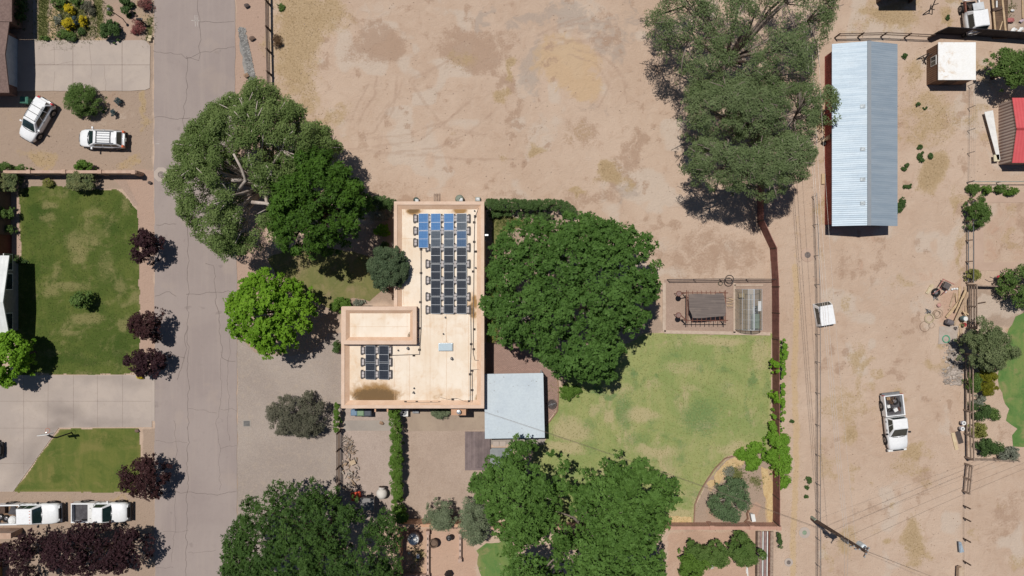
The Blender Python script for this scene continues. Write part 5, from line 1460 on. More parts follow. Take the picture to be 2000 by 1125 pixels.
fence('grey pole fence beside the pale concrete path and sandy rectangle', [(1885, 395), (1886, 470), (1886, 552)], 2.4, 1.2, (.4, 1.15), M_WOODG, M_GREYM, .1, .06, .07)
fence('weathered wooden rail fence behind the lumber pile', [(1888, 556), (1888, 640)], 1.9, 1.5, (.3, .7, 1.1, 1.45), M_WOODG, M_WOODG, .14, .07, .16)
fence('weathered wooden rail fence beside the rubble and golden shrub', [(1882, 690), (1882, 800), (1884, 892)], 2.2, 1.4, (.4, .9, 1.35), M_WOODG, M_WOODG, .14, .07, .15)
fence('weathered rail fence running right below the dark bushes', [(1888, 893), (1940, 894), (1975, 896)], 2.2, 1.1, (.5, 1.0), M_WOODG, M_WOODG, .12, .07, .14)
fence('leaning weathered fence section below the rail corner', [(1884, 905), (1879, 958)], 1.4, 1.2, (.3, .75, 1.1), M_WOODG, M_WOODG, .14, .07, .14)
fence('bare dark post and wire fence running to the bottom edge at the right', [(1879, 960), (1879, 1180)], 2, 1.1, (), M_WOODD, M_WOODD, .1, post_pos=[(1881, 987), (1881, 1011), (1881, 1051), (1881, 1095)], wires=(.35, .7, 1.0), wm=M_WOODG)
fence('dark rail running right of the lumber pile', [(1893, 558), (1975, 560)], 2.0, 1.0, (.45, .95), M_WOODG, M_WOODG, .1, .1, .2)
fence('dark slatted wooden fence beside the firewood pile', [(664.5, 842), (664.5, 1010)], 1.8, 1.5, (.3, .8, 1.3), M_WOODD, M_WOODD, .12, .05, .14)

# perforated low block walls in the reddish yard
def block_wall(label, pts, h=.6):
    P = [Vector((*W(*p), 0)) for p in pts]
    c = sum(P, Vector()) / len(P)
    t = thing('block_wall', label, 'wall', c)
    mb = MB(); mb.beam(P[0] + Vector((0, 0, h / 2)), P[1] + Vector((0, 0, h / 2)), .2, h); mb.build('wall', hollow_mat(abs(P[1].x - P[0].x) > abs(P[1].y - P[0].y)), t)
    for p in P: mb = MB(); mb.box(p.x - .17, p.x + .17, p.y - .17, p.y + .17, 0, h + .1); mb.build('pillar', mat('pale_block', A(200, 172, 156), A(182, 154, 140), 4, .9), t)
def hollow_mat(alongx):
    m, nt, p, out = new_mat('hollow_block')
    tc = NN(nt, 'ShaderNodeTexCoord').outputs['Object']
    w = NN(nt, 'ShaderNodeTexWave', {'Scale': 1 / .3 / 3.18 * .5}, wave_type='BANDS', bands_direction='X' if alongx else 'Y'); nt.links.new(tc, w.inputs['Vector'])
    sp = NN(nt, 'ShaderNodeSeparateXYZ', {0: tc})
    ac = MA(nt, 'ABSOLUTE', sp.outputs[1 if alongx else 0])
    f = MA(nt, 'MULTIPLY', RANGE(nt, w.outputs['Fac'], .6, .75), RANGE(nt, ac, .06, .045))
    nt.links.new(MIX(nt, f, A(200, 172, 156), A(60, 50, 46)), p.inputs['Base Color'])
    return m
block_wall('low hollow-block wall left of the brown garden pot', [(837, 1036), (837, 1120)])
block_wall('low hollow-block wall between the reddish yard and the small green lawn', [(899.5, 1041), (899.5, 1090)])
block_wall('low hollow-block wall at the bottom edge right of the peach wall', [(792, 1121), (836, 1121)])
# edging boards round the gravel yard and the straw bed
def edging(label, pts, m, w=.1, h=.08, name='edging'):
    P = [Vector((*W(*p), 0)) for p in pts]
    mb = MB()
    for i in range(len(P) - 1): mb.beam(P[i] + Vector((0, 0, h / 2)), P[i + 1] + Vector((0, 0, h / 2)), w, h)
    c = sum(P, Vector()) / len(P)
    return tag(mb.build(name, m, loc=(c.x, c.y, 0)), label, 'edging')
M_EDGE = mat('pale_edging', A(206, 186, 168), A(190, 168, 150), 3, .9)
edging('pale timber edging along the left and bottom of the gravel yard', [(1297, 552), (1297, 648), (1504, 652)], M_EDGE, .32)
edging('pale timber edging around the greenhouse foot', [(1434, 553), (1434, 650)], M_EDGE, .22); edging('pale timber sill above the greenhouse', [(1434, 557), (1490, 557)], M_EDGE, .14)
edging('curved brown edging around the straw-covered bed', [(1355, 1022), (1357, 985), (1366, 962), (1379, 940), (1396, 915), (1416, 895), (1436, 890)], mat('brown_edging', A(150, 118, 100), None, 4, .9), .12)
edging('pale stone edging at the right side of the yard by the brown fence', [(1506, 510), (1506, 545)], M_EDGE, .2)
edging('brown edging between brick patio and pale lawn', [(1089, 738), (1091, 770), (1089, 802), (1066, 833)], mat('brown_edging', None) if False else MATS['brown_edging'], .1)

# ================================================================ VEHICLES (built facing +x, local coordinates)
M_PAINT = mat('car_paint', A(250, 251, 252, .8), A(244, 246, 248, .8), .7, .22, spec=.5, coat=.6)
M_CGLASS = mat('car_glass', A(38, 58, 58), A(28, 44, 46), 1, .05, spec=.8)
M_TYRE = mat('tyre_rubber', A(44, 42, 42), A(32, 31, 32), 8, .85)
M_RIM = mat('wheel_rim', A(168, 166, 168), A(140, 138, 140), 5, .35, .6)
M_TRIM = mat('black_trim', A(46, 46, 50), A(36, 36, 40), 5, .55)
M_LAMPR = mat('tail_lamp', A(210, 50, 60), A(180, 36, 46), 4, .2, spec=.6)
M_LAMPO = mat('orange_lamp', A(226, 110, 60), A(206, 90, 44), 4, .2, spec=.6)
M_LAMPW = mat('head_lamp', A(206, 212, 216), A(180, 186, 192), 4, .1, spec=.8)
M_BED = mat('bed_liner', A(92, 90, 94), A(72, 70, 74), 3, .8)
def lower_body(mb, st):
    """st: (x, half width, deck z, belt z, bottom z)"""
    R = 9
    vs = []; fs = []
    for (x, w, dz, bz, b0) in st:
        for (fy, z) in ((-.90, b0), (-.985, b0 + .14), (-1, bz * .72), (-.975, bz), (-.86, dz), (0, dz + .045), (.86, dz), (.975, bz), (1, bz * .72), (.985, b0 + .14), (.90, b0)):
            vs.append((x, fy * w, z))
    n = 11
    for i in range(len(st) - 1):
        for k in range(n - 1):
            fs.append((i * n + k, i * n + k + 1, (i + 1) * n + k + 1, (i + 1) * n + k))
        fs.append((i * n + n - 1, i * n, (i + 1) * n, (i + 1) * n + n - 1))
    fs.append(tuple(range(n))); fs.append(tuple((len(st) - 1) * n + k for k in range(n))[::-1])
    mb.add(vs, [f[::-1] for f in fs])
def cabin(root, xb0, xb1, xr0, xr1, wb, wr, zb, zr, paint, splits, rear=True, roof_crown=.05):
    """greenhouse: base xb0..xb1, roof xr0..xr1; returns nothing"""
    B = [Vector((xb0, -wb, zb)), Vector((xb1, -wb, zb)), Vector((xb1, wb, zb)), Vector((xb0, wb, zb))]
    T = [Vector((xr0, -wr, zr)), Vector((xr1, -wr, zr)), Vector((xr1, wr, zr)), Vector((xr0, wr, zr))]
    mb = MB(True)
    mid0 = Vector((xr0 + .05, 0, zr + roof_crown)); mid1 = Vector((xr1 - .05, 0, zr + roof_crown))
    vs = B + T + [mid0, mid1]
    mb.add(vs, [(0, 1, 5, 4), (1, 2, 6, 9, 5), (2, 3, 7, 6), (3, 0, 4, 8, 7), (4, 5, 9, 8), (8, 9, 6, 7), (3, 2, 1, 0)])
    cb = mb.build('cabin', paint, root)
    bv = cb.modifiers.new('bevel', 'BEVEL'); bv.width = .07; bv.segments = 3; bv.limit_method = 'ANGLE'; bv.angle_limit = .4
    mb = MB(True); mb.patch((B[1], B[2], T[2], T[1]), .06, .94, .06, .95, .012); mb.build('windshield', M_CGLASS, root)
    if rear: mb = MB(True); mb.patch((B[3], B[0], T[0], T[3]), .08, .92, .2, .92, .012); mb.build('rear_window', M_CGLASS, root)
    for (q, s) in (((B[0], B[1], T[1], T[0]), 0), ((B[2], B[3], T[3], T[2]), 1)):
        for (u0, u1) in splits:
            a, b = (u0, u1) if s == 0 else (1 - u1, 1 - u0)
            mb = MB(True); mb.patch(q, a, b, .14, .9, .012); mb.build('side_window', M_CGLASS, root)
def wheel(root, x, y, r=.36, w=.24):
    s = 1 if y > 0 else -1
    mb = MB(True); mb.tube([(x, y - w / 2, r), (x, y + w / 2, r)], r, 20); wh = mb.build('wheel', M_TYRE, root, smooth=False)
    mb = MB(True); mb.tube([(x, y + s * (w / 2 - .02), r), (x, y + s * (w / 2 + .012), r)], r * .64, 14); mb.build('rim', M_RIM, wh)
    mb = MB(True); mb.tube([(x, y + s * (w / 2 + .01), r), (x, y + s * (w / 2 + .03), r)], r * .16, 8); mb.build('hub', M_TRIM, wh)
def mirrors(root, x, w, z, m):
    for s in (-1, 1):
        mb = MB(True); mb.obox((x, s * (w + .12), z), (.14, .2, .16)); mb.beam((x, s * (w - .04), z - .05), (x, s * (w + .05), z - .04), .05, .05); mb.build('mirror', m, root)
def lamps(root, L, w, zf, zr_, rear_m):
    for s in (-1, 1):
        mb = MB(True); mb.obox((L / 2 - .36, s * w * .68, zf), (.26, w * .26, .12), -s * .75); mb.build('headlight', M_LAMPW, root)
        mb = MB(True); mb.obox((-L / 2 + .1, s * w * .80, zr_), (.2, w * .24, .34), s * .2); mb.build('taillight', rear_m, root)
    mb = MB(True); mb.obox((L / 2 - .02, 0, .62), (.1, w * .8, .2)); mb.build('grille', M_TRIM, root)
    mb = MB(True); mb.obox((L / 2 - .03, 0, .42), (.16, w * 1.66, .2)); mb.build('bumper', M_TRIM, root)
    mb = MB(True); mb.obox((-L / 2 + .03, 0, .5), (.16, w * 1.7, .22)); mb.build('bumper', M_TRIM, root)
    mb = MB(True); mb.obox((-L / 2 - .06, 0, .72), (.02, .34, .12)); mb.build('plate', M_WHITE, root)
def handles(root, w, z, xs):
    for s in (-1, 1):
        for x in xs:
            mb = MB(True); mb.obox((x, s * w * .995, z), (.2, .04, .04)); mb.build('handle', M_TRIM, root)
def arches(root, w, xs, r=.43):
    for x in xs:
        for s in (-1, 1):
            mb = MB(True)
            pts = [(x + r * math.cos(math.radians(a)), s * w * .99, .36 + r * math.sin(math.radians(a))) for a in range(-20, 201, 20)]
            mb.tube(pts, .045, 5); mb.build('wheel_arch', M_TRIM, root)
def suv(label, loc, rz, L, Wd, paint, spoiler=False, lower=None, rear_m=M_LAMPR, rails=3, group=None):
    t = thing('parked_car', label, 'car', loc, rz, group)
    w = Wd / 2; h = L / 2
    mb = MB(True)
    lower_body(mb, [(-h, w * .74, .86, .80, .36), (-h + .1, w * .88, .98, .93, .3), (-h + .45, w * .97, 1.02, .97, .26), (-.2 * L, w, 1.02, .98, .24), (.1 * L, w, 1.02, .98, .24), (h - 1.25, w, 1.0, .95, .24),
                    (h - .65, w * .97, .94, .88, .25), (h - .25, w * .87, .85, .78, .27), (h - .06, w * .70, .74, .68, .3), (h, w * .55, .62, .56, .33)])
    mb.build('body', paint, t, smooth=True)
    cabin(t, -h + .12, h - 1.05, -h + .42, h - 1.85, w * .93, w * .72, 1.0, 1.58, paint, ((.06, .27), (.30, .56), (.59, .86)))
    for x in (-h + .85, h - .9):
        for s in (-1, 1): wheel(t, x, s * (w - .1))
    arches(t, w, (-h + .85, h - .9))
    mirrors(t, h - 1.45, w, 1.06, paint); lamps(t, L, w, .74, .9, rear_m); handles(t, w, .92, (-.2, .75))
    if lower:
        for s in (-1, 1): mb = MB(True); mb.obox((0, s * w * .99, .4), (L * .62, .05, .26)); mb.build('sill_trim', lower, t)
    for s in (-1, 1):
        mb = MB(True); mb.tube([(-h + .65, s * w * .64, 1.63), (-h + .75, s * w * .64, 1.67), (h - 2.15, s * w * .64, 1.67), (h - 2.05, s * w * .64, 1.63)], .022, 6); mb.build('roof_rail', M_TRIM, t)
    for k in range(rails):
        x = -h + .95 + k * (L * .3) / max(1, rails - 1)
        mb = MB(True); mb.beam((x, -w * .64, 1.68), (x, w * .64, 1.68), .05, .03); mb.build('cross_bar', M_TRIM, t)
    if spoiler:
        mb = MB(True); mb.obox((-h + .28, 0, 1.56), (.3, w * 1.3, .05)); mb.build('spoiler', paint, t)
    for s in (-1, 1):
        mb = MB(True); mb.obox((h - 1.02, s * .3, 1.06), (.05, .5, .02), s * .12, .5); mb.build('wiper', M_TRIM, t)
    return t
c = W(70, 234, .8)
suv('white hatchback SUV parked at an angle beside the green bin', (c[0], c[1], 0), math.atan2(-72, -42), 4.35, 1.76, M_PAINT, True)
c = W(199, 271, .8)
wag = suv('white wagon with black lower trim parked level with the round green shrub', (c[0], c[1], 0), math.radians(178), 4.45, 1.74, M_PAINT, False, mat('grey_trim', A(110, 110, 114), None, 4, .6), M_LAMPO, 2)
for k in range(4):
    mb = MB(True); y = -.36 + .24 * k; mb.tube([(-1.25, y, 1.70), (.02, y, 1.70)], .014, 5); mb.build('rack_bar', M_TRIM, wag)
c = W(-42, 879, .6)  # body colour is dark to stand in for this car's cast shadow
suv('car mostly hidden by the left edge on the lower driveway, painted dark for its shadow', (c[0], c[1], 0), 0, 4.4, 1.76, mat('shadow_dark_paint', A(34, 36, 42), A(28, 30, 34), 1, .25, coat=.5), rails=2)

def pickup(label, loc, rz, L, Wd, cab_l, bed_l, crew, bed_m, front_m=None, toolbox=False, gap_bumper=M_TRIM, clearance=True, rake=.55):
    t = thing('pickup_truck', label, 'pickup truck', loc, rz, 'white pickup trucks')
    w = Wd / 2; h = L / 2
    xb = -h + .18 + bed_l                     # front of the bed
    mb = MB(True)
    lower_body(mb, [(xb + .05, w * .985, 1.12, 1.06, .36), (xb + .3, w, 1.14, 1.07, .34), (h - 1.9, w, 1.14, 1.07, .34), (h - 1.3, w, 1.13, 1.05, .34), (h - .7, w * .985, 1.09, 1.0, .36), (h - .28, w * .93, 1.02, .93, .38), (h - .1, w * .84, .92, .84, .4), (h - .02, w * .74, .8, .72, .42)])
    mb.build('body', M_PAINT, t, smooth=True)
    xw = xb + cab_l + .42
    cabin(t, xb + .06, xw, xb + .16, xw - rake, w * .93, w * .74, 1.12, 1.80, M_PAINT, ((.06, .42), (.46, .84)) if crew else ((.1, .82),), True, .04)
    # bed
    x0 = -h + .1; x1 = xb
    for s in (-1, 1):
        mb = MB(True); y0, y1 = (s * w * .985, s * (w - .13)); mb.box(x0, x1, min(y0, y1), max(y0, y1), .42, 1.10); mb.build('bed_side', M_PAINT, t)
    mb = MB(True); mb.box(x0, x0 + .08, -w + .13, w - .13, .5, 1.08); mb.build('tailgate', M_PAINT, t)
    mb = MB(True); mb.box(x1 - .08, x1, -w + .13, w - .13, .5, 1.09); mb.build('bulkhead', M_PAINT, t)
    mb = MB(True); mb.box(x0 + .08, x1 - .08, -w + .13, w - .13, .5, .64); mb.build('bed_floor', bed_m, t)
    if toolbox:
        mb = MB(True); mb.box(x1 - .62, x1 - .1, -w + .06, w - .06, .98, 1.16); mb.build('toolbox', M_WHITE, t)
        for s in (-1, 1): mb = MB(True); mb.obox((x1 - .36, s * .5, 1.17), (.12, .06, .02)); mb.build('latch', M_GREYM, t)
    for x in (-h + 1.15, h - .98):
        for s in (-1, 1): wheel(t, x, s * (w - .12), .39, .27)
    arches(t, w, (-h + 1.15, h - .98), .46)
    mirrors(t, xw - .35, w + .02, 1.18, M_WHITE if toolbox else M_TRIM)
    for s in (-1, 1):
        mb = MB(True); mb.obox((h - .26, s * w * .7, .84), (.2, w * .26, .16), -s * .35); mb.build('headlight', M_LAMPW, t)
        mb = MB(True); mb.obox((-h + .1, s * w * .93, .86), (.06, .14, .36)); mb.build('taillight', M_LAMPR, t)
    mb = MB(True); mb.obox((h, 0, .84), (.1, w * 1.0, .24)); mb.build('grille', M_TRIM, t)
    mb = MB(True); mb.obox((h + .04, 0, .56), (.2, w * 1.86, .26)); mb.build('bumper', front_m or M_TRIM, t)
    mb = MB(True); mb.obox((-h + .0, 0, .56), (.2, w * 1.8, .18)); mb.build('bumper', gap_bumper, t)
    handles(t, w, 1.0, (xb + .45, xb + 1.3) if crew else (xb + .5,))
    for s in (-1, 1): mb = MB(True); mb.obox((xw + .02, s * .32, 1.18), (.05, .55, .02), s * .1, .4); mb.build('wiper', M_TRIM, t)
    if clearance:
        for k in range(5): mb = MB(True); mb.obox((xw - rake - .14, -.56 + .28 * k, 1.85), (.08, .06, .04)); mb.build('clearance_light', M_LAMPO, t)
    return t
c = W(194, 1001, .9)
pickup('white regular-cab pickup with an empty dark bed and white toolbox across it', (c[0], c[1], 0), 0, 5.45, 1.92, 1.24, 2.2, False, M_BED, None, True, M_TRIM, False)
c = W(54, 1004, .9)
pkA = pickup('white crew-cab pickup with clearance lights and a loaded bed, cut by the left edge', (c[0], c[1], 0), math.radians(1), 6.1, 1.98, 1.78, 2.2, True, mat('dirty_bed', A(150, 120, 92), A(100, 84, 74), 2, .9), mat('dark_bumper', A(70, 72, 82), A(50, 52, 60), 3, .5))
c = W(1749, 824, .9)
pkC = pickup('white extended-cab pickup with a junk-filled bed parked alone in the dirt yard', (c[0], c[1], 0), math.radians(-83.5), 5.45, 1.9, 1.55, 1.95, True, M_BED, M_WHITE, False, M_GREYM, False, .88)
def on(root, x, y, z):
    a = root.rotation_euler[2]
    return Vector((root.location.x + x * math.cos(a) - y * math.sin(a), root.location.y + x * math.sin(a) + y * math.cos(a), z))
def solo(mb, name, m, p, label, cat, rz=0, group=None, smooth=False):
    o = mb.build(name, m, smooth=smooth)
    o.location = p; o.rotation_euler = (0, 0, rz)
    return tag(o, label, cat, group)
def carton(name, s, m, p, label, cat, rz=0):
    mb = MB(True); x, y, z = s
    mb.box(-x / 2, x / 2, -y / 2, y / 2, 0, z * .92); mb.box(-x / 2 - .012, x / 2 + .012, -y / 2 - .012, y / 2 + .012, z * .92, z)
    mb.box(-.02, .02, -y / 2 - .014, y / 2 + .014, z, z + .006)
    return solo(mb, name, m, p, label, cat, rz)
def tyre(p, r, w, label, tilt=0):
    t = thing('tyre', label, 'tyre', p)
    mb = MB(True); mb.ring((0, 0, w / 2), r * .74, r * .26, 22, 8); mb.build('tyre', M_TYRE, t, smooth=True)
    mb = MB(True); mb.lathe((0, 0, w * .3), [(r * .5, 0), (r * .5, .04), (r * .3, .06), (.01, .05)], 16); mb.build('rim', M_RIM, t)
    t.rotation_euler = (tilt, 0, 0)
    return t
# loads in the beds
zf = .645
tyre(on(pkC, -1.95, .25, zf), .36, .2, 'worn tyre lying in the junk-filled bed of the lone pickup')
carton('bucket', (.26, .26, .3), M_WHITE, on(pkC, -1.55, -.5, zf), 'small white tub by the side of the junk-filled pickup bed', 'tub', .3)
carton('box', (.36, .3, .3), M_WHITE, on(pkC, -1.15, .15, zf), 'white box near the cab in the junk-filled pickup bed', 'box', .5)
carton('box', (.3, .24, .22), mat('tan_card', A(180, 150, 116), None, 4, .9), on(pkC, -2.3, -.4, zf), 'tan box at the tail of the junk-filled pickup bed', 'box', .2)
def tangle(p, r, n, m, label, cat, h=.35, seed=1, name='scrap_pile', rad=.018):
    rg = random.Random(seed); mb = MB(True)
    for _ in range(n):
        pts = [Vector((0, 0, .05))]
        for k in range(4): pts.append(Vector((rg.uniform(-r, r), rg.uniform(-r, r), rg.uniform(.03, h))))
        mb.tube(pts, rad, 5)
    return solo(mb, name, m, p, label, cat)
tangle(on(pkC, -1.3, -.35, zf), .4, 8, M_BLACK, 'black tangle of hoses and scrap beside the white box in the pickup bed', 'scrap', .3, 4)
tangle(on(pkC, -2.1, -.15, zf), .42, 9, mat('scrap_brown', A(150, 120, 96), A(110, 86, 70), 3, .8), 'brown tangle of scrap around the tyre in the pickup bed', 'scrap', .35, 6)
tangle(on(pkC, -1.2, .55, zf), .22, 5, M_RUST, 'rusty bits of scrap in the corner of the junk-filled bed', 'scrap', .25, 9)
tyre(on(pkA, -2.2, -.45, zf), .36, .2, 'black tyre in the loaded bed of the crew-cab pickup')
tyre(on(pkA, -2.75, -.3, zf), .34, .2, 'black tyre at the very left edge in the crew-cab pickup bed')
carton('crate', (.5, .7, .4), M_WOODD, on(pkA, -2.35, .5, zf), 'dark brown crate in the loaded crew-cab pickup bed', 'crate', 0)
mb = MB(True); mb.prism([(-.5, -.25), (.35, -.3), (.45, .2), (.1, .55), (-.2, .5)], 0, .12)
solo(mb, 'board', M_BED, on(pkA, -1.5, .2, zf), 'grey irregular board in the loaded crew-cab pickup bed', 'board')
mb = MB(True); mb.lathe((0, 0, 0), [(.42, 0), (.44, .06), (.36, .2), (.2, .3), (.02, .33)], 12)
solo(mb, 'bag', M_WHITE, on(pkA, -1.6, -.62, zf), 'white bag by the side of the loaded crew-cab pickup bed', 'bag')

# camper shell standing on the dirt by the chain-link fence
M_SHELL = M_PAINT
c = W(1607, 613, 0)
t = thing('truck_cap', 'white pickup bed cap standing on the dirt against the chain-link fence', 'truck cap', (c[0], c[1], 0), math.radians(10))
mb = MB(True)
a, b, hh = .85, 1.12, .9
lo = [(-a, -b, .05), (a, -b, .05), (a, b, .05), (-a, b, .05)]; hi = [(-a + .16, -b + .08, hh), (a - .16, -b + .08, hh), (a - .16, b - .3, hh), (-a + .16, b - .3, hh)]
mb.add(lo + hi, [(4, 5, 6, 7), (0, 1, 5, 4), (1, 2, 6, 5), (2, 3, 7, 6), (3, 0, 4, 7)])
mb.build('shell', M_SHELL, t)
V_ = [Vector(p) for p in lo + hi]
mb = MB(True); mb.patch((V_[3], V_[0], V_[4], V_[7]), .12, .9, .3, .88, .012); mb.build('side_window', M_CGLASS, t)
mb = MB(True); mb.patch((V_[1], V_[2], V_[6], V_[5]), .12, .9, .3, .88, .012); mb.build('side_window', M_CGLASS, t)
mb = MB(True); mb.patch((V_[2], V_[3], V_[7], V_[6]), .06, .94, .1, .92, .012); mb.build('rear_window', M_CGLASS, t)
mb = MB(True); mb.tube([(-a + .2, b - .5, hh + .015), (a - .2, b - .5, hh + .015)], .012, 5); mb.build('trim_rib', M_WHITE, t)

# derelict truck at the top right
c = W(1900, 40, .6)
t = thing('derelict_truck', 'stripped white truck cab with an open engine bay at the upper right', 'truck', (c[0], c[1], 0), math.radians(98))
mb = MB(True)
lower_body(mb, [(-1.35, .86, 1.1, 1.04, .4), (-1.1, .9, 1.14, 1.07, .36), (.3, .9, 1.14, 1.07, .36), (.75, .88, 1.12, 1.04, .36)])
mb.build('body', M_PAINT, t, smooth=True)
cabin(t, -1.3, .78, -1.0, .55, .86, .70, 1.12, 1.86, M_PAINT, ((.1, .82),), True, .03)
mb = MB(True); mb.obox((1.1, -.36, 1.12), (.75, 1.06, .05), .05); mb.build('hood', mat('faded_white', A(222, 226, 230), None, 2, .4), t)
for s, mm in ((-1, M_PAINT), (1, M_RUST)):
    mb = MB(True); mb.beam((.75, s * .72, .8), (1.9, s * .66, .78), .14, .22); mb.build('fender', mm, t)
mb = MB(True); mb.box(.8, 1.8, -.5, .5, .3, .5); mb.build('engine_tray', M_BLACK, t)
mb = MB(True); mb.box(.95, 1.5, .0, .42, .5, .82); mb.cyl((1.2, .3, .82), .16, .12); mb.build('engine', mat('greasy_metal', A(96, 84, 76), A(60, 54, 52), 6, .7, .3), t)
mb = MB(True); mb.beam((1.88, -.8, .95), (1.92, .75, .85), .1, .16); mb.build('front_panel', M_PAINT, t)
mb = MB(True); mb.beam((2.05, -.85, .5), (2.1, .6, .5), .16, .2); mb.build('bumper', M_PAINT, t)
for s in (-1, 1):
    mb = MB(True); mb.tube([(1.98, s * .5 + .1, .9), (2.04, s * .5 + .1, .9)], .14, 14); mb.build('headlight', M_LAMPW, t)
wheel(t, 1.3, .78, .36, .24); wheel(t, 1.3, -.7, .36, .24)
wheel(t, -1.1, .8, .36, .24); wheel(t, -1.1, -.8, .36, .24)

# ================================================================ YARD THINGS
def at(px, py, z=0.0): return W3(px, py, z)
# ---- wheelie bins
def bin_(px, py, z, label, m, lid_m, rz, s=(.58, .7, 1.0)):
    x, y = W(px, py, z)
    t = thing('wheeled_bin', label, 'bin', (x, y, 0), rz, None)
    mb = MB(True)
    a, b, h = s[0] / 2, s[1] / 2, s[2]
    mb.add([(-a * .8, -b * .8, .06), (a * .8, -b * .8, .06), (a * .8, b * .8, .06), (-a * .8, b * .8, .06), (-a, -b, h), (a, -b, h), (a, b, h), (-a, b, h)],
           [(3, 2, 1, 0), (4, 5, 6, 7), (0, 1, 5, 4), (1, 2, 6, 5), (2, 3, 7, 6), (3, 0, 4, 7)])
    mb.build('bin', m, t)
    mb = MB(True); mb.add([(-a - .02, -b - .03, h), (a + .02, -b - .03, h), (a + .02, b + .02, h), (-a - .02, b + .02, h), (-a * .8, -b * .8, h + .07), (a * .8, -b * .8, h + .07), (a * .8, b * .8, h + .07), (-a * .8, b * .8, h + .07)],
                          [(3, 2, 1, 0), (4, 5, 6, 7), (0, 1, 5, 4), (1, 2, 6, 5), (2, 3, 7, 6), (3, 0, 4, 7)])
    mb.build('lid', lid_m, t)
    mb = MB(True); mb.tube([(-a * .8, b + .06, h - .06), (a * .8, b + .06, h - .06)], .018, 6); mb.build('handle', lid_m, t)
    for sx in (-1, 1): mb = MB(True); mb.tube([(sx * a * .85 - .03, b * .85, .12), (sx * a * .85 + .03, b * .85, .12)], .12, 12); mb.build('wheel', M_TYRE, t)
M_BINB = mat('blue_bin', A(126, 152, 176), A(112, 138, 162), 3, .6); M_BING = mat('green_bin', A(140, 166, 134), A(122, 150, 118), 3, .6); M_BINK = mat('grey_bin', A(92, 98, 108), A(78, 84, 94), 3, .6); M_BINT = mat('teal_bin', A(74, 132, 112), A(58, 112, 96), 3, .6)
y = 0
bin_(691, 806, 1.05, 'pale blue wheeled bin, first of the bins under the south wall', M_BINB, M_BINB, 0, (.6, .55, 1.0))
bin_(704, 805.5, 1.05, 'pale green wheeled bin between the blue and grey bins', M_BING, M_BING, 0, (.62, .66, 1.0))
bin_(718, 806, 1.05, 'dark grey wheeled bin beside the pale green bin', M_BINK, M_BINK, 0, (.66, .66, 1.0))
bin_(46, 195, 1.05, 'teal green wheeled bin beside the angled white SUV', M_BINT, M_BINT, 1.5, (.62, .72, 1.0))
# ---- air conditioner
x, y = W(789, 806, .8)
t = thing('ac_unit', 'white air conditioning unit between the tall hedge and the south wall', 'air conditioner', (x, y, 0))
mb = MB(); mb.box(x - .38, x + .38, y - .36, y + .36, 0, .78); mb.build('case', M_WHITE, t)
mb = MB(); mb.cyl((x - .02, y, .781), .29, .012, 22); mb.build('fan_grille', mat('grille_dark', A(80, 90, 96), A(60, 68, 74), 8, .5), t)
mb = MB(); mb.ring((x - .02, y, .8), .29, .015, 22, 5); mb.build('rim', M_WHITE, t)
mb = MB()
for k in range(4): mb.obox((x - .02, y, .80), (.52, .09, .012), k * math.pi / 4)
mb.build('fan_blade', M_GREYM, t)
x, y = W(812, 800, .3)
mb = MB(True); mb.box(-.28, .28, -.12, .12, 0, .35); mb.box(-.3, .3, -.14, .14, .35, .4); mb.tube([(-.15, 0, .4), (-.15, 0, .5), (-.05, 0, .5)], .02)
solo(mb, 'meter_box', M_GREYM, (x, y - .2, 0), 'small grey meter box on the ground right of the white air conditioner', 'meter box')
# ---- things along the north wall
def unit(px, py, w, d, h, m, label, cat, name, round_=False):
    x, y = W(px, py, h)
    t = thing(name, label, cat, (x, y, 0))
    mb = MB()
    if round_: mb.lathe((x, y, 0), [(w, 0), (w * 1.02, h * .6), (w * .8, h * .9), (w * .2, h)], 16)
    else: mb.box(x - w, x + w, y - d, y + d, 0, h)
    mb.build('case', m, t)
    mb = MB()
    if round_: mb.obox((x + w * .4, y - .1, h * .9), (.3, .3, .16))
    else: mb.box(x - w * .8, x + w * .8, y - d * .7, y + d * .7, h, h + .04)
    mb.build('lid', M_GREYM, t)
M_SAGE = mat('sage_unit', A(140, 150, 136), A(120, 130, 118), 4, .6)
unit(812, 390, .28, .22, .6, mat('dark_green_unit', A(84, 100, 92), A(70, 84, 78), 4, .6), 'dark green round-topped tank at the left of the house north wall', 'tank', 'water_tank', True)
unit(897, 388, .42, .35, .8, M_SAGE, 'sage green round tank by the right part of the house north wall', 'tank', 'water_tank', True)
unit(933, 389, .24, .2, .5, M_SAGE, 'small sage green box at the right end of the house north wall', 'utility box', 'utility_box')
x, y = W(853, 387, .1)
t = thing('wooden_pallet', 'small greyish slatted pallet standing by the middle of the house north wall', 'pallet', (x, y, 0))
for k in range(3): mb = MB(); mb.box(x - .3 + .24 * k, x - .16 + .24 * k, y - .45, y + .45, .06, .1); mb.build('slat', M_WOODG, t)
for s in (-.35, .3): mb = MB(); mb.box(x - .3, x + .34, y + s, y + s + .08, 0, .059); mb.build('bearer', M_WOODG, t)
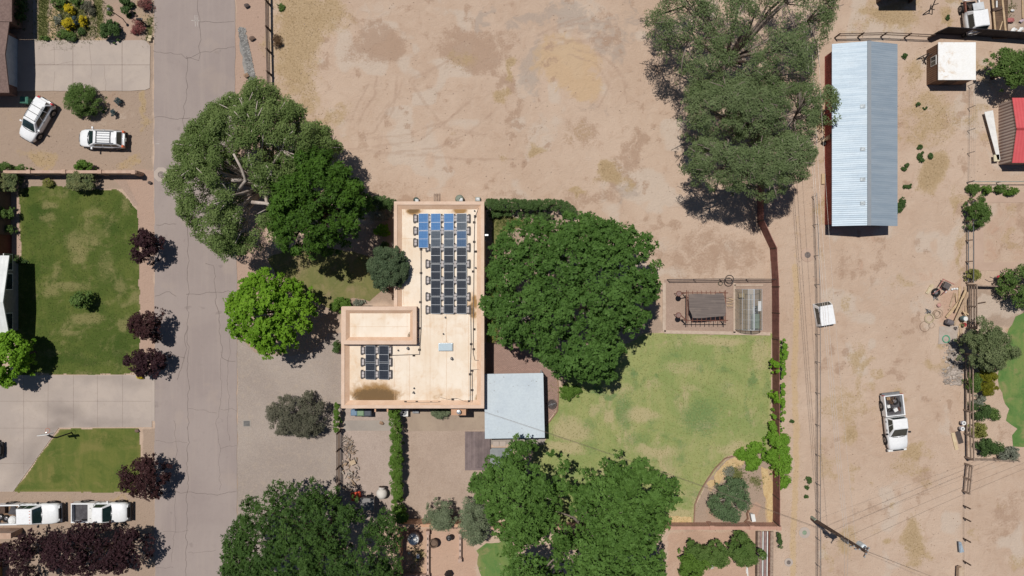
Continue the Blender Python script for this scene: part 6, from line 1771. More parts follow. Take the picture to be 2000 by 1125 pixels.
# ---- deck with spa and steps
mb = MB()
dq = WP([(908, 843), (958, 843), (958, 919), (909, 920)], .25)
x0, y1 = dq[0]; x1, y0 = dq[2]
dk = thing('wooden_deck', 'purplish-grey wooden deck beside the patio cover', 'deck', ((x0 + x1) / 2, (y0 + y1) / 2, 0))
M_DECK = mat('deck_boards', A(140, 124, 122), A(122, 108, 108), 1.5, .85, island=.12)
mb = MB(); n = 17
for k in range(n):
    a = x0 + (x1 - x0) * k / n; mb.box(a + .006, x0 + (x1 - x0) * (k + 1) / n - .006, y0 + .26, y1 - .0, .2, .25)
mb.build('deck_planking', M_DECK, dk)
mb = MB(); mb.box(x0, x1, y0 + .02, y0 + .25, .19, .245); mb.build('edge_board', M_DECK, dk)
mb = MB(); mb.box(x0 + .05, x1 - .05, y0 + .05, y1 - .05, 0, .19); mb.build('frame', M_WOODD, dk)
sq = WP([(957, 875), (1000, 873), (1000, 925), (957, 922)], .35)
x0, y1 = sq[0]; x1, y0 = sq[2]
t = thing('hot_tub', 'grey covered hot tub half hidden under the bottom maple beside the deck', 'hot tub', ((x0 + x1) / 2, (y0 + y1) / 2, 0))
mb = MB(); mb.box(x0 + .05, x1 - .05, y0 + .05, y1 - .05, 0, .3); mb.build('tub', M_WOODD, t)
mb = MB(); c_ = .18; mb.prism([(x0 + c_, y0), (x1 - c_, y0), (x1, y0 + c_), (x1, y1 - c_), (x1 - c_, y1), (x0 + c_, y1), (x0, y1 - c_), (x0, y0 + c_)], .3, .4); mb.build('cover', mat('tub_cover', A(150, 154, 154), A(134, 138, 140), 1.5, .6), t)
for i, (px, lb) in enumerate(((969, 'left'), (982, 'right'))):
    x, y = W(px, 867, .1)
    mb = MB(True); mb.prism([(-.29, -.24), (.29, -.24), (.29, .24), (-.29, .24)], 0, .07); mb.prism([(-.26, -.21), (.26, -.21), (.26, .21), (-.26, .21)], .07, .085)
    solo(mb, 'paving_slab', M_CONC, (x, y, .02), f'square pale slab below the patio cover, {lb} one of the pair', 'slab')
# fire pit right of the patio cover
x, y = W(1078, 790, .3)
t = thing('fire_pit', 'round dark fire pit with a grate on the brick patio', 'fire pit', (x, y, 0))
mb = MB(); mb.ring((x, y, .18), .42, .07, 24, 6); mb.build('rim', mat('pit_stone', A(110, 98, 94), A(86, 78, 76), 5, .9), t)
mb = MB(); mb.cyl((x, y, .02), .37, .05, 20); mb.build('ash', mat('ash', A(96, 88, 88), A(76, 70, 70), 6, .95), t)
mb = MB(); mb.obox((x, y, .26), (.7, .05, .03), .3); mb.obox((x, y, .26), (.3, .03, .026), .3 + 1.57); mb.build('poker_bar', M_GREYM, t)
# ---- gravel yard left of the hedge
rng = random.Random(21)
MLOG = [mat('log_grey', A(190, 178, 168), A(160, 146, 136), 4, .9), mat('log_tan', A(190, 164, 138), A(160, 134, 110), 4, .9), mat('log_dark', A(150, 136, 126), A(120, 106, 98), 4, .9), mat('log_pale', A(206, 194, 180), A(176, 162, 148), 4, .9)]
for k in range(130):
    py = rng.uniform(856, 958); u = (py - 856) / 102
    cxp = 678 + 4 * math.sin(u * 3); wid = 5 + 14 * min(1, u * 1.8) * (1 if u < .85 else (1 - u) / .15 * .7 + .3)
    px = cxp + rng.uniform(-.8, 1) * wid
    px = min(max(px, 668), 701)
    layer = rng.choice([0, 0, 1, 2])
    p = at(px, py, .1); ln = rng.uniform(.2, .42) if u > .35 else rng.uniform(.5, 1.0); r = rng.uniform(.04, .075) if u > .35 else rng.uniform(.018, .04)
    an = rng.uniform(0, 3.14); d = Vector((math.cos(an), math.sin(an), rng.uniform(-.15, .3))) * ln / 2
    mb = MB(True)
    mb.tube([-d, d * .1 + Vector((0, 0, .015)), d], [r, r * 1.05, r * .9], 7)
    solo(mb, 'firewood_log', rng.choice(MLOG), (p.x, p.y, r + .02 + layer * .12), 'split firewood log in the loose pile by the dark slatted fence', 'log', 0, 'firewood logs in the pile')
p = at(690, 902, .1)
mb = MB(True); mb.box(-.26, .26, -.2, .2, 0, .28); mb.box(-.28, .28, -.22, .22, .28, .33); mb.box(-.1, .1, -.222, -.2, .08, .2)
solo(mb, 'box', mat('tan_box', A(206, 186, 160), A(186, 160, 130), 3, .9), p, 'pale tan box at the right edge of the firewood pile', 'box', .4)
p = at(697, 967, .3)
t = thing('wheelbarrow', 'bright orange upturned cart between the firewood pile and the grey trailer box', 'cart', p, .12)
M_OR = mat('orange_plastic', A(240, 96, 62), A(224, 80, 46), 3, .5)
for i, (yy, zz) in enumerate(((-.3, .36), (0, .40), (.28, .36))): mb = MB(True); mb.obox((0, yy, zz), (.98, .24, .08), 0, .05 * (i - 1)); mb.build('slat', M_OR, t)
mb = MB(True); mb.obox((.3, 0, .2), (.12, .8, .3)); mb.build('brace', M_OR, t)
mb = MB(True); mb.obox((-.36, 0, .2), (.12, .7, .3)); mb.build('brace', M_OR, t)
mb = MB(True); mb.tube([(.1, -.2, .47), (.55, -.12, .5), (.5, .1, .47)], .035, 6); mb.build('handle', mat('dark_orange', A(150, 60, 44), None, 3, .6), t)
p = at(747, 962, .4)
t = thing('garden_pot', 'big white clay chiminea lying on the gravel by the tall hedge', 'chiminea', p, .25)
mb = MB(True); mb.lathe((0, 0, 0), [(.3, 0), (.48, .15), (.54, .35), (.48, .56), (.3, .72), (.12, .78)], 24); mb.build('bowl', mat('white_clay', A(226, 220, 212), A(208, 200, 192), 2, .8), t, smooth=True)
mb = MB(True); mb.tube([(.12, .42, .5), (.2, .66, .5)], [.26, .32], 12); mb.build('neck', mat('white_clay', None) if False else MATS['white_clay'], t)
mb = MB(True); mb.obox((.21, .68, .5), (.5, .03, .4), -.32); mb.build('opening', M_WOODD, t)
p = at(721, 980, .5)
t = thing('trailer_box', 'grey metal trailer box half under the dark bottom tree', 'trailer', p, -.02)
mb = MB(True); mb.box(-.72, .6, -.55, .55, .25, .75); mb.build('box', mat('trailer_grey', A(128, 126, 126), A(110, 108, 108), 2, .5), t)
mb = MB(True); mb.box(-.74, .62, -.57, .57, .75, .8); mb.build('lid', mat('trailer_lid', A(146, 144, 142), A(126, 124, 124), 2, .5), t)
for s in (-1, 1): mb = MB(True); mb.tube([(0, s * .58, .22), (0, s * .7, .22)], .22, 14); mb.build('wheel', M_TYRE, t)
# ---- reddish yard at the bottom
p = at(809, 1049, .7)
t = thing('water_tank', 'round white tank with a dark lid patch inside the peach wall corner', 'tank', p)
mb = MB(True); mb.lathe((0, 0, 0), [(.52, 0), (.54, .1), (.54, .62), (.5, .7), (.3, .76), (.02, .78)], 24); mb.build('tank', M_WHITE, t, smooth=False)
mb = MB(True); mb.cyl((-.28, .22, .70), .17, .1, 14); mb.build('lid', M_GREYM, t)
mb = MB(True); mb.cyl((.1, .16, .74), .1, .05, 12); mb.build('cap', mat('offwhite', A(220, 212, 200), None, 3, .6), t)
p = at(848, 1058, .4)
t = thing('garden_pot', 'brown barrel pot beside the hollow-block wall below the olive tree', 'pot', p)
mb = MB(True); mb.lathe((0, 0, 0), [(.3, 0), (.42, .25), (.44, .5), (.4, .62), (.34, .6), (.3, .3), (.02, .3)], 18); mb.build('pot', mat('brown_pot', A(130, 108, 92), A(104, 86, 74), 3, .8), t)
mb = MB(True); mb.ring((0, 0, .5), .44, .025, 20, 5); mb.build('rim', M_WOODD, t)
p = at(878, 1047, .4)
t = thing('fire_bowl', 'small black kettle grill below the olive tree', 'grill', p)
mb = MB(True); mb.lathe((0, 0, .35), [(.1, 0), (.26, .1), (.3, .2), (.26, .32), (.05, .4)], 16); mb.build('bowl', M_BLACK, t)
for a in (0, 2.1, 4.2): mb = MB(True); mb.tube([(.15 * math.cos(a), .15 * math.sin(a), .4), (.28 * math.cos(a), .28 * math.sin(a), 0)], .02, 5); mb.build('leg', M_BLACK, t)
mb = MB(True); mb.tube([(-.02, -.06, .75), (0, -.1, .8), (.03, -.06, .75)], .02, 5); mb.build('handle', M_WHITE, t)
p = at(876, 1122, .5)
mb = MB(True); mb.lathe((0, 0, 0), [(.42, 0), (.3, .3), (.05, .8), (.01, .82)], 6); mb.box(-.03, .03, -.03, .03, .82, .92)
solo(mb, 'pond_cover', M_BLACK, p, 'pointed black cover at the bottom edge in the reddish yard', 'cover')
p = at(817, 1085, .2); mb = MB(True); mb.box(-.14, .14, -.18, .18, 0, .2); mb.box(-.15, .15, -.19, .19, .2, .24)
solo(mb, 'box', M_WHITE, p, 'small white box on the dry grass below the white tank', 'box')
p = at(799.5, 1078, .2); mb = MB(True); mb.lathe((0, 0, 0), [(.1, 0), (.13, .25), (.1, .3), (.02, .32)], 10)
solo(mb, 'garden_lamp', mat('pale_green_lamp', A(206, 212, 190), None, 3, .6), p, 'small pale green lantern in the shade of the peach wall', 'lantern')
# pale boards and posts stacked at the bottom right of the pink wall
for k, (px, m, wd) in enumerate(((1477, M_WOODD, .12), (1481, M_WOODG, .2), (1485, mat('pinkish_board', A(160, 130, 124), A(140, 112, 108), 3, .8), .16), (1489.5, M_WHITE, .09), (1494, MATS['pinkish_board'], .22), (1498, M_WHITE, .08), (1502, M_RUST, .14), (1507, M_WOODG, .3))):
    a = at(px, 1037, .12); b = at(px - 1, 1150, .12); c = (a + b) / 2
    mb = MB(); mb.beam((a.x, a.y, .2 + .02 * (k % 2)), (b.x, b.y, .2), wd, .1); mb.beam((a.x, a.y - .6, .075), (b.x, b.y + 1.5, .075), .06, .15)
    o = mb.build('plank', m, loc=(c.x, c.y, 0))
    cl = {0: 'dark brown', 1: 'weathered grey', 2: 'pinkish', 3: 'white', 4: 'wide pinkish', 5: 'thin white', 6: 'rusty', 7: 'wide grey'}[k]
    tag(o, f'{cl} long board, {ORD[k]} from the left in the row below the pink wall end', 'board', 'long boards laid below the pink wall')
for pts, lb in (([(1350, 1033), (1350, 1045)], 'left'),): pass
a = at(1459, 1108, .1); b = at(1463, 1150, .1); mb = MB(True); d = (b - a); mb.beam(Vector((0, 0, .06)), d + Vector((0, 0, .06)), .12, .1); mb.beam(Vector((0, 0, .005)) + d * .1, d * .3 + Vector((0, 0, .005)), .2, .01)
solo(mb, 'plank', M_WHITE, (a.x, a.y, 0), 'short white board at the bottom edge left of the long board row', 'board')
p = at(1388, 1104, .3)
mb = MB(True); mb.lathe((0, 0, 0), [(.22, 0), (.26, .3), (.24, .33), (.2, .3), (.02, .12)], 14)
solo(mb, 'garden_pot', mat('pale_pot', A(206, 200, 190), A(180, 172, 164), 4, .8), p, 'small pale pot beside the lower left bush under the pink wall', 'pot')
p = at(1468, 1008, .3); mb = MB(True); mb.prism([(-.12, -.35), (.18, -.32), (.12, .3), (-.2, .35)], 0, .5); mb.prism([(-.16, -.38), (.2, -.35), (.14, .34), (-.24, .38)], .5, .54)
solo(mb, 'bee_box', M_WHITE, p, 'white box leaning beside the round tree in the straw bed', 'box', .1)
mb = MB(True); mb.tube([(.1, .6, .12), (-.1, .2, .14), (0, -.3, .1), (-.35, -.7, .1)], .09, 7)
solo(mb, 'log', mat('log_brown', A(130, 98, 80), None, 4, .9), at(1460, 1006, 0), 'curved brown log left of the white box in the straw bed', 'log')
# ---- pergola with shade cloth and wheel ornaments
P0 = at(1341, 572, 1.9); P1 = at(1417, 572, 1.9); P2 = at(1417, 626, 1.9); P3 = at(1341, 626, 1.9)
c = (P0 + P2) / 2
t = thing('pergola', 'rusty pipe arbour covered by a grey reed mat with two wheel ornaments', 'arbour', (c.x, c.y, 0))
for p in (P0, P1, P2, P3): mb = MB(); mb.tube([(p.x, p.y, 0), (p.x, p.y, 1.9)], .05, 8); mb.build('post', M_RUST, t)
for a, b in ((P0, P1), (P1, P2), (P2, P3), (P3, P0)):
    mb = MB(); d = (b - a).normalized() * .25; mb.tube([a - d, b + d], .04, 7); mb.build('beam', M_RUST, t)
for k in range(9):
    f = (k + .3) / 8.6; a = P0.lerp(P1, f); b = P3.lerp(P2, f); d = (b - a).normalized() * .2
    mb = MB(); mb.tube([a - d + Vector((0, 0, .06)), b + d + Vector((0, 0, .06))], .03, 6); mb.build('crossbar', M_RUST, t)
cl = WP([(1345, 574.5), (1397, 575), (1399, 572.5), (1411, 573), (1415, 580), (1418, 597), (1417, 618), (1406, 619), (1391, 620), (1353, 621), (1347, 605)], 2.05)
def reed():
    m, nt, p, out = new_mat('reed_mat')
    tc = NN(nt, 'ShaderNodeTexCoord').outputs['Object']
    mp = NN(nt, 'ShaderNodeMapping', {'Scale': (.35, 14, 1)}); nt.links.new(tc, mp.inputs[0])
    n = NOISE(nt, mp.outputs[0], 1.0, 4, .6); n2 = NOISE(nt, tc, 1.4, 5, .6)
    col = MIX(nt, RANGE(nt, n, .38, .62), A(126, 114, 108), A(104, 94, 90)); col = MIX(nt, MA(nt, 'MULTIPLY', RANGE(nt, n2, .5, .7), .3), col, A(150, 134, 122))
    nt.links.new(col, p.inputs['Base Color']); p.inputs['Roughness'].default_value = .9
    b = NN(nt, 'ShaderNodeBump', {'Strength': .7, 'Distance': 1.0, 'Height': MA(nt, 'MULTIPLY', n, .03)}); nt.links.new(b.outputs[0], p.inputs['Normal'])
    return m
mb = MB(); mb.prism(rough_poly(cl, .25, .03, 3), 2.0, 2.03); mb.build('reed_cover', reed(), t)
for (wx, wy, q) in ((1326, 573.5, P0), (1325, 615.5, P3)):
    a = at(wx, wy, 1.9)
    mb = MB(); mb.ring((a.x, a.y, 1.95), .24, .035, 22, 6); w_ = mb.build('wheel', M_RUST, t)
    mb = MB(); mb.cyl((a.x, a.y, 1.93), .21, .03, 18); mb.build('disc', mat('worn_pink', A(158, 130, 122), A(134, 110, 104), 5, .8), w_)
    mb = MB(); mb.tube([(a.x + .22, a.y, 1.92), (q.x, q.y, 1.86)], .05, 6); mb.build('arm', M_RUST, t)
    mb = MB(); mb.tube([(a.x, a.y, 0), (a.x, a.y, 1.93)], .03, 6); mb.build('stake', M_RUST, t)
# hose ring and coil on the pipe fence
for (px, py, r, m, lb, z) in ((1424, 546, .42, M_BLACK, 'dark hose coil hung on the black pipe fence', .9), (1407, 553.5, .2, mat('hose_grey', A(110, 106, 90), None, 4, .7), 'small grey hose loop on the ground below the black pipe fence', .06)):
    p = at(px, py, z); mb = MB(True)
    for k in range(3): mb.ring((rng.uniform(-.04, .04), 0, k * .05 if z > .5 else k * .02), r * rng.uniform(.9, 1.05), .02, 24, 5)
    solo(mb, 'hose', m, p, lb, 'hose')
for k in range(7):
    p = at(1428 - rng.uniform(0, 9), 581 + k * 3.2, .1); an = rng.uniform(-.3, .3); mb = MB(True)
    mb.beam((-.25, 0, .04), (.25, 0, .05), .07, .06); mb.beam((.25, 0, .05), (.32, .04, .05), .05, .05)
    solo(mb, 'stake', M_WOODL if k % 2 else M_WOODG, p, 'short wooden stake lying between the arbour and the greenhouse', 'stake', an, 'wooden stakes beside the greenhouse')
# ---- greenhouse
def poly_glass():
    m, nt, p, out = new_mat('clear_sheet')
    tr = NN(nt, 'ShaderNodeBsdfTransparent', {0: (.90, .92, .88, 1)})
    gl = NN(nt, 'ShaderNodeBsdfGlossy', {0: (.9, .93, .95, 1), 'Roughness': .18})
    df = NN(nt, 'ShaderNodeBsdfDiffuse', {0: A(190, 196, 186)})
    m1 = NN(nt, 'ShaderNodeMixShader', {0: .16}); nt.links.new(tr.outputs[0], m1.inputs[1]); nt.links.new(gl.outputs[0], m1.inputs[2])
    m2 = NN(nt, 'ShaderNodeMixShader', {0: .14}); nt.links.new(m1.outputs[0], m2.inputs[1]); nt.links.new(df.outputs[0], m2.inputs[2])
    nt.links.new(m2.outputs[0], out.inputs[0])
    return m
gx0 = W(1435, 0, 0)[0]; gx1 = W(1482, 0, 0)[0]; gy1 = W(0, 565, .7)[1]; gy0 = W(0, 643.5, .7)[1]
t = thing('greenhouse', 'clear-sheet greenhouse with a rounded roof and white ribs', 'greenhouse', ((gx0 + gx1) / 2, (gy0 + gy1) / 2, 0))
gw = gx1 - gx0
prof = [(0, 0), (.02, 1.0), (.1, 1.5), (.28, 1.86), (.5, 2.0), (.72, 1.86), (.9, 1.5), (.98, 1.0), (1, 0)]
PR = [(gx0 + gw * u, z) for u, z in prof]
mb = MB(); n = len(PR)
mb.add([(x, gy0, z) for x, z in PR] + [(x, gy1, z) for x, z in PR], [(i, i + 1, n + i + 1, n + i) for i in range(n - 1)] + [tuple(range(n))[::-1], tuple(range(n, 2 * n))])
mb.build('glazing', poly_glass(), t)
for k in range(5):
    y = gy0 + (gy1 - gy0) * k / 4
    mb = MB(); mb.tube([(x, y, z + .02) for x, z in PR], (.012 if k in (1, 2, 3) else .022), 5); mb.build('rib', M_ALU, t)
for u in (2, 3, 4, 6):
    x, z = PR[u]
    mb = MB(); mb.beam((x, gy0, z + .02), (x, gy1, z + .02), .1 if u == 4 else .03, .03); mb.build('purlin', M_ALU, t)
x, z = PR[5]
mb = MB(); mb.obox((x + .06, (gy0 + gy1) / 2 + .35, z + .03), (.42, .95, .04), 0, .55); mb.build('roof_vent', M_WHITE, t)
p = (gx0 + .5, gy1 - .6, 0)
mb = MB(True); mb.box(-.25, .25, -.2, .2, .5, .54); [mb.box(sx * .22 - .02, sx * .22 + .02, sy * .17 - .02, sy * .17 + .02, 0, .5) for sx in (-1, 1) for sy in (-1, 1)]
solo(mb, 'stool', M_WOODL, p, 'pale wooden stool inside the greenhouse', 'stool')
mb = MB(True); mb.box(-.35, .35, -.7, .7, .7, .74); [mb.box(sx * .32 - .02, sx * .32 + .02, sy * .66 - .02, sy * .66 + .02, 0, .7) for sx in (-1, 1) for sy in (-1, 1)]
solo(mb, 'bench', mat('sage_bench', A(150, 164, 150), A(130, 144, 132), 3, .7), (gx1 - .55, gy0 + .8, 0), 'greenish staging bench inside the lower end of the greenhouse', 'bench')
mb = MB(True)
for k in range(2): mb.beam((k * .4, -.6, .02 + .5), (k * .4, .6, .52), .05, .05)
for k in range(4): mb.beam((0, -.5 + .33 * k, .52), (.4, -.5 + .33 * k + (.2 if k % 2 else -.1), .52), .04, .04)
mb.beam((0, -.6, .25), (0, -.6, .5), .05, .05); mb.beam((.4, .6, .0), (.4, .6, .5), .05, .05)
solo(mb, 'trellis', M_WHITE, (gx1 - .75, (gy0 + gy1) / 2 - .4, 0), 'white trellis rack inside the greenhouse', 'trellis')
# ---- basketball hoop
b0 = at(140, 845, 0)
t = thing('basketball_hoop', 'basketball hoop with white backboard at the driveway and lawn corner', 'basketball hoop', b0)
M_POLE = M_BLACK
mb = MB(); mb.tube([b0, b0 + Vector((0, 0, 2.2)), b0 + Vector((-.12, .14, 2.7)), b0 + Vector((-.35, .42, 3.0))], .07, 8); mb.build('pole', M_POLE, t)
bk = b0 + Vector((-.42, .5, 3.15))
mb = MB(); mb.obox((bk.x, bk.y, bk.z), (1.1, .05, .75), .12); mb.build('backboard', M_WHITE, t)
mb = MB(); mb.ring((bk.x + .03, bk.y + .3, 2.9), .22, .014, 18, 5); mb.build('rim', M_LAMPO, t)
mb = MB(); mb.tube([b0 + Vector((-.1, .1, 2.4)), bk + Vector((0, -.03, -.25))], .03, 6); mb.build('strut', M_POLE, t)
# ---- mailboxes, lamps and rocks in the flower garden
p0 = at(283, 46, 0)
t = thing('mailbox', 'dark mailbox on a post at the road side of the flower garden', 'mailbox', p0)
mb = MB(); mb.box(p0.x - .05, p0.x + .05, p0.y - .05, p0.y + .05, 0, 1.0); mb.build('post', M_BLACK, t)
mb = MB(); mb.box(p0.x - .2, p0.x + .3, p0.y - .11, p0.y + .11, 1.0, 1.12); mb.tube([(p0.x - .2, p0.y, 1.12), (p0.x + .3, p0.y, 1.12)], .11, 12); mb.build('box', M_BLACK, t)
mb = MB(); mb.obox((p0.x + .31, p0.y, 1.1), (.02, .2, .2)); mb.build('door', M_GREYM, t)
p0 = at(240, 37, 0)
t = thing('garden_lamp', 'dark lamp post in the middle of the flower garden', 'lamp post', p0)
mb = MB(); mb.tube([p0, p0 + Vector((0, 0, 2.1))], .04, 8); mb.build('post', M_BLACK, t)
mb = MB(); mb.lathe((p0.x, p0.y, 2.1), [(.07, 0), (.14, .12), (.14, .3), (.04, .42)], 8); mb.build('lantern', M_GREYM, t)
for (px, py, lb) in ((293, 79, 'lower'), (295, 73, 'upper')):
    p = at(px, py, .1); mb = MB(True); mb.box(-.17, .17, -.13, .13, 0, .18); mb.box(-.15, .15, -.11, .11, .18, .2)
    solo(mb, 'stone_block', mat('cream_stone', A(222, 206, 172), A(200, 182, 150), 5, .9), p, f'cream stone block at the garden corner by the driveway, {lb} one', 'stone')
for i, (px, py, r, lb) in enumerate(((493, 75, .3, 'brown rock right of the grey drain stones at the top'), (483, 12, .25, 'dark rock at the top edge on the pinkish verge'), (482, 148, .3, 'reddish rock left of the lower end of the drain stones'), (266, 30, .12, 'small pale rock in the middle of the flower garden'),
                                     (293, 357, .2, 'small dark rock on the verge below the tan wall end'), (745, 826, .22, 'tan rock on the gravel below the bins'), (268, 841, .2, 'pinkish rock at the lawn corner under the lower driveway'))):
    p = at(px, py, .1); mb = MB(True); mb.rock((0, 0, r * .3), r, rng)
    solo(mb, 'rock', mat('rock_' + str(i % 3), [A(130, 108, 96), A(100, 88, 84), A(170, 140, 116)][i % 3], None, 4, .9), p, lb, 'rock')
# terracotta-coloured hydrant-like piece near the manhole
p = at(268, 843, .2)
# ---- lumber, barrels, hoses and other junk on the right
def plank(p0, p1, w, h, z, m, label, grp=None, name='plank'):
    a = at(*p0, z); b = at(*p1, z); c = (a + b) / 2
    mb = MB(); mb.beam((a.x, a.y, z + h / 2), (b.x, b.y, z + h / 2), w, h)
    d = (b - a).normalized(); mb.beam((a.x, a.y, z + h + .003), (a.x + d.x * .12, a.y + d.y * .12, z + h + .003), w * .9, .006)
    return tag(mb.build(name, m, loc=(c.x, c.y, 0)), label, 'plank', grp)
ML2 = mat('lumber_grey', A(196, 172, 146), A(168, 142, 118), 3, .9)
for i, (a, b, w, z, lb) in enumerate((((1891, 571), (1863, 634), .28, .25, 'widest pale plank on top of the lumber pile, running to the concrete pad'), ((1888, 570), (1848, 620), .24, .15, 'pale plank running from the lumber pile to the left, below the widest'), ((1874, 560), (1872, 600), .2, .02, 'upright-lying plank at the upper left of the lumber pile'),
                                      ((1864, 572), (1855, 599), .18, .02, 'short plank lying left of the lumber pile'), ((1866, 573), (1868, 590), .1, .12, 'thin short plank crossing the left edge of the lumber pile'), ((1876, 607), (1893, 615), .14, .3, 'short plank across the right of the lumber pile above the dark barrel'),
                                      ((1852, 605), (1870, 596), .1, .1, 'thin stick poking left from the lumber pile'), ((1879, 606), (1889, 620), .1, .42, 'short pale stick leaning on the dark barrel'), ((1886, 565), (1866, 610), .14, .42, 'narrow plank on top of the lumber pile'),
                                      ((1884, 560), (1886, 612), .22, .02, 'long grey plank lying along the weathered fence at the lumber pile'), ((1892, 602), (1873, 640), .16, .04, 'lowest plank in the lumber pile touching the concrete pad'))):
    plank(a, b, w, .06, z, M_WOODL if i % 3 else ML2, lb, 'planks of the lumber pile')
plank((1860, 845), (1868, 878), .32, .08, .02, mat('cream_board2', A(226, 206, 172), A(206, 184, 148), 2, .9), 'cream board lying alone near the white buckets', None)
plank((1870, 842), (1877, 866), .5, .03, .01, mat('dark_mat', A(92, 82, 78), A(76, 68, 66), 3, .9), 'dark grey board beside the cream board near the white buckets', None)
plank((1906, 593), (1924, 590), .1, .1, .02, M_WOODD, 'short dark beam on the ground right of the lumber pile', None)
plank((1871, 650), (1874, 690), .12, .06, .02, M_WOODL, 'long pale plank on edge of the concrete pad by the fence', None)
plank((1876, 642), (1880, 680), .3, .05, .02, ML2, 'wide grey plank along the fence right of the concrete pad', None)
def barrel(px, py, r, L_, m, m2, label, az, lying=True):
    p = at(px, py, r)
    t = thing('barrel', label, 'barrel', p, az)
    mb = MB(True)
    pr = [(r * .9, -L_ / 2), (r, -L_ / 2 + .05), (r * 1.03, 0), (r, L_ / 2 - .05), (r * .9, L_ / 2)]
    if lying:
        mb.tube([(z, 0, r) for _, z in pr], [q for q, _ in pr], 18)
    else: mb.lathe((0, 0, L_ / 2), pr, 18)
    mb.build('drum', m, t, smooth=False)
    mb = MB(True)
    if lying: mb.tube([(L_ / 2 - .01, 0, r), (L_ / 2 + .02, 0, r)], r * .82, 16)
    else: mb.cyl((0, 0, L_ - .02), r * .8, .03, 16)
    mb.build('lid', m2, t)
barrel(1851, 629, .27, .62, mat('grey_drum', A(130, 122, 124), A(110, 102, 106), 4, .6), mat('green_end', A(140, 168, 150), None, 4, .6), 'grey barrel with a greenish end lying above the concrete pad', -.35)
barrel(1879, 622, .26, .55, mat('teal_drum', A(130, 160, 160), A(100, 120, 124), 4, .5), M_WHITE, 'dark barrel with a pale top standing by the lumber pile', 0, False)
p = at(1880, 634, .2); mb = MB(True); mb.lathe((0, 0, 0), [(.16, 0), (.2, .3), (.21, .32), (.17, .3), (.02, .05)], 14)
solo(mb, 'bucket', mat('red_bucket', A(190, 76, 80), None, 4, .6), p, 'red bucket below the pale-topped barrel', 'bucket')
tyre(at(1827, 571, .1), .42, .24, 'grey tyre lying on the dirt beside the red tiller')
p = at(1845, 558, .3)
t = thing('garden_tiller', 'broken red garden tiller lying beside the grey tyre', 'tiller', p, -.5)
M_FRED = mat('faded_red', A(190, 130, 120), A(164, 106, 98), 4, .8)
mb = MB(True); mb.box(-.3, .3, -.3, .3, .1, .4); mb.build('engine', mat('engine_grey', A(112, 104, 102), A(88, 82, 80), 5, .7), t)
mb = MB(True); mb.beam((-.6, .42, .2), (.6, .46, .3), .07, .07); mb.build('frame', M_FRED, t)
mb = MB(True); mb.beam((-.55, -.42, .2), (-.5, .42, .2), .07, .07); mb.build('frame', M_FRED, t)
mb = MB(True); mb.tube([(-.3, -.4, .25), (-.6, -1.0, .3), (-.7, -1.3, .12)], .035, 6); mb.build('handle', M_FRED, t)
mb = MB(True); mb.tube([(.3, -.3, .2), (.1, -.9, .2)], .035, 6); mb.build('handle', M_FRED, t)
for k, (px, py) in enumerate(((1846, 570), (1851, 565), (1859, 565), (1863.5, 564), (1868.5, 564))):
    p = at(px, py, .05); mb = MB(True); mb.lathe((0, 0, 0), [(.09, 0), (.12, .06), (.08, .13), (.02, .15)], 8)
    solo(mb, 'paint_can', M_WHITE, p, f'small white can in the row between tiller and lumber, {ORD[k]} from the left', 'can')
p = at(1833, 596, .1); mb = MB(True); mb.lathe((0, 0, 0), [(.16, 0), (.2, .12), (.12, .2), (.02, .22)], 10)
solo(mb, 'bucket', mat('pink_tub', A(214, 170, 160), A(190, 140, 130), 4, .7), p, 'small pinkish tub on the dirt below the red tiller', 'tub')
mb = MB(True); mb.prism([(-.28, -.5), (.0, -.55), (.3, .3), (.2, .55), (-.05, .4)], 0, .12); mb.prism([(-.2, -.4), (0, -.45), (.2, .2), (0, .3)], .12, .16)
solo(mb, 'board', mat('old_foam', A(222, 208, 178), A(196, 176, 142), 4, .9), at(1815, 564, 0), 'yellowish broken foam piece left of the grey tyre', 'foam', -.3)
p = at(1827, 581, 0); tangle(p, .3, 5, M_GREYM, 'blue-grey scrap metal just below the grey tyre', 'scrap', .2, 12)
p = at(1811, 608, 0); tangle(p, .3, 6, M_GREYM, 'grey wire scrap above the pale hose coil', 'scrap', .2, 15, rad=.02)
def coil(px, py, r, m, label, n=4, rad=.02, spread=.06, seed=1):
    rg = random.Random(seed); mb = MB(True); pts = []
    for k in range(n * 22):
        a = 2 * math.pi * k / 22; q = r * (1 + spread * math.sin(a * .37 + seed) - .12 * (k / (n * 22)))
        pts.append((q * math.cos(a) + spread * .3 * math.sin(a * .21), q * math.sin(a), rad + .03 * (k / 22) * .6))
    mb.tube(pts, rad, 5)
    return solo(mb, 'hose', m, at(px, py, 0), label, 'hose')
coil(1814.5, 622, .44, mat('cream_hose', A(214, 198, 168), A(190, 172, 142), 4, .7), 'thick cream hose coil on the dirt left of the grey barrel', 4, .035, .12, 2)
coil(1830, 613, .38, mat('grey_hose', A(164, 142, 118), A(140, 118, 98), 4, .7), 'thin grey wire coil right of the cream hose coil', 4, .014, .3, 5)
coil(1806, 638, .5, mat('brown_hose', A(136, 112, 94), A(116, 94, 80), 4, .7), 'single loop of thin brown hose below the cream coil', 1, .018, .06, 7)
coil(1818, 636, .34, MATS['brown_hose'], 'small brown wire loop between the cream coil and concrete pad', 1, .014, .2, 9)
coil(1847, 662, .36, mat('green_hose', A(110, 186, 150), A(90, 164, 130), 4, .6), 'bright green hose coil on the concrete pad', 5, .03, .08, 3)
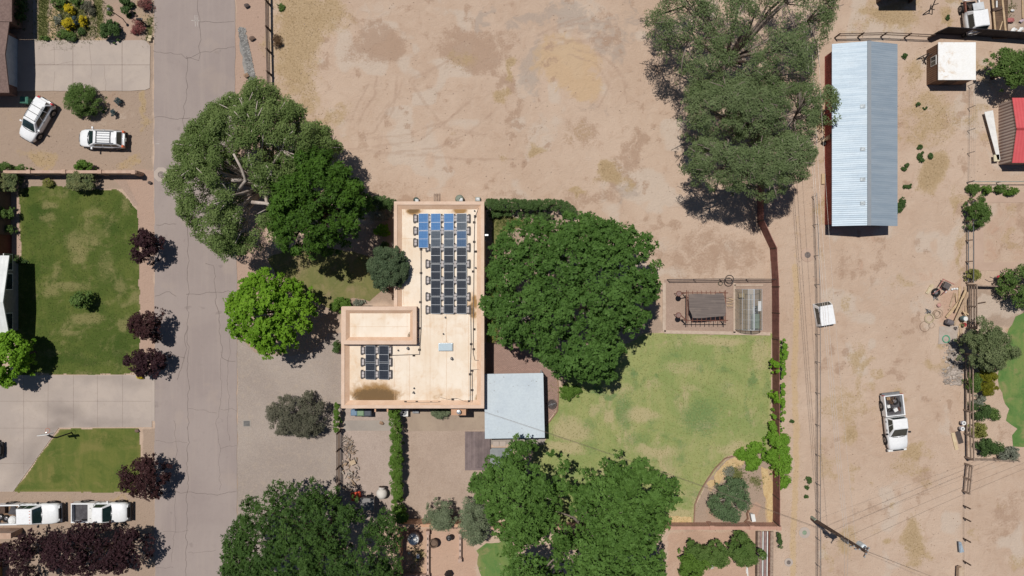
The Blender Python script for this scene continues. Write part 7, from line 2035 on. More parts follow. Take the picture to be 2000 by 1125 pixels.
for i, (px, py, lb) in enumerate(((1878, 825, 'upper white bucket beside the weathered fence near the cream board'), (1875.5, 836, 'lower white bucket with a blue band near the cream board'))):
    p = at(px, py, .3); t = thing('bucket', lb, 'bucket', p)
    mb = MB(True); mb.lathe((0, 0, 0), [(.16, 0), (.2, .36), (.205, .38)], 16); mb.build('pail', M_WHITE, t)
    mb = MB(True); mb.ring((0, 0, .3), .2, .02, 16, 5); mb.build('rim', mat('blue_band', A(130, 140, 180), None, 4, .6), t)
    mb = MB(True); mb.cyl((0, 0, .38), .08, .015, 12); mb.build('lid', M_GREYM, t)
p = at(1875, 1068, .3); mb = MB(True); mb.prism([(-.22, -.5), (.22, -.5), (.12, .5), (-.1, .55)], .0, .16); mb.prism([(-.15, -.4), (.15, -.4), (.08, .3), (-.06, .35)], .16, .22)
solo(mb, 'boat_hull', mat('bluegrey', A(176, 190, 202), A(150, 164, 178), 3, .5), p, 'pointed blue-grey metal piece by the bare post fence', 'metal piece', .2)
p = at(1872, 1116, .3); mb = MB(True); mb.prism([(-.25, -.6), (.25, -.6), (.3, .4), (.1, .6), (-.2, .5)], 0, .4); mb.box(-.15, .15, -.3, .3, .4, .44)
solo(mb, 'tank', mat('tan_tank', A(206, 184, 160), A(186, 160, 136), 3, .8), p, 'tan tank at the bottom edge by the bare post fence', 'tank')
# red mower by the path at the right
p = at(1944, 543, .4)
t = thing('lawn_tool', 'small black and red garden tool standing below the concrete path', 'garden tool', p)
mb = MB(True); mb.tube([(-.9, .1, .5), (-.5, -.1, .6), (.1, 0, .5)], .03, 6); mb.build('handle', M_BLACK, t)
mb = MB(True); mb.lathe((.1, .1, .2), [(.14, 0), (.18, .2), (.1, .35), (.02, .36)], 10); mb.build('tank', mat('pink_red', A(214, 70, 92), None, 4, .5), t)
mb = MB(True); mb.tube([(0, 0, .5), (0, -.3, 0)], .03, 6); mb.build('leg', M_BLACK, t)
# sticks by the shed and pump stand at the top right
for (px, py, pts, lb, m) in ((1800, 118, [(-.5, .1, .05), (-.1, .3, .4), (.3, .5, .7), (.1, -.3, .1)], 'dark broken branch tangle beside the brown shed window wall', M_BLACK), (1812, 20, [(-.5, -.45, .05), (-.05, -.1, .8), (.05, .9, 1.4)], 'dark tripod stand above the shed fence near the top edge', M_BLACK)):
    mb = MB(True); mb.tube(pts, .05, 6); mb.tube([(pts[1][0], pts[1][1], pts[1][2]), (.4, -.4, .05)], .04, 6); mb.tube([(0, 0, .3), (.15, .25, .6), (.5, .3, .9)], .04, 5)
    solo(mb, 'stand', m, at(px, py, 0), lb, 'stand')
p = at(1616, 271, .5)
mb = MB(True); mb.box(-.2, .2, -.2, .2, 0, 1.0); mb.box(-.24, .24, -.24, .24, 1.0, 1.06); mb.tube([(-.3, 0, .1), (-.5, -.3, .1)], .1)
solo(mb, 'utility_box', mat('tan_utility', A(200, 178, 150), A(170, 146, 120), 4, .8), p, 'tan utility post box by the red west wall of the barn', 'utility box')
mb = MB(True); mb.lathe((0, 0, 0), [(.26, 0), (.28, .3), (.24, .34), (.02, .3)], 12)
solo(mb, 'bucket', M_BLACK, at(1609, 279, 0), 'black bucket by the tan utility post at the barn', 'bucket')
mb = MB(True); mb.beam((-.5, 0, .1), (.5, .05, .1), .3, .16); mb.beam((-.45, 0, .19), (.3, .03, .19), .2, .02)
solo(mb, 'log', M_WOODL, at(1607, 350, 0), 'pale block lying along the red barn wall', 'block', 1.5)
# brown boards in the yard above the black board fence
for i, (a, b, w, z, lb) in enumerate((((1937, -10), (1944, 70), .16, .3, 'long pale board right of the stripped truck cab, left one'), ((1956, -10), (1964, 68), .18, .3, 'long pale board right of the stripped truck cab, right one'), ((1946, 2), (1946, 18), .12, .34, 'short white board between the two long pale boards'),
                                      ((1957, 42), (1949, 68), .1, .32, 'slanting short board between the two long pale boards'), ((1996, -10), (1997, 36), .12, .05, 'long board at the upper right corner'), ((1938, 20), (1957, 15), .3, .36, 'dark beam across the top of the two long pale boards'))):
    plank(a, b, w, .08, z, M_WOODD if 'dark' in lb else (M_WHITE if 'white' in lb else M_WOODL), lb)
mb = MB(); c = W(1951, 38); mb.box(c[0] - .7, c[0] + .7, c[1] - 1.9, c[1] + 2.2, .0, .26); mb.box(c[0] - .66, c[0] + .66, c[1] - 1.86, c[1] + 2.16, .26, .28)
tag(mb.build('trailer_bed', mat('rotten_boards', A(120, 96, 76), A(92, 74, 60), 2, .9, stripes=('Y', .2, .03)), loc=(c[0], c[1], 0)), 'old brown trailer bed under the pale boards right of the stripped truck', 'trailer')
for i, (px, py, r, m, lb) in enumerate(((1980, 59, .26, M_WHITE, 'white crumpled bag right of the boards, left of two'), (1991, 60, .28, M_WHITE, 'white crumpled bag right of the boards, right of two'), (1976, 21, .14, M_WHITE, 'small white tub above the crumpled bags'), (1972, 38, .3, mat('pink_scrap', A(190, 120, 116), A(160, 96, 92), 4, .8), 'pinkish scrap heap right of the pale boards'),
                                        (1994, 42, .18, mat('lilac_scrap', A(200, 180, 190), None, 4, .8), 'lilac scrap at the right edge above the bags'))):
    mb = MB(True); [mb.rock((rng.uniform(-r, r) * .6, rng.uniform(-r, r) * .6, r * .4), r * rng.uniform(.5, .9), rng) for _ in range(4)]
    solo(mb, 'scrap_bag', m, at(px, py, .1), lb, 'scrap')
# rubble pile
def pebbles(name, pts, m, rmin, rmax, seed):
    rg = random.Random(seed); mb = MB()
    for (x, y) in pts:
        r = rg.uniform(rmin, rmax); mb.rock((x, y, r * .3), r, rg)
    return tag(mb.build(name, m), kind='stuff')
rg = random.Random(5)
pts = []
while len(pts) < 420:
    px, py = rg.gauss(1868, 13), rg.uniform(672, 752)
    if 1842 < px < 1879 and rg.random() < .5 + .5 * (py - 672) / 80: pts.append(W(px, py))
pebbles('rubble', pts, mat('rubble_stone', A(190, 178, 168), A(150, 138, 128), 2, .9, island=.25), .05, .16, 3)
pts = [W(472 + 6 * math.sin(v * 3) + 28 * v ** 1.6 + rg.uniform(-6.5, 6.5) * (1.1 - .2 * v), 54 + v * 145) for v in [rg.random() for _ in range(1500)]]
pebbles('drain_pebbles', pts, mat('grey_pebble', A(166, 164, 160), A(126, 124, 122), 2, .9, island=.3), .04, .1, 6)
pts = []
while len(pts) < 1500:
    px, py = rg.uniform(465, 1995), rg.uniform(2, 1120)
    if 960 < px < 1505 and 390 < py < 1022: continue
    if 465 < px < 960 and 385 < py < 1022: continue
    if 1905 < px and 560 < py: continue
    pts.append(W(px, py))
pebbles('pebbles', pts, mat('dirt_clod', A(150, 122, 104), A(196, 176, 160), .3, .95, island=.25), .015, .06, 8)
pts = [W(rg.uniform(2, 296), rg.choice([rg.uniform(180, 330), rg.uniform(963, 1120)])) for _ in range(500)]
pebbles('pebbles', pts, MATS['dirt_clod'], .015, .05, 9)

# ================================================================ UTILITY POLE AND WIRES
base = at(1586, 1013, 0); top = at(1692, 1078, 10.2)
t = thing('utility_pole', 'tall wooden utility pole with crossarms and a white transformer', 'utility pole', base)
def pp(z): return base.lerp(top, z / 10.2)
M_POLEW = mat('pole_wood', A(118, 98, 88), A(90, 74, 66), 3, .9, bump=.01, bscale=14)
mb = MB(); mb.tube([base, pp(3), pp(7), top], [.19, .17, .14, .12], 10); mb.build('pole', M_POLEW, t)
mb = MB(); mb.tube([base + Vector((-.05, .16, .05)), base + Vector((-.05, .16, 1.0))], .14, 8); mb.build('ground_sleeve', mat('pale_sleeve', A(176, 190, 170), A(150, 162, 146), 5, .8), t)
for z, L_, an in ((10.0, .9, 1.1), (9.15, 1.1, .0), (8.2, 1.0, .15)):
    p = pp(z); d = Vector((math.cos(an), math.sin(an), 0))
    mb = MB(); mb.beam(p - d * L_ / 2 + Vector((0, 0, .16)), p + d * L_ / 2 + Vector((0, 0, .16)), .07, .09); mb.build('crossarm', M_POLEW, t)
    for s in (-.45, -.15, .2, .45):
        q = p + d * L_ * s + Vector((0, 0, .22)); mb = MB(); mb.lathe(q, [(.03, 0), (.06, .04), (.03, .08), (.06, .12), (.02, .18)], 8); mb.build('insulator', mat('insulator', A(190, 200, 206), A(160, 170, 178), 5, .3), t)
p = pp(8.3) + Vector((.34, .12, 0))
mb = MB(); mb.lathe(p, [(.2, 0), (.26, .06), (.26, .85), (.22, .95), (.05, 1.0)], 16); tr_ = mb.build('transformer', mat('transformer_grey', A(240, 246, 250), A(222, 232, 238), 3, .4), t)
for s in (-1, 1): mb = MB(); mb.lathe(p + Vector((s * .1, .05, .98)), [(.035, 0), (.05, .05), (.035, .1), (.05, .15), (.02, .22)], 8); mb.build('bushing', M_GREYM, tr_)
for z in (6.6, 7.2):
    q = pp(z); mb = MB(); mb.obox(q + Vector((-.18, -.06, 0)), (.18, .2, .6)); mb.build('cable_box', M_GREYM, t)
def wire(a, b, sag, r, m, label, name='power_line', grp='overhead power lines'):
    a = Vector(a); b = Vector(b)
    pts = []
    for k in range(25):
        f = k / 24; q = a.lerp(b, f); q.z -= sag * 4 * f * (1 - f); pts.append(q)
    mb = MB(True); mb.tube([q - a for q in pts], r, 5)
    return solo(mb, name, m, a, label, 'wire', 0, grp)
M_WA = mat('wire_alu', A(206, 196, 188), A(186, 176, 168), 3, .5, .2); M_WD = mat('wire_dark', A(140, 122, 110), A(120, 106, 96), 3, .7)
n_ = 0
for (x0, x1, r, lb) in ((1650, 1566, .014, 'pale overhead wire running up the dirt yard, first from the chain-link fence'), (1654, 1570, .014, 'pale overhead wire running up the dirt yard, second from the chain-link fence'), (1657, 1580, .014, 'pale overhead wire running up the dirt yard, third from the chain-link fence'), (1672, 1592, .010, 'thin pale overhead wire running up the dirt yard, farthest from the chain-link fence')):
    wire(at(x0, 1050 if x0 < 1670 else 1062, 9.2), at(x1, -60, 8.6), .9, r, M_WA, lb)
for (x0, x1, r, lb) in ((1650, 1654, .012, 'pale overhead wire running down from the pole to the bottom edge, left one'), (1657, 1657, .012, 'pale overhead wire running down from the pole to the bottom edge, right one')):
    wire(at(x0, 1054, 9.2), at(x1, 1260, 8.6), .2, r, M_WA, lb)
wire(at(1660, 1046, 8.4), at(2080, 874, 7.8), .35, .011, M_WD, 'upper dark overhead cable running to the right edge')
wire(at(1678, 1058, 9.0), at(2080, 884, 8.2), .3, .011, M_WD, 'lower dark overhead cable running to the right edge')
wire(at(1640, 1028, 7.8), at(2080, 866, 7.4), .3, .006, M_WD, 'faint thin overhead cable above the two dark ones at the right')
wire(at(1692, 1077, 10.1), at(1880, 1150, 9.4), .2, .013, M_WD, 'dark overhead cable running from the pole top to the bottom right')
wire(at(1690, 1080, 9.9), at(1872, 1156, 9.2), .25, .006, M_WD, 'thin overhead cable just below the dark bottom right cable')
wire(at(1632, 1043, 6.9), at(945, 804, 3.9), .9, .013, M_WD, 'long service cable from the pole across the lawn to the house', 'service_cable')
wire(at(1634, 1046, 6.7), at(946, 806, 3.85), 1.0, .006, M_WD, 'thin second service cable just under the long one to the house', 'service_cable')

# ================================================================ TREES, SHRUBS, HEDGES
def G(r, g, b, k=.72): return A(r, g, b, k)
L_COTTON = leafmat('leaf_cottonwood', G(88, 113, 54), G(136, 154, 94), .24)
L_DARK = leafmat('leaf_mulberry', G(52, 80, 28), G(86, 122, 42), .16)
L_LIME = leafmat('leaf_lime', G(100, 146, 34), G(146, 188, 62), .35)
L_SPRUCE = leafmat('leaf_spruce', G(60, 78, 82), G(86, 104, 106), .1)
L_ROUND = leafmat('leaf_round', G(74, 94, 66), G(104, 120, 88), .16)
L_ASH = leafmat('leaf_ash', G(62, 94, 38), G(104, 140, 68), .24)
L_ELM = leafmat('leaf_elm', G(88, 110, 62), G(142, 157, 112), .24)
L_MAPLE = leafmat('leaf_maple', G(68, 100, 40), G(112, 148, 72), .24)
L_JUNI = leafmat('leaf_dark_conifer', G(50, 78, 34), G(90, 120, 58), .22)
L_OLIVE = leafmat('leaf_olive', G(106, 122, 90), G(140, 150, 120), .15)
L_SAGE = leafmat('leaf_sage', G(92, 96, 76), G(124, 120, 104), .15)
L_PURPLE = leafmat('leaf_purple', G(46, 28, 33), G(74, 48, 53), .12)
L_PURPLE2 = leafmat('leaf_purple_brown', G(52, 31, 33), G(84, 55, 55), .13)
L_HEDGE = leafmat('leaf_hedge', G(84, 116, 44), G(110, 142, 60), .22)
L_HEDGED = leafmat('leaf_hedge_dark', G(66, 92, 48), G(92, 116, 66), .18)
L_BOX = leafmat('leaf_box', G(78, 102, 66), G(150, 150, 100), .15)
L_GOLD = leafmat('leaf_gold', G(140, 136, 34), G(110, 116, 40), .25)
L_YEL = leafmat('leaf_yellow', G(232, 204, 40), G(196, 180, 50), .25)
L_GREEN = leafmat('leaf_green', G(80, 110, 50), G(112, 136, 72), .22)
L_VINE = leafmat('leaf_vine', G(104, 150, 44), G(138, 178, 68), .3)
L_REDF = leafmat('leaf_redflower', G(176, 84, 92), G(110, 96, 84), .2)
L_GREYG = leafmat('leaf_greygreen', G(128, 136, 120), G(150, 150, 132), .15)
L_DESERT = leafmat('leaf_desert', G(86, 112, 74), G(112, 132, 94), .15)
L_OLIVEY = leafmat('leaf_oliveyellow', G(126, 132, 62), G(156, 154, 88), .2)
B_PALE = mat('bark_pale', A(212, 200, 190), A(176, 162, 152), 2, .9)
B_GREY = mat('bark_grey', A(166, 152, 142), A(126, 112, 104), 2, .9)
B_BROWN = mat('bark_brown', A(112, 90, 78), A(84, 68, 60), 2, .9)

tree('cottonwood_tree', 'huge grey-green cottonwood overhanging the road, with bare pale limbs at its middle', 'tree',
     [(425, 170), (455, 172), (475, 162), (492, 158), (520, 178), (556, 198), (580, 228), (606, 240), (622, 270), (618, 310), (600, 345), (572, 392), (556, 440), (534, 466), (505, 462), (470, 478), (440, 490), (400, 480), (372, 462), (350, 440), (338, 412), (325, 392), (316, 360), (328, 330), (330, 300), (326, 280), (350, 252), (372, 240), (378, 212), (408, 200)],
     11.5, L_COTTON, B_PALE, 110000, (.19, .085), .55, zb=5.0, trunk=(478, 350), trunk_r=.42, gap=.3, limbs=30, rag=.5, grow_by=.7, fill=.5, hole=[(472, 350, 1.5), (490, 374, 1.15), (506, 398, .9), (468, 330, .9)], bare=[[(462, 384, 6.2), (466, 372, 7.4), (480, 352, 8.4), (472, 330, 9.2), (456, 300, 9.8)], [(478, 352, 8.0), (500, 362, 8.8), (522, 354, 9.4)], [(470, 352, 8.0), (452, 352, 8.8)], [(500, 345, 8.2), (530, 352, 9.2), (545, 340, 9.6)], [(490, 395, 6.8), (530, 398, 8.2)]], twigs=150, gscale=.32)
tree('spruce_tree', 'small dark blue spruce half under the big cottonwood', 'tree', ell(450, 322, 22, 26, 12, .15), 5.2, L_SPRUCE, B_BROWN, 5000, (.14, .05), .35, zb=.6, trunk_r=.12, gap=0, shape='cone', limbs=6)
tree('shade_tree', 'dark green dense tree on the front lawn touching the big cottonwood', 'tree',
     [(556, 300), (590, 288), (622, 292), (650, 308), (668, 330), (690, 345), (702, 372), (700, 400), (692, 430), (672, 455), (650, 478), (625, 492), (600, 500), (575, 498), (548, 480), (530, 455), (520, 425), (524, 395), (526, 360), (538, 322)],
     11.4, L_DARK, B_BROWN, 42000, (.28, .1), .6, ros=8, zb=5.6, trunk_r=.3, gap=.22, limbs=16, gscale=.4)
tree('shade_tree', 'bright lime-green round tree between the road and the gravel drive', 'tree',
     [(505, 534), (530, 532), (548, 545), (570, 552), (588, 566), (600, 582), (604, 604), (598, 630), (582, 650), (566, 672), (546, 684), (520, 690), (492, 682), (470, 668), (452, 650), (440, 622), (438, 600), (446, 578), (462, 556), (480, 542)],
     7.4, L_LIME, B_BROWN, 21000, (.24, .17), .52, ros=7, zb=3.6, trunk_r=.2, gap=.18, limbs=12, gscale=.5)
tree('shade_tree', 'huge dark green ash tree filling the back yard beside the house', 'tree',
     [(985, 447), (1012, 440), (1040, 426), (1075, 438), (1105, 436), (1130, 414), (1165, 414), (1195, 420), (1228, 440), (1250, 458), (1278, 468), (1292, 500), (1290, 522), (1300, 545), (1284, 570), (1272, 600), (1258, 632), (1225, 655), (1215, 690), (1205, 720), (1180, 738), (1130, 732), (1090, 738), (1066, 712), (1050, 690), (1020, 678), (985, 660), (958, 640), (944, 612), (950, 580), (958, 552), (950, 520), (956, 490), (968, 462)],
     12.5, L_ASH, B_PALE, 100000, (.26, .12), .6, ros=9, zb=5.2, trunk=(1120, 590), trunk_r=.42, gap=.24, rag=.45, grow_by=.5, limbs=18, hole=[(1088, 545, .6), (1118, 600, .5)], gscale=.6, seed=77)
E1 = [(1262, -90), (1400, -120), (1660, -100), (1650, 10), (1632, 60), (1612, 100), (1608, 150), (1590, 200), (1540, 205), (1480, 210), (1420, 190), (1385, 170), (1350, 170), (1342, 130), (1335, 108), (1300, 92), (1272, 66), (1268, 20)]
E2 = [(1345, 160), (1400, 150), (1500, 150), (1600, 160), (1608, 200), (1602, 250), (1590, 270), (1540, 268), (1480, 275), (1420, 265), (1370, 268), (1345, 250), (1342, 205)]
E3 = [(1352, 262), (1420, 268), (1480, 262), (1540, 256), (1592, 268), (1600, 300), (1590, 330), (1575, 352), (1548, 368), (1510, 392), (1480, 382), (1440, 362), (1400, 370), (1365, 352), (1340, 328), (1344, 295)]
tree('elm_tree', 'grey-green elm cut by the top edge, uppermost of the three by the barn', 'tree', E1, 12.0, L_ELM, B_GREY, 84000, (.17, .06), .46, rag=.5, grow_by=.35, zb=6.2, trunk=(1460, 80), trunk_r=.34, gap=.2, limbs=22, twigs=190, hole=[(1440, 130, .8)], gscale=.35)
tree('elm_tree', 'grey-green elm between the other two elms, left of the silver barn', 'tree', E2, 10.8, L_ELM, B_GREY, 44000, (.17, .06), .44, rag=.5, grow_by=.35, zb=6.0, trunk=(1480, 220), trunk_r=.34, gap=.26, limbs=20, twigs=150, hole=[(1400, 235, .6)], gscale=.4)
tree('elm_tree', 'grey-green elm with drooping twigs over the top of the brown board fence', 'tree', E3, 10.4, L_ELM, B_GREY, 42000, (.17, .06), .44, rag=.5, zb=6.2, trunk=(1490, 315), trunk_r=.34, gap=.28, limbs=20, twigs=160, hole=[(1440, 275, .7)], gscale=.4)
tree('elm_tree', 'thin leafy elm sapling overhanging the left edge of the silver barn roof', 'tree', [(1606, 170), (1625, 165), (1640, 190), (1646, 215), (1640, 240), (1622, 236), (1606, 250), (1600, 210)], 4.6, L_ELM, B_GREY, 1500, (.18, .1), .4, zb=3.0, trunk_r=.08, gap=.5, limbs=8, fill=.2)
M1 = [(1000, 872), (1030, 868), (1052, 876), (1076, 900), (1090, 930), (1086, 965), (1078, 1000), (1062, 1040), (1040, 1062), (1000, 1060), (962, 1044), (958, 1012), (940, 985), (922, 970), (928, 950), (950, 936), (962, 912), (980, 890)]
M2 = [(1100, 930), (1128, 914), (1150, 922), (1180, 908), (1215, 904), (1240, 914), (1270, 920), (1290, 936), (1322, 940), (1334, 968), (1322, 1000), (1310, 1030), (1306, 1070), (1312, 1110), (1300, 1170), (1150, 1180), (1020, 1170), (975, 1130), (970, 1085), (1010, 1062), (1050, 1046), (1080, 1010), (1092, 968)]
tree('maple_tree', 'green maple beside the hot tub and deck', 'tree', M1, 10.8, L_MAPLE, B_GREY, 29000, (.26, .13), .6, ros=9, zb=5.0, trunk_r=.26, gap=.2, limbs=14, gscale=.45)
tree('maple_tree', 'big green maple at the bottom edge beside the pink wall', 'tree', M2, 11.4, L_MAPLE, B_GREY, 74000, (.26, .13), .6, ros=9, rag=.45, zb=5.0, trunk=(1150, 1060), trunk_r=.36, gap=.24, limbs=22, hole=[(1085, 960, .7)], gscale=.42)
J1 = [(480, 985), (520, 970), (548, 958), (575, 965), (600, 957), (628, 966), (648, 986), (676, 994), (700, 1006), (735, 1012), (758, 1020), (768, 1044), (768, 1090), (768, 1180), (440, 1180), (428, 1120), (412, 1105), (432, 1070), (428, 1045), (450, 1030), (458, 1002)]
tree('shade_tree', 'large dark green tree at the bottom edge left of the white tank', 'tree', J1, 9.8, L_JUNI, B_BROWN, 76000, (.25, .085), .58, ros=8, rag=.3, zb=4.6, trunk=(610, 1070), trunk_r=.36, gap=.2, limbs=18, gscale=.45)
tree('olive_tree', 'grey-green olive tree over the peach wall above the kettle grill', 'tree', ell(860, 1012, 33, 27, 16, .16), 3.8, L_OLIVE, B_GREY, 8500, (.15, .06), .34, zb=1.0, trunk_r=.1, gap=.16, limbs=14, gscale=.9)
tree('olive_tree', 'olive tree between the kettle grill yard and the bottom maples', 'tree', [(905, 985), (925, 978), (945, 990), (962, 1008), (958, 1035), (948, 1058), (925, 1068), (905, 1058), (895, 1030), (896, 1005)], 4.2, L_OLIVE, B_GREY, 9500, (.15, .07), .36, zb=1.0, trunk_r=.1, gap=.16, limbs=14, gscale=.9)
tree('sage_tree', 'round grey-olive bushy tree alone on the gravel drive', 'tree', [(545, 778), (575, 770), (600, 772), (622, 782), (640, 800), (632, 822), (628, 842), (605, 856), (575, 854), (545, 855), (522, 842), (526, 822), (512, 808), (524, 790)], 3.3, L_SAGE, B_GREY, 14500, (.16, .07), .36, zb=.5, trunk_r=.12, gap=.22, limbs=22, gscale=.8)
tree('round_tree', 'dense round grey-green tree overlapping the west edge of the house roof', 'tree', ell(756, 522, 40, 46, 22, .04), 6.0, L_ROUND, B_BROWN, 20000, (.16, .08), .36, rag=.08, fill=.9, zb=3.4, trunk_r=.14, gap=.0, limbs=8, shape='dome', gscale=.8)
for (cx, cy, rx, ry, zt, n, lb) in ((281, 483, 29, 31, 3.6, 5600, 'purple-leaved plum beside the upper part of the big left lawn'), (280, 636, 33, 31, 3.8, 6000, 'purple-leaved plum in the middle of the verge row by the big left lawn'), (280, 709, 38, 27, 3.1, 6200, 'purple-leaved plum above the lower concrete driveway'), (274, 935, 46, 41, 4.0, 9500, 'purple-leaved plum at the right corner of the small left lawn')):
    tree('plum_tree', lb, 'tree', ell(cx, cy, rx, ry, 18, .14), zt, L_PURPLE2 if cy in (636, 935) else L_PURPLE, B_BROWN, int(n * 1.7), (.14, .085), .4, ros=7, zb=1.1, trunk_r=.1, gap=.12, limbs=10, gscale=.8, group='purple-leaved plums along the road')
tree('plum_tree', 'thin greyish purple-leaved tree at the bottom left corner below the utility pickup', 'tree', [(20, 1056), (42, 1044), (66, 1044), (84, 1042), (92, 1060), (84, 1095), (70, 1115), (64, 1160), (22, 1160), (14, 1120), (-14, 1110), (-24, 1070)], 4.6, L_PURPLE, B_GREY, 15000, (.14, .09), .42, ros=7, zb=1.4, trunk_r=.14, gap=.36, limbs=14, gscale=.7)
tree('plum_tree', 'wide dark purple-leaved tree below the pickup with the white toolbox', 'tree', [(86, 1050), (110, 1036), (150, 1031), (190, 1033), (225, 1038), (252, 1042), (270, 1058), (282, 1072), (290, 1085), (272, 1106), (252, 1124), (220, 1124), (190, 1122), (160, 1126), (120, 1120), (96, 1112), (84, 1080)], 4.6, L_PURPLE, B_BROWN, 36000, (.145, .09), .45, ros=7, zb=1.3, trunk_r=.18, gap=.18, limbs=14, gscale=.6)
tree('shade_tree', 'bright green tree cut by the left edge below the white-roofed house', 'tree', [(-40, 660), (0, 652), (22, 650), (34, 664), (48, 676), (46, 700), (36, 716), (40, 736), (10, 752), (-40, 750)], 5.0, L_LIME, B_BROWN, 9500, (.25, .19), .48, zb=1.8, trunk_r=.15, gap=.16, limbs=10, gscale=.6)
tree('sapling', 'small green sapling alone on the big left lawn', 'sapling', [(140, 580), (150, 570), (166, 569), (176, 578), (172, 590), (164, 602), (148, 602), (134, 592)], 2.2, L_GREEN, B_BROWN, 1100, (.2, .14), .26, zb=.7, trunk_r=.05, gap=.3, limbs=8, gscale=1.5)
tree('pine_tree', 'dark green pine at the right edge above the red-roofed shed', 'tree', [(1936, 112), (1950, 98), (1968, 94), (1990, 100), (2040, 96), (2060, 140), (2030, 170), (1998, 160), (1984, 172), (1958, 160), (1940, 140)], 4.6, L_GREEN, B_BROWN, 12000, (.22, .1), .42, zb=1.8, trunk_r=.16, gap=.1, limbs=8, gscale=.8)
tree('bushy_tree', 'dark green bushy tree at the right edge below the concrete path', 'tree', [(1966, 548), (1980, 528), (2000, 518), (2060, 520), (2060, 600), (2000, 602), (1982, 596), (1970, 576)], 3.6, L_GREEN, B_BROWN, 8000, (.2, .1), .38, zb=.6, trunk_r=.12, gap=.1, limbs=8, gscale=.9)
L_JUN2 = leafmat('leaf_juniper', G(84, 102, 62), G(132, 142, 100), .15)
tree('juniper_tree', 'spreading green juniper overhanging the fence beside the rubble pile', 'tree', [(1884, 664), (1896, 640), (1898, 622), (1922, 618), (1944, 626), (1952, 648), (1976, 655), (1994, 676), (1990, 698), (1964, 706), (1952, 728), (1930, 726), (1912, 716), (1898, 708), (1882, 700), (1896, 682)], 4.4, L_JUN2, B_GREY, 17000, (.19, .08), .42, zb=1.2, trunk_r=.16, gap=.2, limbs=14, gscale=.7)
tree('round_tree', 'round green tree in the straw-covered bed', 'tree', [(1398, 955), (1420, 945), (1440, 938), (1462, 948), (1466, 975), (1462, 996), (1448, 1010), (1442, 1022), (1420, 1020), (1400, 1010), (1388, 990), (1388, 968)], 3.2, L_DESERT, B_PALE, 9500, (.17, .07), .34, zb=.6, trunk_r=.09, gap=.24, limbs=20, twigs=30, gscale=.9)
tree('fruit_tree', 'green fruit tree left of the long boards below the pink wall', 'tree', [(1430, 1058), (1442, 1046), (1462, 1048), (1474, 1060), (1478, 1074), (1500, 1086), (1488, 1096), (1470, 1098), (1462, 1108), (1440, 1100), (1426, 1084)], 3.2, L_GREEN, B_BROWN, 7500, (.2, .1), .36, zb=.7, trunk_r=.08, gap=.08, limbs=12, gscale=1)
tree('fruit_tree', 'lower yellow-green bush at the bottom edge below the pink wall', 'tree', [(1330, 1084), (1350, 1074), (1376, 1074), (1396, 1084), (1392, 1104), (1376, 1116), (1364, 1145), (1336, 1145), (1330, 1110)], 2.8, L_HEDGE, B_BROWN, 6500, (.2, .1), .34, zb=.6, trunk_r=.07, gap=.06, limbs=10, gscale=1)
tree('fruit_tree', 'bright green bush between the yellow-green bush and the fruit tree', 'tree', [(1334, 1064), (1350, 1058), (1364, 1068), (1384, 1070), (1396, 1060), (1414, 1060), (1424, 1080), (1420, 1102), (1400, 1110), (1380, 1092), (1350, 1088)], 2.8, L_GREEN, B_BROWN, 6500, (.2, .1), .34, zb=.6, trunk_r=.07, gap=.06, limbs=10, gscale=1)

# ---- hedges
shrub('long dark green vine hedge on the north fence line right of the house', [(946, 390), (985, 390), (1030, 391), (1080, 391), (1104, 393), (1118, 404), (1128, 416), (1110, 424), (1080, 412), (1040, 411), (1000, 412), (946, 410)], 1.7, L_HEDGED, 13000, (.13, .08), .2, name='hedge', cat='hedge', shape='box')
shrub('low green creeper strip just below the long vine hedge', [(948, 411), (985, 412), (1010, 414), (1060, 414), (1085, 424), (1060, 430), (1020, 424), (985, 422), (948, 424)], .9, L_HEDGED, 3000, (.14, .08), .24, name='hedge', cat='hedge', shape='box', gap=.2)
shrub('upper half of the tall green hedge beside the bins', [(763, 799), (782, 799), (784, 840), (786, 870), (786, 920), (782, 930), (764, 930), (766, 880), (766, 842), (768, 838)], 2.3, L_HEDGE, 10000, (.14, .08), .28, name='hedge', cat='hedge', shape='box')
shrub('ragged lower half of the tall green hedge beside the chiminea', [(764, 930), (784, 928), (788, 960), (790, 985), (800, 1005), (790, 1018), (768, 1016), (768, 970)], 2.0, L_HEDGE, 6500, (.14, .08), .28, name='hedge', cat='hedge', shape='box', gap=.25)
shrub('narrow clipped hedge at the south-west corner of the house', [(655, 785), (664, 785), (664, 842), (656, 842)], 1.6, L_HEDGE, 2800, (.12, .07), .2, name='hedge', cat='hedge', shape='box')
shrub('narrow yellowish clipped hedge along the east wall of the house under the ash', [(952, 540), (973, 540), (973, 668), (953, 668)], 1.0, L_OLIVEY, 5200, (.11, .07), .22, name='hedge', cat='hedge', shape='box')
shrub('clipped square shrub at the left end of the tan wall', [(2, 340), (37, 340), (39, 374), (3, 376)], 1.7, L_BOX, 6500, (.12, .07), .17, shape='box')
shrub('clipped square shrub in the middle of the tan wall', [(135, 337), (186, 337), (187, 370), (160, 374), (137, 370)], 1.6, L_BOX, 8500, (.12, .07), .17, shape='box')
shrub('bright green bush behind the tan wall above the square shrub', ell(165, 325, 17, 11, 12, .2), 1.6, L_HEDGE, 1500, (.16, .1), .25)
shrub('dark green bushes behind the left end of the tan wall', [(-20, 322), (10, 318), (34, 326), (56, 324), (58, 332), (-20, 332)], 1.2, L_GREEN, 2200, (.15, .09), .26, gap=.2)
shrub('small round olive bush between the two square shrubs', ell(92, 357, 11, 9, 12, .12), .8, L_OLIVEY, 700, (.11, .06), .16)
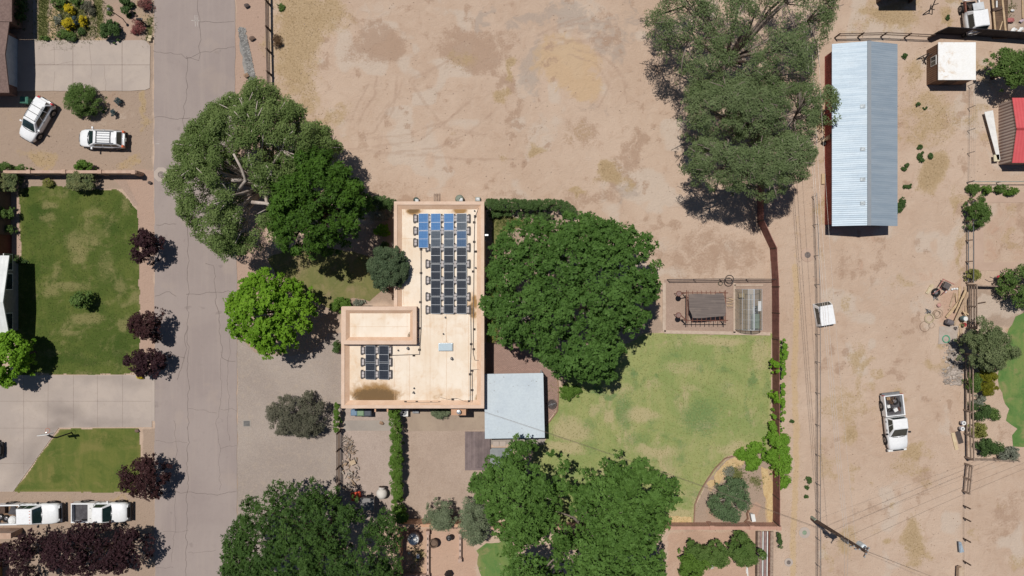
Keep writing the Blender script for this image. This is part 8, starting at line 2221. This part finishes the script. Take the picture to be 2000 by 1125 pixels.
shrub('dark shrub at the house wall by the upper left lawn corner', ell(14, 416, 15, 13, 12, .2), 1.7, L_GREEN, 1100, (.16, .1), .26, gap=.2)
shrub('small sparse shrub below the dark shrub at the house wall', ell(20, 450, 10, 9, 12, .25), 1.1, L_GREEN, 450, (.14, .08), .2, gap=.3)
shrub('dark groundcover at the corner of the white-roofed house', [(20, 494), (36, 500), (52, 510), (60, 516), (22, 516)], .5, L_HEDGED, 700, (.13, .08), .2)
shrub('round dark green shrub on the dirt between the two white cars and the driveway', [(128, 178), (140, 164), (158, 161), (176, 168), (192, 180), (200, 200), (192, 216), (176, 226), (158, 230), (138, 222), (124, 206)], 2.3, L_GREEN, 11000, (.14, .06), .32)
for (px, py, r, lb) in ((232, 198, 7, 'upper small dark round bush right of the big round shrub'), (222, 221, 6.5, 'lower small dark round bush right of the big round shrub')):
    shrub(lb, ell(px, py, r, r, 12, .08), .7, L_SPRUCE, 700, (.09, .05), .14, shape='box')
shrub('tiny yellow bush under the plum above the lower driveway', ell(274, 736, 8, 5, 10, .25), .6, L_YEL, 260, (.12, .08), .16, gap=.2)
# flower garden
for (px, py, rx, ry, zt, lm, n, lf, cl, lb) in (
        (135, 18, 10, 10, 1.0, L_YEL, 800, (.12, .08), .18, 'yellow-flowering bush at the top of the flower garden'), (134, 47, 11, 13, 1.1, L_YEL, 1300, (.12, .08), .2, 'largest yellow-flowering bush in the middle of the flower garden'),
        (163, 41, 7, 12, 1.0, L_YEL, 800, (.12, .08), .18, 'narrow yellow-flowering bush right of the largest one'), (113, 40, 8, 14, .8, L_GREYG, 900, (.13, .06), .2, 'silver-grey bush left of the largest yellow bush'),
        (147, 40, 6, 9, .7, L_SPRUCE, 500, (.12, .06), .18, 'bluish bush between the two lower yellow bushes'), (115, 6, 16, 12, 1.1, L_GREEN, 1300, (.14, .08), .24, 'green bush cut by the top edge left of the yellow bushes'),
        (152, 2, 14, 9, 1.0, L_GREEN, 1000, (.14, .08), .22, 'green bush cut by the top edge above the yellow bushes'), (172, 16, 14, 12, .9, L_SAGE, 1000, (.14, .06), .24, 'brownish-grey bush right of the top yellow bush'),
        (130, 66, 22, 9, .7, L_GREEN, 1500, (.13, .08), .2, 'low green plants below the largest yellow bush'), (158, 62, 9, 8, .6, L_HEDGED, 600, (.12, .07), .18, 'low dark plants below the narrow yellow bush'), (140, 76, 10, 6, .6, L_HEDGED, 500, (.12, .07), .18, 'dark plants spilling over the upper edge of the upper driveway'),
        (92, 74, 14, 4, .5, L_GREEN, 500, (.12, .07), .16, 'low green edging plants at the left end of the flower garden'),
        (246, 14, 12, 17, 1.3, L_HEDGED, 1500, (.2, .09), .26, 'dark star-leaved shrub at the top right of the flower garden'), (215, 60, 18, 19, 1.6, L_HEDGED, 2600, (.2, .1), .3, 'big dark green shrub overhanging the upper driveway edge'),
        (285, 8, 16, 12, 1.0, L_REDF, 1200, (.2, .04), .26, 'reddish grassy bush at the top edge by the road'), (268, 52, 15, 15, .9, L_REDF, 1300, (.2, .04), .26, 'reddish grassy bush by the mailbox'), (213, 20, 8, 10, .5, L_GREEN, 350, (.12, .06), .16, 'sparse low plants left of the garden lamp post'),
        (40, 15, 10, 40, 1.4, L_HEDGED, 1800, (.15, .09), .28, 'dark hedge strip in the house shade left of the flower garden')):
    shrub(lb, ell(px, py, rx, ry, 12, .2), zt, lm, n, lf, cl, gap=.12)
# around the house
shrub('bright green bush at the upper left corner of the entry roof', ell(665, 597, 21, 16, 14, .12), 1.5, L_HEDGE, 3000, (.15, .08), .28)
shrub('small dark shrub at the west wall by the gravel drive', ell(657, 678, 8, 12, 12, .12), 1.1, L_HEDGED, 800, (.13, .08), .2)
shrub('prickly grey-green plant right of the bright green bush', ell(701, 593, 13, 9, 10, .3), .8, L_GREYG, 500, (.2, .06), .2, gap=.2)
shrub('long green hedge between the dark shade tree and the house top left corner', [(712, 388), (740, 384), (772, 386), (770, 408), (742, 410), (715, 405)], 1.6, L_HEDGED, 3200, (.15, .09), .28, shape='box', name='hedge', cat='hedge')
shrub('grey-green shrub between the dark shade tree and the house', ell(742, 418, 22, 16, 14, .15), 1.6, L_GREYG, 2200, (.15, .07), .28)
shrub('bright yellow-green shrub by the house wall above the round tree', ell(746, 450, 15, 13, 12, .2), 1.1, L_LIME, 1400, (.17, .1), .24)
shrub('green shrub touching the top of the round grey-green tree', ell(752, 481, 11, 9, 12, .2), 1.6, L_HEDGED, 800, (.15, .08), .24)
shrub('half-round clipped olive bush against the south wall', [(842, 799), (880, 799), (880, 806), (872, 815), (860, 818), (848, 813), (842, 806)], .9, L_OLIVE, 2400, (.1, .06), .2, shape='box')
shrub('bright green fern-like bush on the back lawn near the patio', [(1094, 758), (1104, 750), (1120, 750), (1136, 756), (1138, 768), (1130, 776), (1120, 774), (1112, 784), (1098, 778), (1092, 768)], 1.3, L_HEDGE, 2200, (.17, .08), .28)
# vines on the brown fence
shrub('big bright green vine mass on the lower right brown fence', [(1500, 852), (1522, 838), (1540, 846), (1544, 880), (1546, 910), (1540, 950), (1526, 962), (1512, 940), (1506, 905), (1492, 900), (1494, 872)], 2.2, L_VINE, 9500, (.17, .1), .3, name='vine', cat='vine')
shrub('trailing green vine left of the vine mass above the straw bed', [(1434, 888), (1446, 876), (1468, 866), (1488, 864), (1492, 880), (1480, 890), (1490, 902), (1478, 920), (1460, 922), (1456, 900), (1440, 896)], 1.1, L_VINE, 4200, (.17, .1), .28, name='vine', cat='vine', gap=.1)
shrub('narrow green vine on the alley side of the brown fence', [(1524, 660), (1532, 662), (1534, 690), (1530, 720), (1528, 790), (1530, 840), (1524, 842), (1522, 760), (1523, 700)], 1.8, L_VINE, 4200, (.15, .09), .2, name='vine', cat='vine')
shrub('small yellow-green vine spilling over the brown fence, upper one', ell(1512, 714, 8, 13, 12, .2), 2.0, L_LIME, 700, (.17, .11), .24, name='vine', cat='vine', gap=.15)
shrub('small yellow-green vine spilling over the brown fence, lower one', ell(1517, 776, 11, 12, 12, .25), 2.0, L_LIME, 800, (.17, .11), .24, name='vine', cat='vine', gap=.15)
shrub('thin green vine on the brown fence right below the pink wall end', [(1518, 1038), (1526, 1038), (1527, 1070), (1520, 1072)], 1.0, L_HEDGED, 600, (.14, .08), .2, name='vine', cat='vine')
shrub('thin green climber strip just above the big vine mass', ell(1510, 826, 8, 24, 12, .25), 1.4, L_VINE, 1100, (.17, .1), .24, name='vine', cat='vine', gap=.25)
shrub('grey-green ground plant in the straw above the round tree', ell(1424, 921, 12, 13, 12, .15), .35, L_GREYG, 700, (.13, .06), .16, name='plant', cat='plant')
# weeds beside the barn
for i, (px, py, r) in enumerate(((1798, 286, 5.5), (1797, 305, 5.5), (1801, 312, 5.5), (1818, 304, 5.5), (1772, 322, 4.5), (1767, 329, 4.5), (1769, 365, 4.5), (1777, 363, 5), (1764, 392, 7), (1760, 403, 9), (1794, 204, 4.2), (1808, 210, 3), (1768, 109, 5), (1802, 298, 2.5), (1579, 938, 7.5), (1576, 953, 4.5), (1575, 970, 3.5), (1547, 823, 3.5), (1756, 412, 5), (1852, 33, 4.5))):
    wl = ['upper right of four by the barn middle', 'left of four by the barn middle, upper of its pair', 'left of four by the barn middle, lower of its pair', 'rightmost of four by the barn middle', 'upper of two near the barn side', 'lower of two near the barn side', 'left of two touching each other by the barn', 'right of two touching each other by the barn',
          'upper of the cluster at the lower barn corner', 'largest of the cluster at the lower barn corner', 'alone right of the upper barn part', 'tiny, near the lone one right of the barn', 'close to the top right corner of the barn', 'tiny, amid the four by the barn middle', 'round one in the alley left of the chain-link fence', 'second one in the alley below the round one', 'lowest one in the alley above the pale manhole', 'tiny one in the alley straw strip', 'lowest of the cluster at the barn corner', 'near the stripped truck at the top'][i]
    shrub('dark green weed, ' + wl, ell(px, py, r, r, 10, .15), .4, L_HEDGED, int(60 * r), (.13, .08), .15, name='weed_plant', cat='weed', group='dark green weeds on the bare dirt')
# right neighbours
for (px, py, rx, ry, zt, lm, n, lb) in ((1903, 370, 12, 11, 1.1, L_GREEN, 1100, 'first small bush from the left below the low grey rail fence'), (1929, 370, 11, 9, 1.0, L_HEDGE, 900, 'second small bush from the left below the low grey rail fence'), (1954, 369, 9, 9, 1.0, L_GREEN, 800, 'third small bush from the left below the low grey rail fence'), (1976, 371, 13, 10, 1.1, L_HEDGE, 1100, 'fourth small bush from the left below the low grey rail fence'),
                                        (1911, 415, 23, 33, 2.2, L_GREEN, 6000, 'tall leafy green bush between the grey pole fence and the sandy rectangle'), (1902, 537, 15, 11, 1.3, L_OLIVEY, 1600, 'small yellow-green bush below the end of the concrete path'),
                                        (1926, 733, 20, 14, 1.9, L_GOLD, 2600, 'upper golden shrub beside the weathered fence'), (1930, 758, 18, 15, 1.8, L_GOLD, 2600, 'lower golden shrub beside the weathered fence'), (1904, 748, 14, 20, 1.7, L_GREEN, 2400, 'dark green bush left of the golden shrubs'),
                                        (1916, 802, 20, 18, 1.5, L_HEDGED, 2600, 'dark green bush below the golden shrubs'), (1940, 810, 14, 12, 1.0, L_GREEN, 1100, 'small green bush at the lawn edge below the golden shrubs'), (1914, 782, 14, 10, 1.2, L_GREYG, 1000, 'grey twiggy bush directly below the golden shrubs'),
                                        (1912, 842, 18, 16, 1.2, L_OLIVEY, 1800, 'yellowish dry bush above the dark round bush by the fence'), (1934, 874, 26, 17, 1.7, L_HEDGED, 3600, 'dark round bush above the weathered rail fence'), (1972, 886, 26, 14, 1.2, L_GREYG, 2400, 'pale grey-green bush right of the dark round bush')):
    shrub(lb, ell(px, py, rx, ry, 14, .16), zt, lm, n, (.15, .07), .26 if rx > 10 else .2, gap=.1)
shrub('dry tumbleweed bush beside the wooden rail fence at the top of the dirt lot', ell(541, 78, 10, 15, 12, .2), .9, leafmat('leaf_dry', G(96, 76, 58), G(128, 102, 76), .1), 1300, (.2, .025), .26)
shrub('green weeds at the top left of the dirt lot', ell(549, 14, 8, 7, 10, .3), .4, L_GREEN, 350, (.15, .07), .2, gap=.3)
# dry grass tufts (nobody could count them)
def tufts(name, pts, m, h, w, seed, nb=4):
    g = np.random.default_rng(seed); P = np.array(pts); n = len(P)
    V = np.empty((n, nb, 4, 3))
    for b in range(nb):
        a = g.uniform(0, 6.283, n); ln = h * g.uniform(.5, 1.2, n); tl = g.uniform(.25, .9, n)
        dx = np.cos(a) * ln * tl; dy = np.sin(a) * ln * tl; sx = -np.sin(a) * w / 2; sy = np.cos(a) * w / 2
        z = ln * np.sqrt(np.maximum(.05, 1 - tl ** 2))
        V[:, b, 0] = np.stack([P[:, 0] + sx, P[:, 1] + sy, np.zeros(n)], 1); V[:, b, 1] = np.stack([P[:, 0] - sx, P[:, 1] - sy, np.zeros(n)], 1)
        V[:, b, 2] = np.stack([P[:, 0] + dx - sx * .4, P[:, 1] + dy - sy * .4, z], 1); V[:, b, 3] = np.stack([P[:, 0] + dx + sx * .4, P[:, 1] + dy + sy * .4, z], 1)
    o = np_quads(name, V.reshape(-1, 3), m, g.uniform(0, 1, n * nb), 4)
    return tag(o, kind='stuff')
def sample_mask(names, n, seed, thr=.35):
    g = np.random.default_rng(seed); a = np.zeros(GX.shape)
    for k in names: a = np.maximum(a, K.a[k])
    a = np.where((np.abs(GX) < 51) & (np.abs(GY) < 29), a, 0); a[a < thr] = 0
    p = a.ravel() / a.sum(); i = g.choice(a.size, n, p=p)
    return np.stack([GX.ravel()[i] + g.normal(0, .3, n), GY.ravel()[i] + g.normal(0, .3, n)], 1)
L_STRAW = leafmat('dry_blade', G(198, 174, 136), G(182, 157, 122), .25)
L_BLADE = leafmat('grass_blade', G(100, 116, 58), G(134, 140, 84), .25)
tufts('dry_grass', sample_mask(['weed', 'straw'], 5000, 1), L_STRAW, .06, .035, 1)
tufts('grass', sample_mask(['grass'], 4500, 3, .3), L_BLADE, .15, .03, 3)
def lawn_pts(poly, n, seed):
    g = np.random.default_rng(seed); P = np.array(WP(poly)); x0, y0 = P.min(0); x1, y1 = P.max(0)
    q = np.stack([g.uniform(x0, x1, n * 3), g.uniform(y0, y1, n * 3)], 1); ok = inside([tuple(p) for p in P], q[:, 0], q[:, 1])
    return q[ok][:n]
tufts('lawn_grass', lawn_pts([(1068, 745), (1180, 700), (1260, 650), (1505, 652), (1505, 880), (1440, 888), (1380, 935), (1355, 1020), (1060, 1020), (1040, 880), (1066, 858)], 9000, 5), leafmat('pale_blade', G(140, 146, 84), G(170, 164, 112), .25), .1, .035, 5, 3)
tufts('lawn_grass', lawn_pts([(37, 374), (132, 362), (235, 374), (271, 415), (272, 731), (34, 731)], 6500, 6), L_BLADE, .09, .03, 6, 3)
